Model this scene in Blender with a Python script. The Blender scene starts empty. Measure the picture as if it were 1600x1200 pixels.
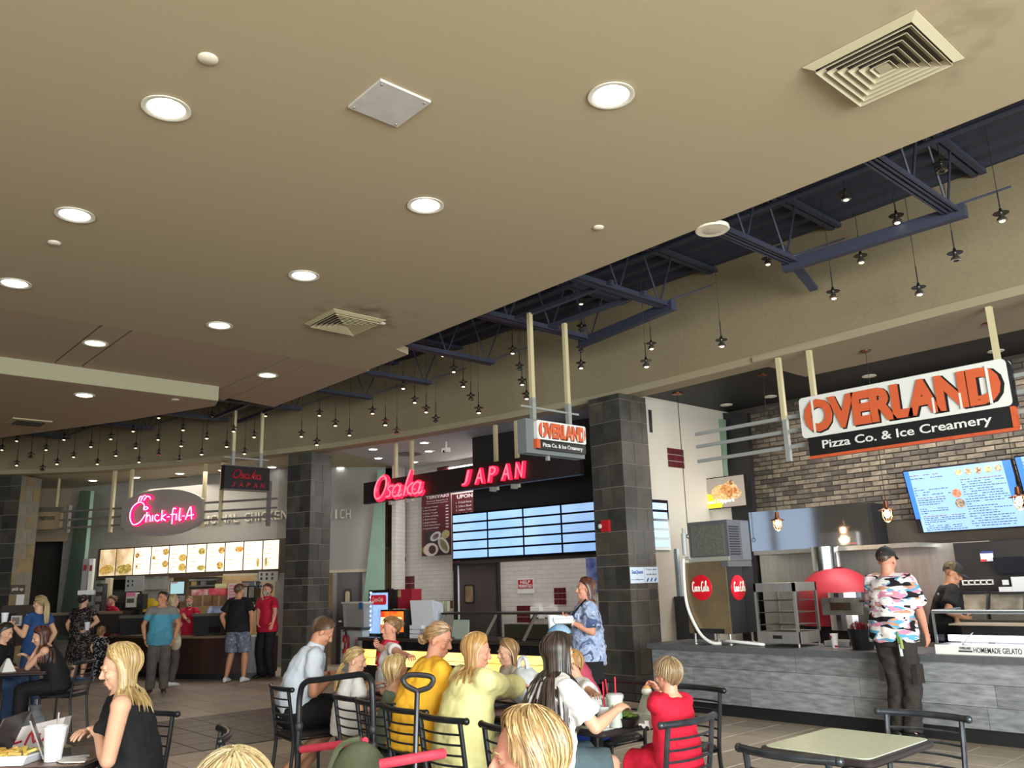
import bpy, bmesh, math, random
from mathutils import Vector, Matrix, noise
rnd = random.Random(11)
scene = bpy.context.scene
col = scene.collection
# ------------------------------------------------------------------ camera, world, exposure
CA, SA = 0.67 / math.hypot(.67, .7424), 0.7424 / math.hypot(.67, .7424)
FPX, PITCH, ROLL, EYE = 1300.0, math.radians(13.6), math.radians(1.7), 1.6
def to_world(v): return Vector((CA * v[0] - SA * v[1], SA * v[0] + CA * v[1], v[2]))
_f = Vector((0, math.cos(PITCH), math.sin(PITCH))); _u = Vector((0, -math.sin(PITCH), math.cos(PITCH))); _r = Vector((1, 0, 0))
_c, _s = math.cos(ROLL), math.sin(ROLL)
CF, CR, CU = to_world(_f), to_world(_c * _r - _s * _u), to_world(_c * _u + _s * _r)
cd = bpy.data.cameras.new('camera'); cam = bpy.data.objects.new('camera', cd); col.objects.link(cam)
cd.sensor_width = 36; cd.sensor_fit = 'HORIZONTAL'; cd.lens = 36 * FPX / 1600; cd.clip_end = 200
cam.matrix_world = Matrix(((CR.x, CU.x, -CF.x, 0), (CR.y, CU.y, -CF.y, 0), (CR.z, CU.z, -CF.z, EYE), (0, 0, 0, 1)))
scene.camera = cam
scene.view_settings.view_transform = 'Standard'; scene.view_settings.look = 'None'
scene.view_settings.gamma = 1; scene.view_settings.use_curve_mapping = False
scene.view_settings.exposure = 0.0
scene.cycles.use_denoising = True
scene.cycles.max_bounces = 6; scene.cycles.diffuse_bounces = 4; scene.cycles.glossy_bounces = 3; scene.cycles.transmission_bounces = 4
scene.cycles.sample_clamp_indirect = 4
w = bpy.data.worlds.new('sky'); scene.world = w; w.use_nodes = True
w.node_tree.nodes['Background'].inputs[0].default_value = (0.62, 0.78, 1.0, 1)
w.node_tree.nodes['Background'].inputs[1].default_value = 1.0
def area(name, loc, to, sx, sy, power, colr=(1, 1, 1)):
    l = bpy.data.lights.new(name, 'AREA'); l.shape = 'RECTANGLE'; l.size = sx; l.size_y = sy; l.energy = power; l.color = colr
    o = bpy.data.objects.new(name, l); col.objects.link(o); o.location = loc
    o.rotation_euler = (Vector(to) - Vector(loc)).to_track_quat('-Z', 'Y').to_euler()
    return o
# area lamps for the daylight of unseen windows behind and right of the camera
area('daylight_right', (7.0, 1.0, 2.4), (-6, 7, 2.0), 7, 4, 2700, (.93, 1.0, .96))
area('daylight_back', (1, -7.0, 2.4), (-4, 7, 2.0), 8, 4, 640, (1.0, .96, .86))
# rows of ceiling lamps of the kitchens
area('kitchen_lamp_left', (-19.6, 7.3, 4.2), (-19.6, 7.3, 0), 4, 1.2, 95, (1, .93, .82))
area('kitchen_lamp_middle', (-12.3, 11.55, 4.3), (-12.3, 11.3, 0), 6, .6, 200, (1, .97, .95))
area('kitchen_lamp_right', (-4.6, 11.4, 4.25), (-4.6, 11.4, 0), 4, 1.0, 210, (1, .93, .85))

# ------------------------------------------------------------------ pixel rays meet real planes
def ray(x, y): return CF * FPX + CR * (x - 800) - CU * (y - 600)
O = Vector((0, 0, EYE))
def PZ(x, y, z): d = ray(x, y); return O + d * ((z - EYE) / d.z)
def PY(x, y, v): d = ray(x, y); return O + d * (v / d.y)
def PX(x, y, v): d = ray(x, y); return O + d * (v / d.x)
HD = Vector((-SA, CA, 0))
def PD(x, y, v): d = ray(x, y); return O + d * (v / d.dot(HD))
class Fr:
    """vertical plane through plan points p and q: u along it, z up, d towards the viewer"""
    def __init__(s, p, q, toward=-1):
        s.o = Vector((p[0], p[1], 0)); s.x = (Vector((q[0], q[1], 0)) - s.o).normalized(); s.n = s.x.cross(Vector((0, 0, 1)))
        s.len = (Vector((q[0], q[1], 0)) - s.o).length
    def pt(s, u, z, d=0): return s.o + s.x * u + Vector((0, 0, z)) + s.n * d
    def uz(s, px, py, d=0):
        r = ray(px, py); o = s.o + s.n * d; t = (o - O).dot(s.n) / r.dot(s.n); P = O + r * t
        return (P - o).dot(s.x), P.z
    def mat(s, u, z, d=0):
        p = s.pt(u, z, d); X, Y, N = s.x, Vector((0, 0, 1)), s.n
        return Matrix(((X.x, Y.x, N.x, p.x), (X.y, Y.y, N.y, p.y), (X.z, Y.z, N.z, p.z), (0, 0, 0, 1)))
# ------------------------------------------------------------------ materials
def lin(c):
    if isinstance(c, str):
        c = c.lstrip('#'); c = [int(c[i:i + 2], 16) / 255 for i in (0, 2, 4)]
    return tuple((v / 12.92 if v <= .04045 else ((v + .055) / 1.055) ** 2.4) for v in c) + (1,)
MATS = {}
def M(name, c='808080', rough=.6, metal=0, emit=0, c2=None, scale=8, stretch=(1, 1, 1), bump=0, bscale=None, detail=3, alpha=1, trans=0, spec=.5, contrast=(.35, .65), coat=0):
    if name in MATS: return MATS[name]
    m = bpy.data.materials.new(name); m.use_nodes = True; nt = m.node_tree; b = nt.nodes['Principled BSDF']
    L = lin(c); b.inputs['Base Color'].default_value = L; b.inputs['Roughness'].default_value = rough; b.inputs['Metallic'].default_value = metal
    b.inputs['Specular IOR Level'].default_value = spec
    if coat: b.inputs['Coat Weight'].default_value = coat
    if alpha < 1: b.inputs['Alpha'].default_value = alpha
    if trans: b.inputs['Transmission Weight'].default_value = trans
    if emit: b.inputs['Emission Color'].default_value = L; b.inputs['Emission Strength'].default_value = emit
    if c2 or bump:
        tc = nt.nodes.new('ShaderNodeTexCoord'); mp = nt.nodes.new('ShaderNodeMapping'); nt.links.new(tc.outputs['Object'], mp.inputs[0])
        mp.inputs['Scale'].default_value = stretch
        n = nt.nodes.new('ShaderNodeTexNoise'); n.inputs['Scale'].default_value = scale; n.inputs['Detail'].default_value = detail
        nt.links.new(mp.outputs[0], n.inputs['Vector'])
        if c2:
            r = nt.nodes.new('ShaderNodeValToRGB'); r.color_ramp.elements[0].position = contrast[0]; r.color_ramp.elements[1].position = contrast[1]
            r.color_ramp.elements[0].color = L; r.color_ramp.elements[1].color = lin(c2)
            nt.links.new(n.outputs['Fac'], r.inputs[0]); nt.links.new(r.outputs[0], b.inputs['Base Color'])
            if emit: nt.links.new(r.outputs[0], b.inputs['Emission Color'])
        if bump:
            bp = nt.nodes.new('ShaderNodeBump'); bp.inputs['Strength'].default_value = bump; bp.inputs['Distance'].default_value = .01
            src = n
            if bscale:
                src = nt.nodes.new('ShaderNodeTexNoise'); src.inputs['Scale'].default_value = bscale; nt.links.new(mp.outputs[0], src.inputs['Vector'])
            nt.links.new(src.outputs['Fac'], bp.inputs['Height']); nt.links.new(bp.outputs[0], b.inputs['Normal'])
    MATS[name] = m; return m
# ------------------------------------------------------------------ mesh builder
class MB:
    def __init__(s): s.v = []; s.f = []; s.m = []
    def add(s, vs, fs, mi=0):
        k = len(s.v); s.v += [tuple(v) for v in vs]; s.f += [tuple(i + k for i in f) for f in fs]; s.m += [mi] * len(fs); return s
    def hexa(s, c, mi=0):   # 8 corners: bottom 4 ccw, top 4 ccw
        return s.add(c, [(0, 3, 2, 1), (4, 5, 6, 7), (0, 1, 5, 4), (1, 2, 6, 5), (2, 3, 7, 6), (3, 0, 4, 7)], mi)
    def box(s, x0, x1, y0, y1, z0, z1, mi=0):
        return s.hexa([(x0, y0, z0), (x1, y0, z0), (x1, y1, z0), (x0, y1, z0), (x0, y0, z1), (x1, y0, z1), (x1, y1, z1), (x0, y1, z1)], mi)
    def fbox(s, F, u0, u1, z0, z1, d0, d1, mi=0):
        p = F.pt
        return s.hexa([p(u0, z0, d1), p(u1, z0, d1), p(u1, z0, d0), p(u0, z0, d0), p(u0, z1, d1), p(u1, z1, d1), p(u1, z1, d0), p(u0, z1, d0)], mi)
    def bar(s, a, b, w, h, up=(0, 0, 1), mi=0):
        a, b = Vector(a), Vector(b); d = (b - a).normalized(); up = Vector(up)
        if abs(d.dot(up)) > .95: up = Vector((1, 0, 0))
        x = d.cross(up).normalized() * w / 2; y = x.cross(d).normalized() * h / 2
        return s.hexa([a - x - y, a + x - y, b + x - y, b - x - y, a - x + y, a + x + y, b + x + y, b - x + y], mi)
    def tube(s, pts, r, n=8, cap=True, closed=False, mi=0, flat=None):
        pts = [Vector(p) for p in pts]; N = len(pts); rs = r if isinstance(r, (list, tuple)) else [r] * N
        k = len(s.v); nx = None
        for i, p in enumerate(pts):
            if closed: t = pts[(i + 1) % N] - pts[i - 1]
            else: t = (pts[min(i + 1, N - 1)] - pts[max(i - 1, 0)])
            t = t.normalized() if t.length > 1e-9 else Vector((0, 0, 1))
            if nx is None:
                nx = t.cross(Vector((0, 0, 1)) if abs(t.z) < .9 else Vector((1, 0, 0))).normalized()
            else:
                nx = nx - t * nx.dot(t); nx = nx.normalized() if nx.length > 1e-6 else t.orthogonal().normalized()
            ny = t.cross(nx); fl = flat or 1
            for j in range(n):
                a = 2 * math.pi * j / n; s.v.append(tuple(p + nx * (math.cos(a) * rs[i]) + ny * (math.sin(a) * rs[i] * fl)))
        segs = N if closed else N - 1
        for i in range(segs):
            i2 = (i + 1) % N
            for j in range(n):
                j2 = (j + 1) % n; s.f.append((k + i * n + j, k + i * n + j2, k + i2 * n + j2, k + i2 * n + j)); s.m.append(mi)
        if cap and not closed:
            s.f.append(tuple(k + j for j in range(n))[::-1]); s.m.append(mi)
            s.f.append(tuple(k + (N - 1) * n + j for j in range(n))); s.m.append(mi)
        return s
    def lathe(s, prof, c=(0, 0, 0), n=20, mi=0, mat=None, cap=True):   # prof: (r, z)
        k = len(s.v); c = Vector(c)
        for (r, z) in prof:
            for j in range(n):
                a = 2 * math.pi * j / n; p = Vector((r * math.cos(a), r * math.sin(a), z))
                s.v.append(tuple((mat @ p) if mat else (p + c)))
        for i in range(len(prof) - 1):
            for j in range(n):
                j2 = (j + 1) % n; s.f.append((k + i * n + j, k + i * n + j2, k + (i + 1) * n + j2, k + (i + 1) * n + j)); s.m.append(mi)
        if not cap: return s
        s.f.append(tuple(k + j for j in range(n))[::-1]); s.m.append(mi)
        e = k + (len(prof) - 1) * n; s.f.append(tuple(e + j for j in range(n))); s.m.append(mi)
        return s
    def prism(s, poly, ext, mi=0, mside=None):
        poly = [Vector(p) for p in poly]; ext = Vector(ext); n = len(poly); k = len(s.v)
        s.v += [tuple(p) for p in poly] + [tuple(p + ext) for p in poly]
        s.f.append(tuple(range(k, k + n))); s.m.append(mi); s.f.append(tuple(range(k + 2 * n - 1, k + n - 1, -1))); s.m.append(mi)
        for i in range(n):
            j = (i + 1) % n; s.f.append((k + i, k + n + i, k + n + j, k + j)); s.m.append(mi if mside is None else mside)
        return s
    def ell(s, c, r, n=14, m=8, mi=0, R=None):
        c = Vector(c); k = len(s.v)
        for i in range(1, m):
            a = math.pi * i / m
            for j in range(n):
                b = 2 * math.pi * j / n; p = Vector((r[0] * math.sin(a) * math.cos(b), r[1] * math.sin(a) * math.sin(b), r[2] * math.cos(a)))
                s.v.append(tuple(c + (R @ p if R else p)))
        top = len(s.v); p = Vector((0, 0, r[2])); s.v.append(tuple(c + (R @ p if R else p))); s.v.append(tuple(c - (R @ p if R else p)))
        for i in range(m - 2):
            for j in range(n):
                j2 = (j + 1) % n; s.f.append((k + i * n + j, k + (i + 1) * n + j, k + (i + 1) * n + j2, k + i * n + j2)); s.m.append(mi)
        for j in range(n):
            j2 = (j + 1) % n; s.f.append((top, k + j, k + j2)); s.f.append((top + 1, k + (m - 2) * n + j2, k + (m - 2) * n + j)); s.m += [mi, mi]
        return s
    def mesh(s, name, mats, smooth=False, fix=True):
        me = bpy.data.meshes.new(name); me.from_pydata(s.v, [], s.f)
        for mm in (mats if isinstance(mats, (list, tuple)) else [mats]): me.materials.append(mm)
        if any(s.m): me.polygons.foreach_set('material_index', s.m)
        if fix:
            b = bmesh.new(); b.from_mesh(me); bmesh.ops.recalc_face_normals(b, faces=b.faces); b.to_mesh(me); b.free()
        if smooth:
            me.polygons.foreach_set('use_smooth', [True] * len(me.polygons))
            try: me.set_sharp_from_angle(angle=math.radians(40))
            except Exception: pass
        me.update(); return me
ROOTM = {}
def link(o, parent=None):
    col.objects.link(o)
    if parent is not None:
        o.parent = parent
        if parent.name in ROOTM: o.matrix_parent_inverse = ROOTM[parent.name].inverted()
    return o
def tag(o, label=None, cat=None, group=None, kind=None):
    if label: o['label'] = label
    if cat: o['category'] = cat
    if group: o['group'] = group
    if kind: o['kind'] = kind
    return o
def thing(name, label, cat, loc=(0, 0, 0), rot=0, group=None):
    o = bpy.data.objects.new(name, None); col.objects.link(o); o.location = loc; o.rotation_euler = (0, 0, rot); o.empty_display_size = .1
    ROOTM[o.name] = Matrix.Translation(loc) @ Matrix.Rotation(rot, 4, 'Z')
    return tag(o, label, cat, group)
def part(name, mb, mats, parent=None, smooth=False, label=None):
    o = bpy.data.objects.new(name, mb if isinstance(mb, bpy.types.Mesh) else mb.mesh(name, mats, smooth)); link(o, parent)
    if label: o['label'] = label
    return o
def one(name, mb, mats, label, cat, smooth=False, group=None):
    return tag(part(name, mb, mats, None, smooth), label, cat, group)
def struct(name, mb, mats, smooth=False, parent=None):
    o = part(name, mb, mats, parent, smooth)
    if parent is None: o['kind'] = 'structure'
    return o
def local_part(name, mb, mats, parent, smooth=False):   # coordinates already local to the parent
    o = bpy.data.objects.new(name, mb if isinstance(mb, bpy.types.Mesh) else mb.mesh(name, mats, smooth)); col.objects.link(o); o.parent = parent; return o
def copy_thing(root, loc, rot, label=None, scale=None):
    r = root.copy(); col.objects.link(r); r.location = loc; r.rotation_euler = (0, 0, rot)
    if scale: r.scale = scale
    if label: r['label'] = label
    for ch in root.children:
        c = ch.copy(); col.objects.link(c); c.parent = r
        for g in ch.children:
            d = g.copy(); col.objects.link(d); d.parent = c
    return r
TMP = bpy.data.scenes.new('workbench')   # a bench scene to evaluate text and modifiers on, removed at the end
def bench_meshes(obs):
    vl = TMP.view_layers[0]; vl.update(); dg = vl.depsgraph; dg.update()
    return [bpy.data.meshes.new_from_object(o.evaluated_get(dg)) for o in obs]
def text_mesh(body, size, extrude=.004, offset=0, shear=0, sx=1, space=1, align='CENTER', bevel=0):
    cu = bpy.data.curves.new('t', 'FONT'); cu.body = body; cu.size = size; cu.extrude = extrude; cu.offset = offset; cu.shear = shear
    cu.align_x = align; cu.align_y = 'CENTER'; cu.space_character = space; cu.resolution_u = 3; cu.bevel_depth = bevel
    o = bpy.data.objects.new('t', cu); TMP.collection.objects.link(o)
    me = bench_meshes([o])[0]
    bpy.data.objects.remove(o); bpy.data.curves.remove(cu)
    if sx != 1: me.transform(Matrix.Diagonal((sx, 1, 1, 1)))
    return me
def text(name, body, mtx, size, mat, parent, **k):
    me = text_mesh(body, size, **k); me.materials.clear(); me.materials.append(mat); me.transform(mtx); me.name = name
    o = bpy.data.objects.new(name, me); link(o, parent); return o
def stroke_tubes(mb, strokes, mtx, r, n=6, scale=1, mi=0):
    for st in strokes: mb.tube([mtx @ Vector((p[0] * scale, p[1] * scale, (p[2] if len(p) > 2 else 0))) for p in st], r, n, mi=mi)
def smooth_path(pts, k=4):
    pts = [Vector(p) for p in pts]; out = []
    for i in range(len(pts) - 1):
        p0 = pts[max(i - 1, 0)]; p1 = pts[i]; p2 = pts[i + 1]; p3 = pts[min(i + 2, len(pts) - 1)]
        for j in range(k):
            t = j / k
            out.append(.5 * ((2 * p1) + (-p0 + p2) * t + (2 * p0 - 5 * p1 + 4 * p2 - p3) * t * t + (-p0 + 3 * p1 - 3 * p2 + p3) * t ** 3))
    out.append(pts[-1]); return out
# ================================================================== THE HALL
paint = M('ceiling_paint', '#A7997E', .85, bump=.05, scale=60)
paint2 = M('ceiling_strip_shade_tan', '#A4917A', .85, bump=.05, scale=60)  # slightly darker tan, the strip's weaker light put into its colour
paint3 = M('fascia_paint', '#98927A', .85)
wallp = M('bulkhead_paint', '#85785E', .85, bump=.12, scale=25, c2='#7C7057', contrast=(.3, .8))
trimp = M('bulkhead_trim_paint', '#94896F', .8)
dark = M('deck_paint', '#2C2E3C', .6)
steel_dark = M('joist_paint', '#343748', .55)
white_paint = M('white_paint', '#C9C6BF', .7)
# ---- floor
TS = .42
fl = MB(); fl.box(-34, 12, -12, 24, -.3, -.004)
fm = M('floor_tile_field', '#97897A', .45, c2='#83766A', scale=2.2, bump=.06)
nt = fm.node_tree; b = nt.nodes['Principled BSDF']
tc = nt.nodes.new('ShaderNodeTexCoord'); br = nt.nodes.new('ShaderNodeTexBrick'); br.offset = 0; br.inputs['Scale'].default_value = 1
br.inputs['Brick Width'].default_value = TS; br.inputs['Row Height'].default_value = TS; br.inputs['Mortar Size'].default_value = .006
br.inputs['Color1'].default_value = lin('#B3A491'); br.inputs['Color2'].default_value = lin('#9E9080'); br.inputs['Mortar'].default_value = lin('#5A5048')
nt.links.new(tc.outputs['Object'], br.inputs['Vector'])
mx = nt.nodes.new('ShaderNodeMix'); mx.data_type = 'RGBA'; mx.blend_type = 'MULTIPLY'; mx.inputs[0].default_value = .0
nt.links.new(br.outputs['Color'], b.inputs['Base Color'])
floor = struct('floor', fl, fm)
tmats = [M('floor_tile_%d' % i, c, .35, c2=c2, scale=5, stretch=(1, 3, 1), bump=.08, spec=.6) for i, (c, c2) in enumerate([('#B4A898', '#A09485'), ('#AA9E8F', '#B8AC9C'), ('#A09586', '#AFA291'), ('#B9AB99', '#A69A8B')])]
dmats = [M('floor_dark_tile_%d' % i, c, .4, c2=c2, scale=5, stretch=(1, 3, 1), bump=.1, spec=.6) for i, (c, c2) in enumerate([('#524A42', '#6B6156'), ('#5F564C', '#463F39')])]
def tile_mesh(m, g=.004, h=.006):
    b = MB(); a = TS / 2 - g; c = a - .005
    b.add([(-a, -a, -.02), (a, -a, -.02), (a, a, -.02), (-a, a, -.02), (-a, -a, h - .003), (a, -a, h - .003), (a, a, h - .003), (-a, a, h - .003), (-c, -c, h), (c, -c, h), (c, c, h), (-c, c, h)],
          [(0, 1, 5, 4), (1, 2, 6, 5), (2, 3, 7, 6), (3, 0, 4, 7), (4, 5, 9, 8), (5, 6, 10, 9), (6, 7, 11, 10), (7, 4, 8, 11), (8, 9, 10, 11)])
    return b.mesh('floor_tile', m)
tm = [tile_mesh(m) for m in tmats]; td = [tile_mesh(m) for m in dmats]
def floor_tiles(x0, x1, y0, y1, dk=None):
    i = math.ceil(x0 / TS)
    while i * TS + TS <= x1:
        j = math.ceil(y0 / TS)
        while j * TS + TS <= y1:
            cx, cy = (i + .5) * TS, (j + .5) * TS
            d = dk and dk[0] < cx < dk[1]
            o = bpy.data.objects.new('tile', rnd.choice(td if d else tm)); o.location = (cx, cy, rnd.uniform(-.0008, .0008)); o.rotation_euler = (0, 0, rnd.choice((0, math.pi)))
            col.objects.link(o); o.parent = floor; j += 1
        i += 1
floor_tiles(-6.9, -1.2, 4.6, 8.95)
floor_tiles(-14.3, -9.0, 2.6, 6.6, (-11.9, -9.0))
# dark border band beyond the single tiles
db = MB()
i0, i1 = math.ceil(-11.9 / TS), int(-9.0 / TS)
for i in range(i0, i1 + 1):
    for j in list(range(-10, 6)) + list(range(15, 21)):
        db.box(i * TS + .004, (i + 1) * TS - .004, j * TS + .004, (j + 1) * TS - .004, -.02, .002)
o = part('tile_border', db, dmats[0], floor); o['kind'] = 'stuff'
# ---- main ceiling with round openings for the lamps
CZ = 4.8
LP = {'near_plate': (955, 148), 'second': (665, 320), 'third': (475, 430), 'fourth': (343, 508), 'r2a': (260, 168), 'r2b': (117, 335), 'r2c': (23, 442)}
LS = {'strip_a': (149, 536), 'strip_b': (418, 586)}
lampxy = {k: PZ(*p, CZ) for k, p in LP.items()}; stripxy = {k: PZ(*p, CZ) for k, p in LS.items()}
BZ = 4.57
boxl = PZ(132, 616, BZ)
RH = .135
def slab(name, poly, z0, z1, m, holes=()):
    b = MB(); b.prism([(x, y, z0) for x, y in poly], (0, 0, z1 - z0)); o = struct(name, b, m)
    if holes:
        c = MB()
        for p in holes: c.tube([(p.x, p.y, z0 - .3), (p.x, p.y, z1 + .3)], RH, 32)
        co = bpy.data.objects.new('cut', c.mesh('cut', m)); col.objects.link(co)
        md = o.modifiers.new('b', 'BOOLEAN'); md.operation = 'DIFFERENCE'; md.object = co; md.solver = 'EXACT'
        dg = bpy.context.evaluated_depsgraph_get(); me = bpy.data.meshes.new_from_object(o.evaluated_get(dg)); o.modifiers.clear(); o.data = me; bpy.data.objects.remove(co)
    return o
slab('ceiling', [(-10.42, -9), (9, -9), (9, 6.19), (-9.22, 6.19), (-9.34, 6.48), (-10.42, 6.48)], CZ, CZ + .1, paint, lampxy.values())
# strip beyond the fold, made of drywall panels with open joints between them
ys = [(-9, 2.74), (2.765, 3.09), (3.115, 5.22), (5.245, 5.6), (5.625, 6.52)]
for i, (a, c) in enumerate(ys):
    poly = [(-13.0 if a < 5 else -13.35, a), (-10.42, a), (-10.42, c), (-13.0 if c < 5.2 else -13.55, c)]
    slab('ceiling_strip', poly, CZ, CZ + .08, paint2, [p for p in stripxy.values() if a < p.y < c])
bk = MB(); bk.box(-13.3, -10.4, -9, 6.5, CZ + .09, CZ + .1); struct('trim_joint_backing', bk, M('joint_brown', '#4A3D33', .9))
lowbox = [(-12.62, -9), (-12.62, 5.13), (-13.0, 5.24), (-15.0, 4.47), (-17.9, 3.1), (-24, -.5), (-24, -9)]
slab('ceiling_lower', lowbox, BZ, CZ + .3, paint3, ())
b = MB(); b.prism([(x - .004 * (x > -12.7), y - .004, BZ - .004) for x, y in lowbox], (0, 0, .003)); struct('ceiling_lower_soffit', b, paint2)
# ---- curved bulkhead
BH = smooth_path([(-25.5, -1.5, 0), (-23.6, 1.2, 0), (-21.8, 3.7, 0), (-20.46, 5.15, 0), (-19.1, 6.15, 0), (-17.49, 7.03, 0), (-15.9, 7.75, 0), (-14.6, 8.3, 0), (-12.67, 8.83, 0), (-11.54, 9.07, 0), (-10.33, 9.3, 0), (-8.89, 9.52, 0), (-7.5, 9.58, 0), (-5, 9.53, 0), (-2, 9.4, 0), (4, 9.3, 0)], 5)
BB, BT = 4.37, 5.95
def normals2(path):
    out = []
    for i in range(len(path)):
        t = (path[min(i + 1, len(path) - 1)] - path[max(i - 1, 0)]).normalized(); out.append(Vector((-t.y, t.x, 0)))
    return out
BN = normals2(BH)
def sweep(mb, path, nrm, prof):   # prof: (offset along normal, z) closed
    k = len(mb.v); n = len(prof)
    for p, q in zip(path, nrm):
        for (d, z) in prof: mb.v.append((p.x + q.x * d, p.y + q.y * d, z))
    for i in range(len(path) - 1):
        for j in range(n):
            j2 = (j + 1) % n; mb.f.append((k + i * n + j, k + i * n + j2, k + (i + 1) * n + j2, k + (i + 1) * n + j)); mb.m.append(0)
    mb.f.append(tuple(range(k, k + n))); e = k + (len(path) - 1) * n; mb.f.append(tuple(range(e, e + n))[::-1]); mb.m += [0, 0]
b = MB(); sweep(b, BH, BN, [(0, BB + .1), (0, BT), (.3, BT), (.3, BB + .1)]); struct('wall_bulkhead', b, wallp, True)
b = MB(); sweep(b, BH, BN, [(-.012, BB), (-.012, BB + .1), (.32, BB + .1), (.32, BB)]); struct('trim_1', b, trimp, True)
def meet_curve(px, py, off):   # where the sight line crosses the curve that runs off metres in front of the bulkhead
    d = ray(px, py); best = None
    for i in range(len(BH) - 1):
        a = BH[i] - BN[i] * off; e = BH[i + 1] - BN[i + 1] * off - a
        den = d.x * e.y - d.y * e.x
        if abs(den) < 1e-9: continue
        t = (a.x * e.y - a.y * e.x) / den; s_ = (a.x * d.y - a.y * d.x) / den
        if t > 0 and -.02 <= s_ <= 1.02 and (best is None or t < best): best = t
    return O + d * (best if best else 18 / d.dot(HD))
def wall_y(x):
    best = min(BH, key=lambda p: abs(p.x - x)); return best.y
# ---- corrugated roof deck
b = MB(); ZD = 5.86; pitch = .32; y = 2.0; prof = []
while y < 10.4:
    prof += [(y, ZD), (y + .12, ZD), (y + .16, ZD + .09), (y + .28, ZD + .09)]; y += pitch
k = len(b.v)
for (yy, z) in prof: b.v += [(-28, yy, z), (8, yy, z)]
for i in range(len(prof) - 1): b.f.append((2 * i, 2 * i + 1, 2 * i + 3, 2 * i + 2)); b.m.append(0)
struct('roof_deck', b, dark)
b = MB(); b.box(-34, 12, -12, 24, 6.3, 6.4); struct('roof', b, dark)
# ---- open web joists under the deck
def joist(X, y0, y1, label, wall):
    r = thing('roof_joist', label, 'joist', (X, y1, 5.05), 0, 'dark steel roof joists over the open slot')
    b = MB()
    for s in (-.045, .045): b.box(X + s - .03, X + s + .03, y0, y1, 5.05, 5.062); b.box(X + s - (.006), X + s + .006, y0, y1, 5.05, 5.12)
    part('bottom_chord', b, steel_dark, r)
    b = MB()
    for s in (-.045, .045): b.box(X + s - .03, X + s + .03, y0 - 1, wall + .1, 5.80, 5.85)
    part('top_chord', b, steel_dark, r)
    y = y1 - .12; k = 0
    while y > y0 - .5:
        for (a, c) in (((X, y, 5.08), (X, y + .32, 5.8)), ((X, y, 5.08), (X, y - .32, 5.8))):
            part('web_rod', MB().tube([a, c], .013, 6), steel_dark, r)
        y -= .8; k += 1
    part('end_rod', MB().tube([(X + .03, y1 - .08, 5.1), (X + .4, min(y1 + .5, wall - .05), 5.35)], .012, 6), steel_dark, r)
jx = [(-2.72, 8.42, 'rightmost'), (-4.42, 8.32, 'second'), (-6.28, 8.4, 'third'), (-7.93, 8.85, ''), (-9.78, 8.42, ''), (-11.46, 8.41, ''), (-13.02, 8.19, ''), (-14.65, 7.6, ''), (-16.42, 6.9, ''), (-18.12, 5.97, ''), (-20.1, 4.87, '')]
jl = ['dark open-web roof joist over the large orange sign, rightmost of the row', 'dark open-web roof joist holding the left end of the heavy cross beam at far right', 'dark open-web roof joist with a cross beam, above the slate pillar on the right', 'dark open-web roof joist just beyond the posts of the small hanging orange sign', 'dark open-web roof joist left of the small hanging orange sign, at the ceiling notch', 'dark open-web roof joist fourth to the left of the small orange blade sign posts', 'dark open-web roof joist past the notch, right of the tip of the ceiling strip', 'dark open-web roof joist at the tip of the ceiling strip', 'dark open-web roof joist over the left end of the hanging red-on-black blade sign', 'dark open-web roof joist peeking below the lower ceiling, second from the far left', 'dark open-web roof joist peeking below the lower ceiling, farthest left']
for (X, y1, _), l in zip(jx, jl): joist(X, 4.6 if X > -13 else 2.0, y1, l, wall_y(X))
one('cross_beam', MB().bar((-4.55, 8.35, 5.05), (-2.6, 8.42, 5.05), .09, .13), steel_dark, 'heavy dark cross beam between the two rightmost roof joists', 'beam')
one('cross_beam', MB().bar((-8.1, 8.7, 5.05), (-6.15, 8.4, 5.05), .09, .13), steel_dark, 'heavy dark cross beam behind the posts of the small orange sign', 'beam')
one('diagonal_brace', MB().bar(PY(1218, 385, 8.5), PY(1272, 452, 9.3), .1, .05), steel_dark, 'short dark diagonal steel brace resting on the beige bulkhead', 'brace')
one('conduit_pipe', MB().tube([(-13, 6.95, 5.45), (2, 6.95, 5.45)], .05, 8), steel_dark, 'long dark pipe running through the roof joists near the ceiling edge', 'pipe', True)
one('sprinkler_pipe', MB().tube([(-9, 7.9, 5.62), (2, 7.9, 5.62)], .03, 8), steel_dark, 'thin dark pipe under the deck, nearer the bulkhead', 'pipe', True)
for X0, X1, ys_, l in ((-8.05, -6.15, (7.22, 7.84), 'dark hanger bars between two roof joists carrying the small orange sign'), (-16.5, -14.55, (6.6, 7.17), 'dark hanger bars between two roof joists carrying the black blade sign')):
    r = thing('hanger_bars', l, 'beam', ((X0 + X1) / 2, ys_[0], 5.1))
    for y in ys_: part('bar', MB().box(X0, X1, y - .03, y + .03, 5.062, 5.12), steel_dark, r)
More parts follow.
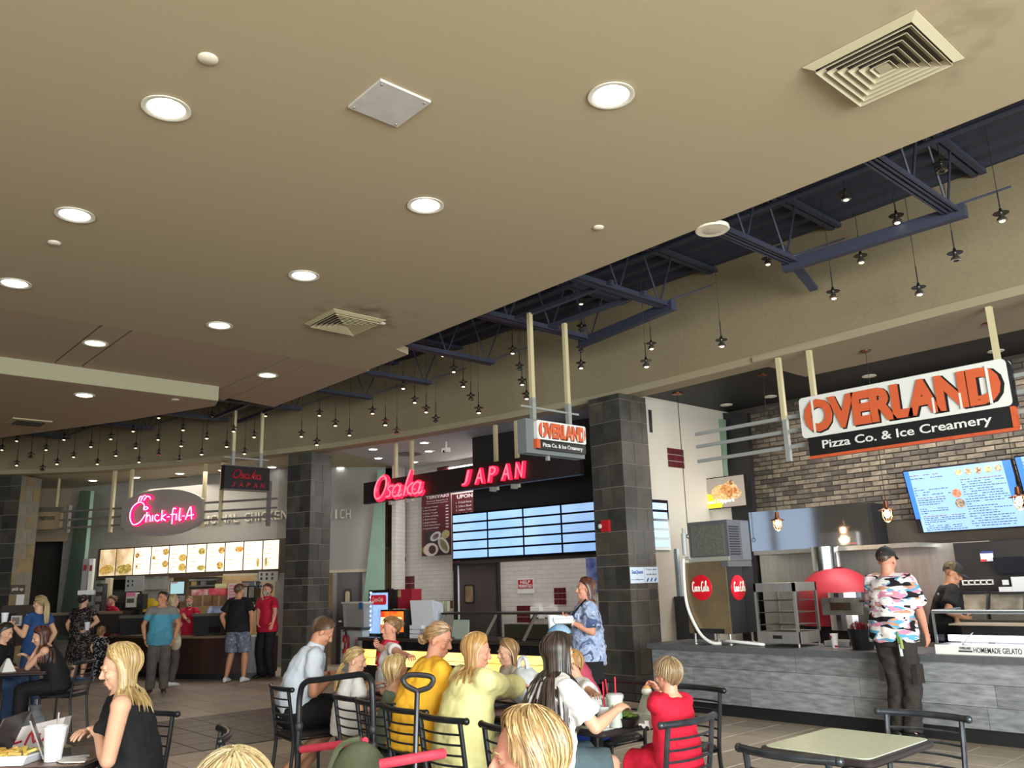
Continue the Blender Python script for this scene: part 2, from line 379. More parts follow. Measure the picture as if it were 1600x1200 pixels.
# ---- recessed lamps
can = M('lamp_reflector', '#E8E6E0', .35, .4); trimw = M('lamp_trim', '#D8D4C8', .5)
bulb = M('lamp_glow', '#FFF4E2', emit=18); bulbw = M('lamp_glow_cool', '#FFFFFF', emit=16)
def downlight_parts(r, z, h=.2, R=RH, glow=bulb, power=14, p=(0, 0)):
    x, y = p
    local_part('trim_ring', MB().lathe([(R - .012, 0), (R + .022, -.004), (R + .024, -.012), (R + .002, -.014), (R - .014, -.006), (R - .012, 0)], n=28, cap=False), trimw, r, True)
    b = MB(); n = 24; prof = [(R - .006, -.002), (R - .014, .05), (R - .03, .12), (R - .06, h)]
    k = 0
    for (rr, zz) in prof:
        for j in range(n): a = 2 * math.pi * j / n; b.v.append((rr * math.cos(a), rr * math.sin(a), zz))
    for i in range(len(prof) - 1):
        for j in range(n): j2 = (j + 1) % n; b.f.append((i * n + j, i * n + j2, (i + 1) * n + j2, (i + 1) * n + j)); b.m.append(0)
    b.f.append(tuple((len(prof) - 1) * n + j for j in range(n))); b.m.append(0)
    local_part('reflector', b, can, r, True)
    local_part('bulb', MB().ell((0, 0, h - .095), (.06, .06, .055), 12, 8), glow, r, True)
    pl = bpy.data.lights.new('can_lamp', 'POINT'); pl.energy = 1.6; pl.color = (1, .95, .88); pl.shadow_soft_size = .03; po = bpy.data.objects.new('can_lamp', pl); col.objects.link(po); po.parent = r; po.location = (0, 0, .025)
    l = bpy.data.lights.new('downlight_lamp', 'SPOT'); l.energy = power; l.spot_size = math.radians(130); l.spot_blend = .6; l.shadow_soft_size = .06; l.color = (1, .93, .82)
    o = bpy.data.objects.new('downlight_lamp', l); col.objects.link(o); o.parent = r; o.location = (0, 0, -.03)
dl = {'near_plate': 'recessed ceiling downlight right of the square white plate',
      'second': 'recessed ceiling downlight below the square white plate, near the centre of the ceiling',
      'third': 'recessed ceiling downlight above the smaller square air vent',
      'fourth': 'recessed ceiling downlight left of the smaller square air vent',
      'r2a': 'large recessed ceiling downlight at upper left below a round disc', 'r2b': 'recessed ceiling downlight at left just above a small round disc',
      'r2c': 'recessed ceiling downlight cut by the left picture edge', 'strip_a': 'recessed downlight between two dark joints on the left of the ceiling strip',
      'strip_b': 'recessed downlight between two dark joints at the tip of the ceiling strip', 'box': 'recessed downlight in the lower dropped ceiling at left'}
for k, p in list(lampxy.items()) + list(stripxy.items()):
    r = thing('downlight', dl[k], 'ceiling light', (p.x, p.y, CZ), 0, 'recessed downlights of the hall ceiling'); downlight_parts(r, CZ)
r = thing('downlight', dl['box'], 'ceiling light', (boxl.x, boxl.y, BZ - .006), 0, 'recessed downlights of the hall ceiling')
local_part('trim_ring', MB().lathe([(.11, 0), (.15, -.004), (.15, -.012), (.13, -.02), (.1, -.012)], n=28), trimw, r, True)
local_part('lens', MB().ell((0, 0, -.008), (.12, .12, .02), 20, 8), bulb, r, True)
# ---- small ceiling fittings
for (p, rr, l) in [((325, 91), .06, 'round cream sensor disc on the ceiling, largest, at upper left'), ((85, 379), .055, 'round cream disc on the ceiling at far left under a downlight'),
                   ((935, 355), .05, 'round cream disc on the ceiling left of the round speaker'), ((597, 505), .045, 'small pale disc beside the smaller air vent')]:
    q = PZ(*p, CZ); one('ceiling_disc', MB().lathe([(rr, 0), (rr, -.008), (rr * .8, -.016), (0.002, -.018)], (q.x, q.y, CZ), 20), M('disc_cream', '#D5CEBC', .6), l, 'detector', True)
q = PZ(274, 624, BZ); one('ceiling_disc', MB().lathe([(.06, 0), (.06, -.008), (.002, -.016)], (q.x, q.y, BZ - .005), 16), M('disc_cream'), 'small pale disc on the lower dropped ceiling', 'detector', True)
q = PZ(1113, 358, CZ); r = thing('ceiling_speaker', 'round cream speaker grille at the ceiling edge', 'speaker', (q.x, q.y, CZ))
local_part('rim', MB().lathe([(.155, 0.02), (.16, -.006), (.15, -.016), (.12, -.014)], n=32), M('disc_cream'), r, True)
local_part('grille', MB().lathe([(.118, 0), (.118, -.012), (.06, -.018), (.002, -.02)], n=28), M('grille_cream', '#C2BAA6', .7, bump=.5, scale=220), r, True)
q = [PZ(x, y, CZ) for x, y in [(548, 160), (596, 124), (668, 160), (620, 196)]]
cx = sum(p.x for p in q) / 4; cy = sum(p.y for p in q) / 4
r = thing('access_plate', 'square white metal plate screwed to the ceiling', 'plate', (cx, cy, CZ))
local_part('plate', MB().box(-.2, .2, -.2, .2, -.018, 0), M('plate_white', '#BDBAB6', .45, c2='#B2AFAB', scale=6), r)
for sx in (-1, 1):
    for sy in (-1, 1): local_part('screw', MB().lathe([(.008, -.018), (.007, -.022), (.001, -.023)], (.17 * sx, .17 * sy, 0), 8), M('screw_steel', '#8E8C88', .35, .8), r)
def vent(px, label, m, soot):
    q = [PZ(x, y, CZ) for x, y in px]; cx = sum(p.x for p in q) / 4; cy = sum(p.y for p in q) / 4; h = .36
    r = thing('air_vent', label, 'vent', (cx, cy, CZ))
    def ring(a, zb, wd, zt):   # sloping square ring
        b = MB(); c = a - wd
        P = [(-a, -a), (a, -a), (a, a), (-a, a)]; Q = [(-c, -c), (c, -c), (c, c), (-c, c)]
        v = [(x, y, zb) for x, y in P] + [(x, y, zt) for x, y in Q] + [(x, y, zb + .006) for x, y in P] + [(x, y, zt + .006) for x, y in Q]
        f = []
        for i in range(4):
            j = (i + 1) % 4; f += [(i, j, 4 + j, 4 + i), (8 + j, 8 + i, 12 + i, 12 + j), (i, 8 + i, 8 + j, j), (4 + j, 12 + j, 12 + i, 4 + i)]
        return b.add(v, f)
    local_part('backing', MB().box(-h + .03, h - .03, -h + .03, h - .03, -.012, -.006), M('vent_dark', '#4A443A', .9), r)
    local_part('frame', ring(h, -.01, .05, -.034), m, r)
    for i in range(6): local_part('louvre', ring(h - .055 - i * .048, -.055, .036, -.018), m, r)
    local_part('center_plate', MB().box(-.04, .04, -.04, .04, -.05, -.04), m, r)
    return cx, cy
vm = M('vent_cream', '#A89F86', .6); vm2 = M('vent_cream_dull', '#A89B7C', .65)
v1 = vent([(1260, 101), (1427, 15), (1497, 95), (1342, 163)], 'large square louvred air vent at the top right of the ceiling', vm, 1)
v2 = vent([(482, 505), (520, 480), (600, 502), (552, 520)], 'smaller square louvred air vent with soot stains farther along the ceiling', vm2, 1)
vq = PZ(45, 659, BZ); r = thing('air_vent', 'flat square air vent on the lower dropped ceiling at far left', 'vent', (vq.x, vq.y, BZ - .006))
local_part('frame', MB().box(-.3, .3, -.3, .3, -.02, 0), vm2, r); local_part('louvre', MB().box(-.22, .22, -.22, .22, -.03, -.02), M('vent_dark'), r)
# soot stains around the two vents, drawn into the paint of the ceiling itself
nt = paint.node_tree; bs = nt.nodes['Principled BSDF']; tc = nt.nodes.new('ShaderNodeTexCoord')
acc = None
for (cx, cy, amp) in ((v2[0] + .15, v2[1] + .1, .85), (v1[0] + .2, v1[1] + .1, .35)):
    mp = nt.nodes.new('ShaderNodeMapping'); mp.inputs['Location'].default_value = (-cx, -cy, -CZ); nt.links.new(tc.outputs['Object'], mp.inputs[0])
    ln = nt.nodes.new('ShaderNodeVectorMath'); ln.operation = 'LENGTH'; nt.links.new(mp.outputs[0], ln.inputs[0])
    mr = nt.nodes.new('ShaderNodeMapRange'); mr.inputs[1].default_value = .3; mr.inputs[2].default_value = .8; mr.inputs[3].default_value = amp; mr.inputs[4].default_value = 0
    nt.links.new(ln.outputs['Value'], mr.inputs[0])
    nz = nt.nodes.new('ShaderNodeTexNoise'); nz.inputs['Scale'].default_value = 3.5; nz.inputs['Detail'].default_value = 2; nt.links.new(mp.outputs[0], nz.inputs['Vector'])
    m2 = nt.nodes.new('ShaderNodeMapRange'); m2.inputs[1].default_value = .45; m2.inputs[2].default_value = .68; nt.links.new(nz.outputs['Fac'], m2.inputs[0])
    ml = nt.nodes.new('ShaderNodeMath'); ml.operation = 'MULTIPLY'; nt.links.new(mr.outputs[0], ml.inputs[0]); nt.links.new(m2.outputs[0], ml.inputs[1])
    if acc is None: acc = ml
    else:
        ad = nt.nodes.new('ShaderNodeMath'); ad.operation = 'ADD'; nt.links.new(acc.outputs[0], ad.inputs[0]); nt.links.new(ml.outputs[0], ad.inputs[1]); acc = ad
mx = nt.nodes.new('ShaderNodeMix'); mx.data_type = 'RGBA'; mx.inputs[6].default_value = lin('#A7997E'); mx.inputs[7].default_value = lin('#5E5343')
nt.links.new(acc.outputs[0], mx.inputs[0]); nt.links.new(mx.outputs[2], bs.inputs['Base Color'])
# ---- pendants in front of the bulkhead
PEN = [(3, 703), (26, 689), (48, 715), (72, 703), (100, 687), (26, 727), (66, 735), (89, 725), (115, 714), (142, 698), (130, 671), (152, 725), (173, 686), (181, 712), (208, 674), (212, 700), (217, 722), (248, 653), (247, 687), (248, 711), (280, 720), (283, 697), (286, 672), (315, 710), (323, 685), (354, 698), (331, 652), (365, 674), (382, 709), (397, 683), (415, 650), (471, 682), (495, 695), (499, 649), (524, 665), (546, 680), (582, 646), (602, 664), (620, 678), (630, 607), (648, 629), (666, 644), (681, 660), (692, 556), (709, 581), (724, 604), (736, 625), (748, 645), (790, 496), (801, 552), (812, 578), (816, 601), (823, 623), (908, 475), (909, 517), (908, 550), (908, 575), (1010, 573), (1018, 545), (1128, 541), (1200, 413), (1303, 466), (1322, 312), (1346, 410), (1402, 348), (1437, 460), (1494, 407), (1472, 268), (1566, 345)]
pend_hood = M('pendant_black', '#1A191B', .35, .3); pend_glass = M('pendant_chrome', '#C9C2B4', .12, .95); glow_s = M('pendant_glow', '#FFE9C4', emit=4); cordm = M('cord_black', '#15151A', .7)
hood_me = MB().lathe([(.07, .075), (.075, .08), (.02, .095), (.012, .13), (.002, .132)], n=16).mesh('canopy_disc', pend_hood, True)
gl_me = MB().lathe([(.018, .075), (.02, .05), (.045, .025), (.052, 0), (.04, -.004)], n=14).mesh('reflector', pend_glass, True)
bulb_me = MB().ell((0, 0, .0), (.03, .03, .016), 10, 6).mesh('bulb', glow_s, True)
off_me = MB().ell((0, 0, .0), (.03, .03, .012), 10, 6).mesh('bulb', pend_hood, True)
for i, (x, y) in enumerate(PEN):
    v = None
    off = (.55, .95, 1.35, .75, 1.15)[i % 5]
    v = meet_curve(x, y, off)
    r = thing('pendant_light', 'small dark pendant spotlight on a thin cord before the beige bulkhead', 'pendant light', v, 0, 'small pendant spotlights hung along the curved bulkhead')
    local_part('canopy_disc', hood_me, None, r); local_part('reflector', gl_me, None, r); local_part('bulb', bulb_me if rnd.random() < .75 else off_me, None, r)
    local_part('cord', MB().tube([(0, 0, .12), (0, 0, ZD + .085 - v.z)], .0035, 4), cordm, r); local_part('stem', MB().tube([(0, 0, .12), (0, 0, .32)], .007, 6), cordm, r)
# ---- slate pillars
slates = [M('slate_%d' % i, c, .5, c2=c2, scale=4, bump=.25, bscale=14, detail=5) for i, (c, c2) in enumerate([('#3A3836', '#2C2B2A'), ('#454340', '#35332F'), ('#4A4842', '#3B3A36'), ('#3D3B39', '#4B463E'), ('#514B43', '#403B35'), ('#33322F', '#42403B')])]
slate_l = [M('slate_lit_%d' % i, c, .5, c2=c2, scale=4, bump=.25, bscale=14) for i, (c, c2) in enumerate([('#7B766A', '#6B675C'), ('#6E695F', '#7D776A'), ('#83714F', '#6F6450')])]  # paler slate copies: light on one face of the left pillar put into colour
grout = M('grout', '#8F8778', .8)
def pillar(c, ang, w, rows, top, light=False, seed=1):
    rg = random.Random(seed)
    R = Matrix.Translation((c[0], c[1], 0)) @ Matrix.Rotation(ang, 4, 'Z'); ROOT = thing('pillar', None, None, (c[0], c[1], 0), ang); ROOT['kind'] = 'structure'
    h = w / 2
    local_part('core', MB().box(-h, h, -h, h, 0, top), grout, ROOT)
    for fi in range(4):
        A = Matrix.Rotation(fi * math.pi / 2, 4, 'Z')
        for ri in range(len(rows) - 1):
            z0, z1 = rows[ri] + .004, rows[ri + 1] - .004
            if fi in (0, 1):
                cuts = rg.choice(([0, .28, .62, 1], [0, .45, 1], [0, .2, .6, 1], [0, .38, .8, 1], [0, .55, 1]) if z1 - z0 > .2 else ([0, .3, .75, 1], [0, .22, .7, 1]))
            else: cuts = [0, 1]
            for a, bb in zip(cuts[:-1], cuts[1:]):
                pr = .01 + rg.uniform(0, .006); x0, x1 = -h + a * w + .003, -h + bb * w - .003
                if a == 0: x0 = -h - .012
                if bb == 1: x1 = h - .002
                b = MB().hexa([A @ Vector(p) for p in [(x0, -h - pr, z0), (x1, -h - pr, z0), (x1, -h, z0), (x0, -h, z0), (x0, -h - pr, z1), (x1, -h - pr, z1), (x1, -h, z1), (x0, -h, z1)]])
                local_part('tile', b, rg.choice(slate_l if light and fi == 1 else slates), ROOT)
    return ROOT
ry = [1095, 1056, 1017, 978, 939.5, 921, 884, 865, 829, 793, 759, 723, 689, 655, 622, 613]
rows = [max(0, PY(969 + (y - 613) * .047, y, 9.37).z) for y in ry]; rows[0] = 0; rows[-1] = BB
pillar((-8.3, 9.67), 0, .6, rows, BB, seed=4)
rr = [0, .32, .62, .94, 1.26, 1.4, 1.72, 1.86, 2.2, 2.52, 2.84, 3.16, 3.48, 3.8, 4.14, 4.37]
pillar((-15.62, 8.37), math.radians(20), .6, rr, BB, seed=9)
pillar((-22.1, 4.35), math.radians(42), .66, rr, BB, light=True, seed=12)
# ================================================================== PIZZA COUNTER (right)
def RY(x0, x1, yt, yb, Y):   # rectangle on the plane Y from its edges in the photograph
    ym = (yt + yb) / 2; xm = (x0 + x1) / 2
    return PY(x0, ym, Y).x, PY(x1, ym, Y).x, PY(xm, yb, Y).z, PY(xm, yt, Y).z
steel = M('stainless', '#BDBBB7', .42, .8, c2='#B2B0AC', scale=3, stretch=(6, 6, .6), bump=.0)
steel_mir = M('stainless_polished', '#B5B4B2', .12, .95)
steel_d = M('stainless_dull', '#98968F', .45, .7, c2='#6C6A64', scale=5)
black_m = M('black_matte', '#17171A', .55); black_g = M('black_gloss', '#121214', .18); black_p = M('black_panel', '#1B1A1C', .5, c2='#232124', scale=2)
grey_top = M('counter_top_grey', '#5A5C60', .4, c2='#525458', scale=20)
white_m = M('white_matte', '#D6D5D2', .6); white_p = M('white_plastic', '#E6E5E3', .35)
red_m = M('red_enamel', '#A01E30', .55); red_t = M('red_wall_tile', '#5E1A22', .3, c2='#4A151C', scale=12, bump=.1)
cream = M('post_cream', '#BDB08C', .6); railgrey = M('rail_grey', '#8C8E8C', .5); railtaupe = M('rail_taupe', '#6B6462', .5)
glass = M('clear_glass', '#F2F7F6', .03, trans=1, spec=.5)
glass.node_tree.nodes['Principled BSDF'].inputs['IOR'].default_value = 1.05
greenfin = M('green_fin', '#7F9A86', .45, c2='#728D7A', scale=1.2)
# shell
mortar = M('mortar', '#3A332D', .9)
bw = struct('wall_pizza_back', MB().box(-8.2, 4, 12.4, 12.6, 0, 4.6), mortar)
brm = [M('brick_%d' % i, c, .8, c2=c2, scale=14, bump=.4, bscale=40, contrast=(.3, .7)) for i, (c, c2) in enumerate([('#595045', '#332E29'), ('#686053', '#453F37'), ('#474039', '#2D2925'), ('#716858', '#4E473D'), ('#3C3731', '#544D44'), ('#584F45', '#766D5E')])]
BL, BHt = .25, .0755
brick_me = []
for m in brm:
    for s in range(2):
        b = MB(); j = lambda: rnd.uniform(-.003, .003); x, z = BL / 2 - .006, BHt / 2 - .006
        b.add([(-x, 0, -z), (x, 0, -z), (x, 0, z), (-x, 0, z), (-x + .004 + j(), -.014, -z + .004 + j()), (x - .004 + j(), -.014, -z + .004 + j()), (x - .004 + j(), -.014, z - .004 + j()), (-x + .004 + j(), -.014, z - .004 + j())],
              [(4, 5, 6, 7), (0, 1, 5, 4), (1, 2, 6, 5), (2, 3, 7, 6), (3, 0, 4, 7)])
        brick_me.append(b.mesh('brick', m))
cand = []
hoodx = PY(1350, 820, 12.4).x
for r in range(27):
    z = 2.36 + (r + .5) * BHt
    for c in range(36):
        x = -7.72 + (c + .5 * (r % 2)) * BL
        if x > 1: continue
        cand.append((x, z))
def behind_sign(x, z): return (x < hoodx and z < 2.85) or (-5.1 < x < -3.1 and 3.25 < z < 3.9 and False) or (-5.05 < x < -1.2 and z < 2.95)
cand.sort(key=lambda p: (p[0] > -2.6, behind_sign(*p), -p[0]))
rest = MB()
for i, (x, z) in enumerate(cand):
    y = 12.4 + rnd.uniform(-.004, .002)
    if i < 300:
        o = bpy.data.objects.new('brick', rnd.choice(brick_me)); o.location = (x, y, z); col.objects.link(o); o.parent = bw
    else: rest.box(x - BL / 2 + .008, x + BL / 2 - .008, y - .012, y + .02, z - BHt / 2 + .008, z + BHt / 2 - .008, rnd.randrange(6))
o = part('bricks', rest, brm, bw); o['kind'] = 'stuff'
sw = struct('wall_pizza_side', MB().box(-8.3, -8.12, 9.95, 12.4, 0, 4.5), M('side_wall_white', '#B9B4AA', .5, bump=.15, scale=30))
struct('ceiling_black', MB().box(-8.3, 4, 9.8, 12.6, 4.44, 4.52), M('ceiling_black_paint', '#161618', .6))
struct('ceiling_pizza_soffit', MB().box(-5.77, 4, 9.5, 10.85, 4.372, 4.44), trimp)
# red accent tiles on the side wall
for (py0, py1, px0, px1) in [(701, 731, 1043, 1068)]:
    a = PX(px0, (py0 + py1) / 2, -8.12); c = PX(px1, (py0 + py1) / 2, -8.12); zt = PX((px0 + px1) / 2, py0, -8.12).z; zb = PX((px0 + px1) / 2, py1, -8.12).z
    for i in range(3):
        for k in range(3):
            y0 = a.y + (c.y - a.y) * i / 3; y1 = a.y + (c.y - a.y) * (i + 1) / 3; z0 = zb + (zt - zb) * k / 3; z1 = zb + (zt - zb) * (k + 1) / 3
            part('accent_tile', MB().box(-8.125, -8.108, y0 + .005, y1 - .005, z0 + .005, z1 - .005), red_t, sw)
def fin(name, pts, Y, th, m, label):
    b = MB(); b.prism([PY(x, y, Y) for x, y in pts], (0, th, 0)); return one(name, b, m, label, 'panel')
fin('partition_fin', [(985, 634), (1013, 640), (1033, 1000), (985, 1000)], 10.2, .08, black_p, 'black tapered fin just right of the slate pillar with the fire alarm')
fin('partition_fin', [(1108, 655), (1129, 655), (1139, 960), (1112, 960)], 12.1, .1, greenfin, 'pale green tapered fin above and behind the small bread screen')
fin('partition_fin', [(1127, 645), (1167, 645), (1190, 1000), (1140, 1000)], 12.25, .1, black_p, 'wide black panel at the left end of the brick wall')
x0, x1, z0, z1 = RY(1024, 1060, 858, 932, 10.6); one('wall_panel', MB().box(-8.11, x1, 10.6, 10.66, z0, z1), M('panel_bluegrey', '#8C9BA6', .25, c2='#78868F', scale=1.5), 'plain blue-grey panel beside the steel drink machine', 'panel')
x0, x1, z0, z1 = RY(1028, 1075, 932, 1004, 10.55); one('low_cabinet', MB().box(-8.1, x1 + .2, 10.5, 10.9, 0, z1).box(-8.1, x1 + .2, 10.48, 10.5, z1 - .04, z1), M('cabinet_slate', '#35383F', .5), 'dark grey low cabinet behind the left end of the grey counter', 'cabinet')
# recessed lamps in the black ceiling
for i, (p, l) in enumerate([((1135, 633), 'small recessed lamp in the black ceiling, leftmost'), ((1204, 620), 'small recessed lamp in the black ceiling near the paired cream posts'), ((1358, 588), 'small recessed lamp in the black ceiling just above the orange letters'), ((1556, 549), 'small recessed lamp in the black ceiling at the end of the orange letters')]):
    q = PZ(*p, 4.43); r = thing('downlight', l, 'ceiling light', (q.x, q.y, 4.44))
    local_part('trim_ring', MB().lathe([(.07, 0), (.1, -.004), (.1, -.012), (.08, -.014)], n=20), trimw, r, True); local_part('lens', MB().lathe([(.078, -.004), (.06, -.012), (.002, -.014)], n=18), bulb, r, True)
# caged hanging lamps
copper = M('copper', '#8A5A44', .3, .9); ironw = M('cage_metal', '#B48A5A', .3, .85); lampglow = M('warm_bulb', '#FFD9A0', emit=22)
for (cp, lp, l) in [((1191, 585), (1215, 818), 'caged industrial pendant lamp in front of the steel hood'), ((1352, 548), (1385, 803), 'caged industrial pendant lamp in front of the bricks above the man with the cap'), ((1545, 505), (1588, 783), 'caged industrial pendant lamp in front of the large menu screen'), ]:
    zc = 4.372 if cp[0] > 1300 else 4.44
    q = PZ(*cp, zc); z = PD(*lp, q.dot(HD)).z
    r = thing('cage_lamp', l, 'pendant lamp', (q.x, q.y, z), 0, 'caged pendant lamps over the pizza counter')
    local_part('ceiling_canopy', MB().lathe([(.07, zc - z), (.07, zc - z - .015), (.03, zc - z - .03), (.002, zc - z - .032)], n=20), copper, r, True)
    local_part('cord', MB().tube([(0, 0, .14), (0, 0, zc - z)], .004, 5), cordm, r)
    local_part('socket', MB().lathe([(.002, .16), (.025, .155), (.03, .1), (.035, .07), (.002, .068)], n=14), copper, r, True)
    local_part('shade', MB().lathe([(.03, .075), (.06, .06), (.1, .045), (.1, .04), (.05, .05), (.03, .06)], n=20), copper, r, True)
    local_part('bulb', MB().ell((0, 0, 0), (.036, .036, .05), 14, 10), lampglow, r, True)
    for i in range(4):
        a = math.pi * i / 4 * 2 / 2
        pts = [(math.cos(a) * .055 * s_, math.sin(a) * .055 * s_, zz) for s_, zz in ((-1, .05), (-1, -.04), (-.6, -.085), (0, -.1), (.6, -.085), (1, -.04), (1, .05))]
        local_part('cage_wire', MB().tube(pts, .004, 5), ironw, r)
    local_part('cage_ring', MB().tube([(.056 * math.cos(t * .5236), .056 * math.sin(t * .5236), -.02) for t in range(12)], .004, 5, closed=True), ironw, r)
    pl = bpy.data.lights.new('cage_lamp_light', 'POINT'); pl.energy = 9; pl.color = (1, .75, .45); pl.shadow_soft_size = .05; lo = bpy.data.objects.new('cage_lamp_light', pl); col.objects.link(lo); lo.parent = r; lo.location = (0, 0, -.16)
q = PZ(1058, 614, 4.44); zb = PD(1067, 835, q.dot(HD)).z
r = thing('hanging_cable', 'thin black cable dropping from a copper ceiling disc to the drink machine', 'cable', (q.x, q.y, 0))
local_part('ceiling_canopy', MB().lathe([(.08, 4.44), (.08, 4.42), (.03, 4.405), (.002, 4.403)], n=18), copper, r, True)
local_part('cable', MB().tube([(0, 0, zb), (0, 0, 4.42)], .006, 5), cordm, r)
local_part('clip', MB().tube([(.03 * math.cos(t), 0, zb - .03 + .03 * math.sin(t)) for t in [k * .785 for k in range(8)]], .008, 5, closed=True), black_m, r)
# ---- big sign
def fit(me, w, h):
    xs = [v.co.x for v in me.vertices]; ys = [v.co.y for v in me.vertices]
    cx, cy = (min(xs) + max(xs)) / 2, (min(ys) + max(ys)) / 2
    me.transform(Matrix.Diagonal((w / (max(xs) - min(xs)), h / (max(ys) - min(ys)), 1, 1)) @ Matrix.Translation((-cx, -cy, 0))); return me
def ftext(name, body, F, u, z, d, w, h, m, parent, **k):
    me = fit(text_mesh(body, 1, **k), w, h); me.materials.clear(); me.materials.append(m); me.transform(F.mat(u, z, d)); me.name = name
    o = bpy.data.objects.new(name, me); link(o, parent); return o
orange = M('sign_orange', '#C4552F', .5, c2='#A8431F', scale=30, contrast=(.55, .75)); sign_white = M('sign_white', '#D8D8D4', .5); sign_black = M('sign_black', '#141416', .45)
orange_p = M('sign_orange_worn', '#C85A33', .5, c2='#2B1C16', scale=9, detail=6, contrast=(.66, .72))
def plate_outline(F, u0, u1, za, zb, d0, d1, mb, r=.08):
    c = []
    for (cx, cy, a0) in ((u1 - r, zb - r, 0), (u0 + r, zb - r, 90), (u0 + r, za + r, 180), (u1 - r, za + r, 270)):
        for k in range(5):
            a = math.radians(a0 + 22.5 * k); c.append(F.pt(cx + r * math.cos(a), cy + r * math.sin(a), d0))
    mb.prism(c, F.n * (d1 - d0)); return mb
def overland(F, u0, u1, zb0, zb1, zt0, zt1, root, ext, sub=True):
    W_, H_ = u1 - u0, zt1 - zt0; um = (u0 + u1) / 2; zm = (zt0 + zt1) / 2
    b = MB(); plate_outline(F, u0 - .02 * W_, u1 + .025 * W_, zt0 - .09 * H_, zt1 + .09 * H_, -ext, 0, b, .12 * H_); part('letter_board', b, sign_white, root)
    b = MB(); plate_outline(F, u0 - .005 * W_, u1 + .04 * W_, zt0 - .16 * H_, zt1 + .05 * H_, -ext * 1.3, -ext * .3, b, .12 * H_); part('board_shadow', b, sign_black, root)
    ftext('letter_shadow', 'OVERLAND', F, um + .008 * W_, zm - .025 * H_, .004, W_, H_ * .98, sign_black, root, extrude=.004, offset=.056, space=.96)
    ftext('letters', 'OVERLAND', F, um, zm, .016, W_ * .985, H_ * .95, orange_p, root, extrude=.008, offset=.052, space=.97)
    # stencil bridges across the letters
    b = MB(); n = 8
    for i, fr in enumerate((.5, .5, .32, .42, .4, .5, .5, .55)):
        cu = u0 + W_ * (i + fr) / n
        if i in (0, 7): b.fbox(F, cu - .006 * W_, cu + .006 * W_, zt0 + .02 * H_, zt1 - .02 * H_, .02, .027)
        elif i in (5, 6): b.fbox(F, cu - .005 * W_, cu + .005 * W_, zt0 + .02 * H_, zt0 + .42 * H_, .02, .027)
    sb = part('stencil_bridges', b, sign_white, root); sb['kind'] = 'stuff'
    b = MB(); b.fbox(F, u0 + .01 * W_, u1 + .01 * W_, zb0, zb1, -ext, .0); part('name_bar', b, sign_black, root)
    ftext('tag_lettering', 'Pizza Co. & Ice Creamery', F, um + .01 * W_, (zb0 + zb1) / 2, .004, W_ * .84, (zb1 - zb0) * .62, sign_white, root, extrude=.003, offset=.012)
FS = Fr((-8, 9.5), (0, 9.5))
u0, zA = FS.uz(1252, 650); u1, zB = FS.uz(1572, 600)
r = thing('shop_sign', 'large orange stencil-lettered sign with black name bar over the pizza counter', 'sign', FS.pt((u0 + u1) / 2, 3.3, 0))
overland(FS, u0 + .03, u1 - .03, 3.035, 3.245, 3.30, 3.73, r, .06)
b = MB(); b.fbox(FS, u1 + .0, u1 + .045, 3.03, 3.25, -.07, .01); part('end_cap', b, orange, r)
b = MB(); b.fbox(FS, u0 + .04, u1 + .04, 3.0, 3.034, -.05, -.01); part('lower_strip', b, M('sign_orange'), r)
# trellis rails and posts carrying it
r = thing('sign_trellis', 'pale grey rails and cream posts carrying the large orange sign', 'frame', (-5.5, 9.62, 3.0))
for (a, c) in (((1086, 677), (1247, 651)), ((1088, 698), (1244, 672)), ((1090, 720), (1259, 696))):
    ua, za = FS.uz(*a, -.1); ub, zb_ = FS.uz(*c, -.1); z = (za + zb_) / 2
    part('rail', MB().fbox(FS, ua, 8.5, z - .022, z + .022, -.13, -.09), railgrey, r)
for x, yb, yt in ((1216, 705, 563), (1264, 690, 550), (1546, 600, 487), (1620, 600, 470)):
    u, _ = FS.uz(x, yt, -.08); part('post', MB().fbox(FS, u - .028, u + .028, 3.55, BB + .02, -.11, -.05), cream, r)
    part('strut', MB().fbox(FS, u - .03, u + .03, 3.02, 3.56, -.12, -.06), railgrey, r)
# ---- counter
CY, CT = 8.95, .81
r = thing('pizza_counter', 'long counter clad in grey weathered wood-look planks with a grey top', 'counter', (-4, 9.3, 0))
CX0 = PY(1020, 1040, CY).x
part('body', MB().box(CX0, 2, CY + .03, 9.78, .13, CT - .065), M('counter_core', '#2E2E30', .8), r)
part('toe_kick', MB().box(CX0 + .04, 2, CY + .05, 9.74, 0, .14), black_m, r)
part('counter_top', MB().box(CX0 - .03, 2, CY - .06, 9.8, CT - .065, CT), grey_top, r)
plk = [M('plank_%d' % i, c, .55, c2=c2, scale=7.5, stretch=(.8, 1, 3.6), bump=.15, detail=10, contrast=(.32, .68)) for i, (c, c2) in enumerate([('#8E9194', '#686B6E'), ('#828588', '#9EA0A2'), ('#989A9E', '#707275'), ('#888A8D', '#606366')])]
zr = [.135, .34, .545, CT - .066]
for k in range(3):
    x = CX0 - rnd.uniform(0, .9); first = True
    while x < 2:
        L_ = rnd.uniform(.95, 1.35); a, c = max(x, CX0), min(x + L_, 2)
        if c - a > .02: part('plank', MB().box(a + .002, c - .002, CY + rnd.uniform(-.002, .002), CY + .03, zr[k] + .002, zr[k + 1] - .002), rnd.choice(plk), r)
        x += L_
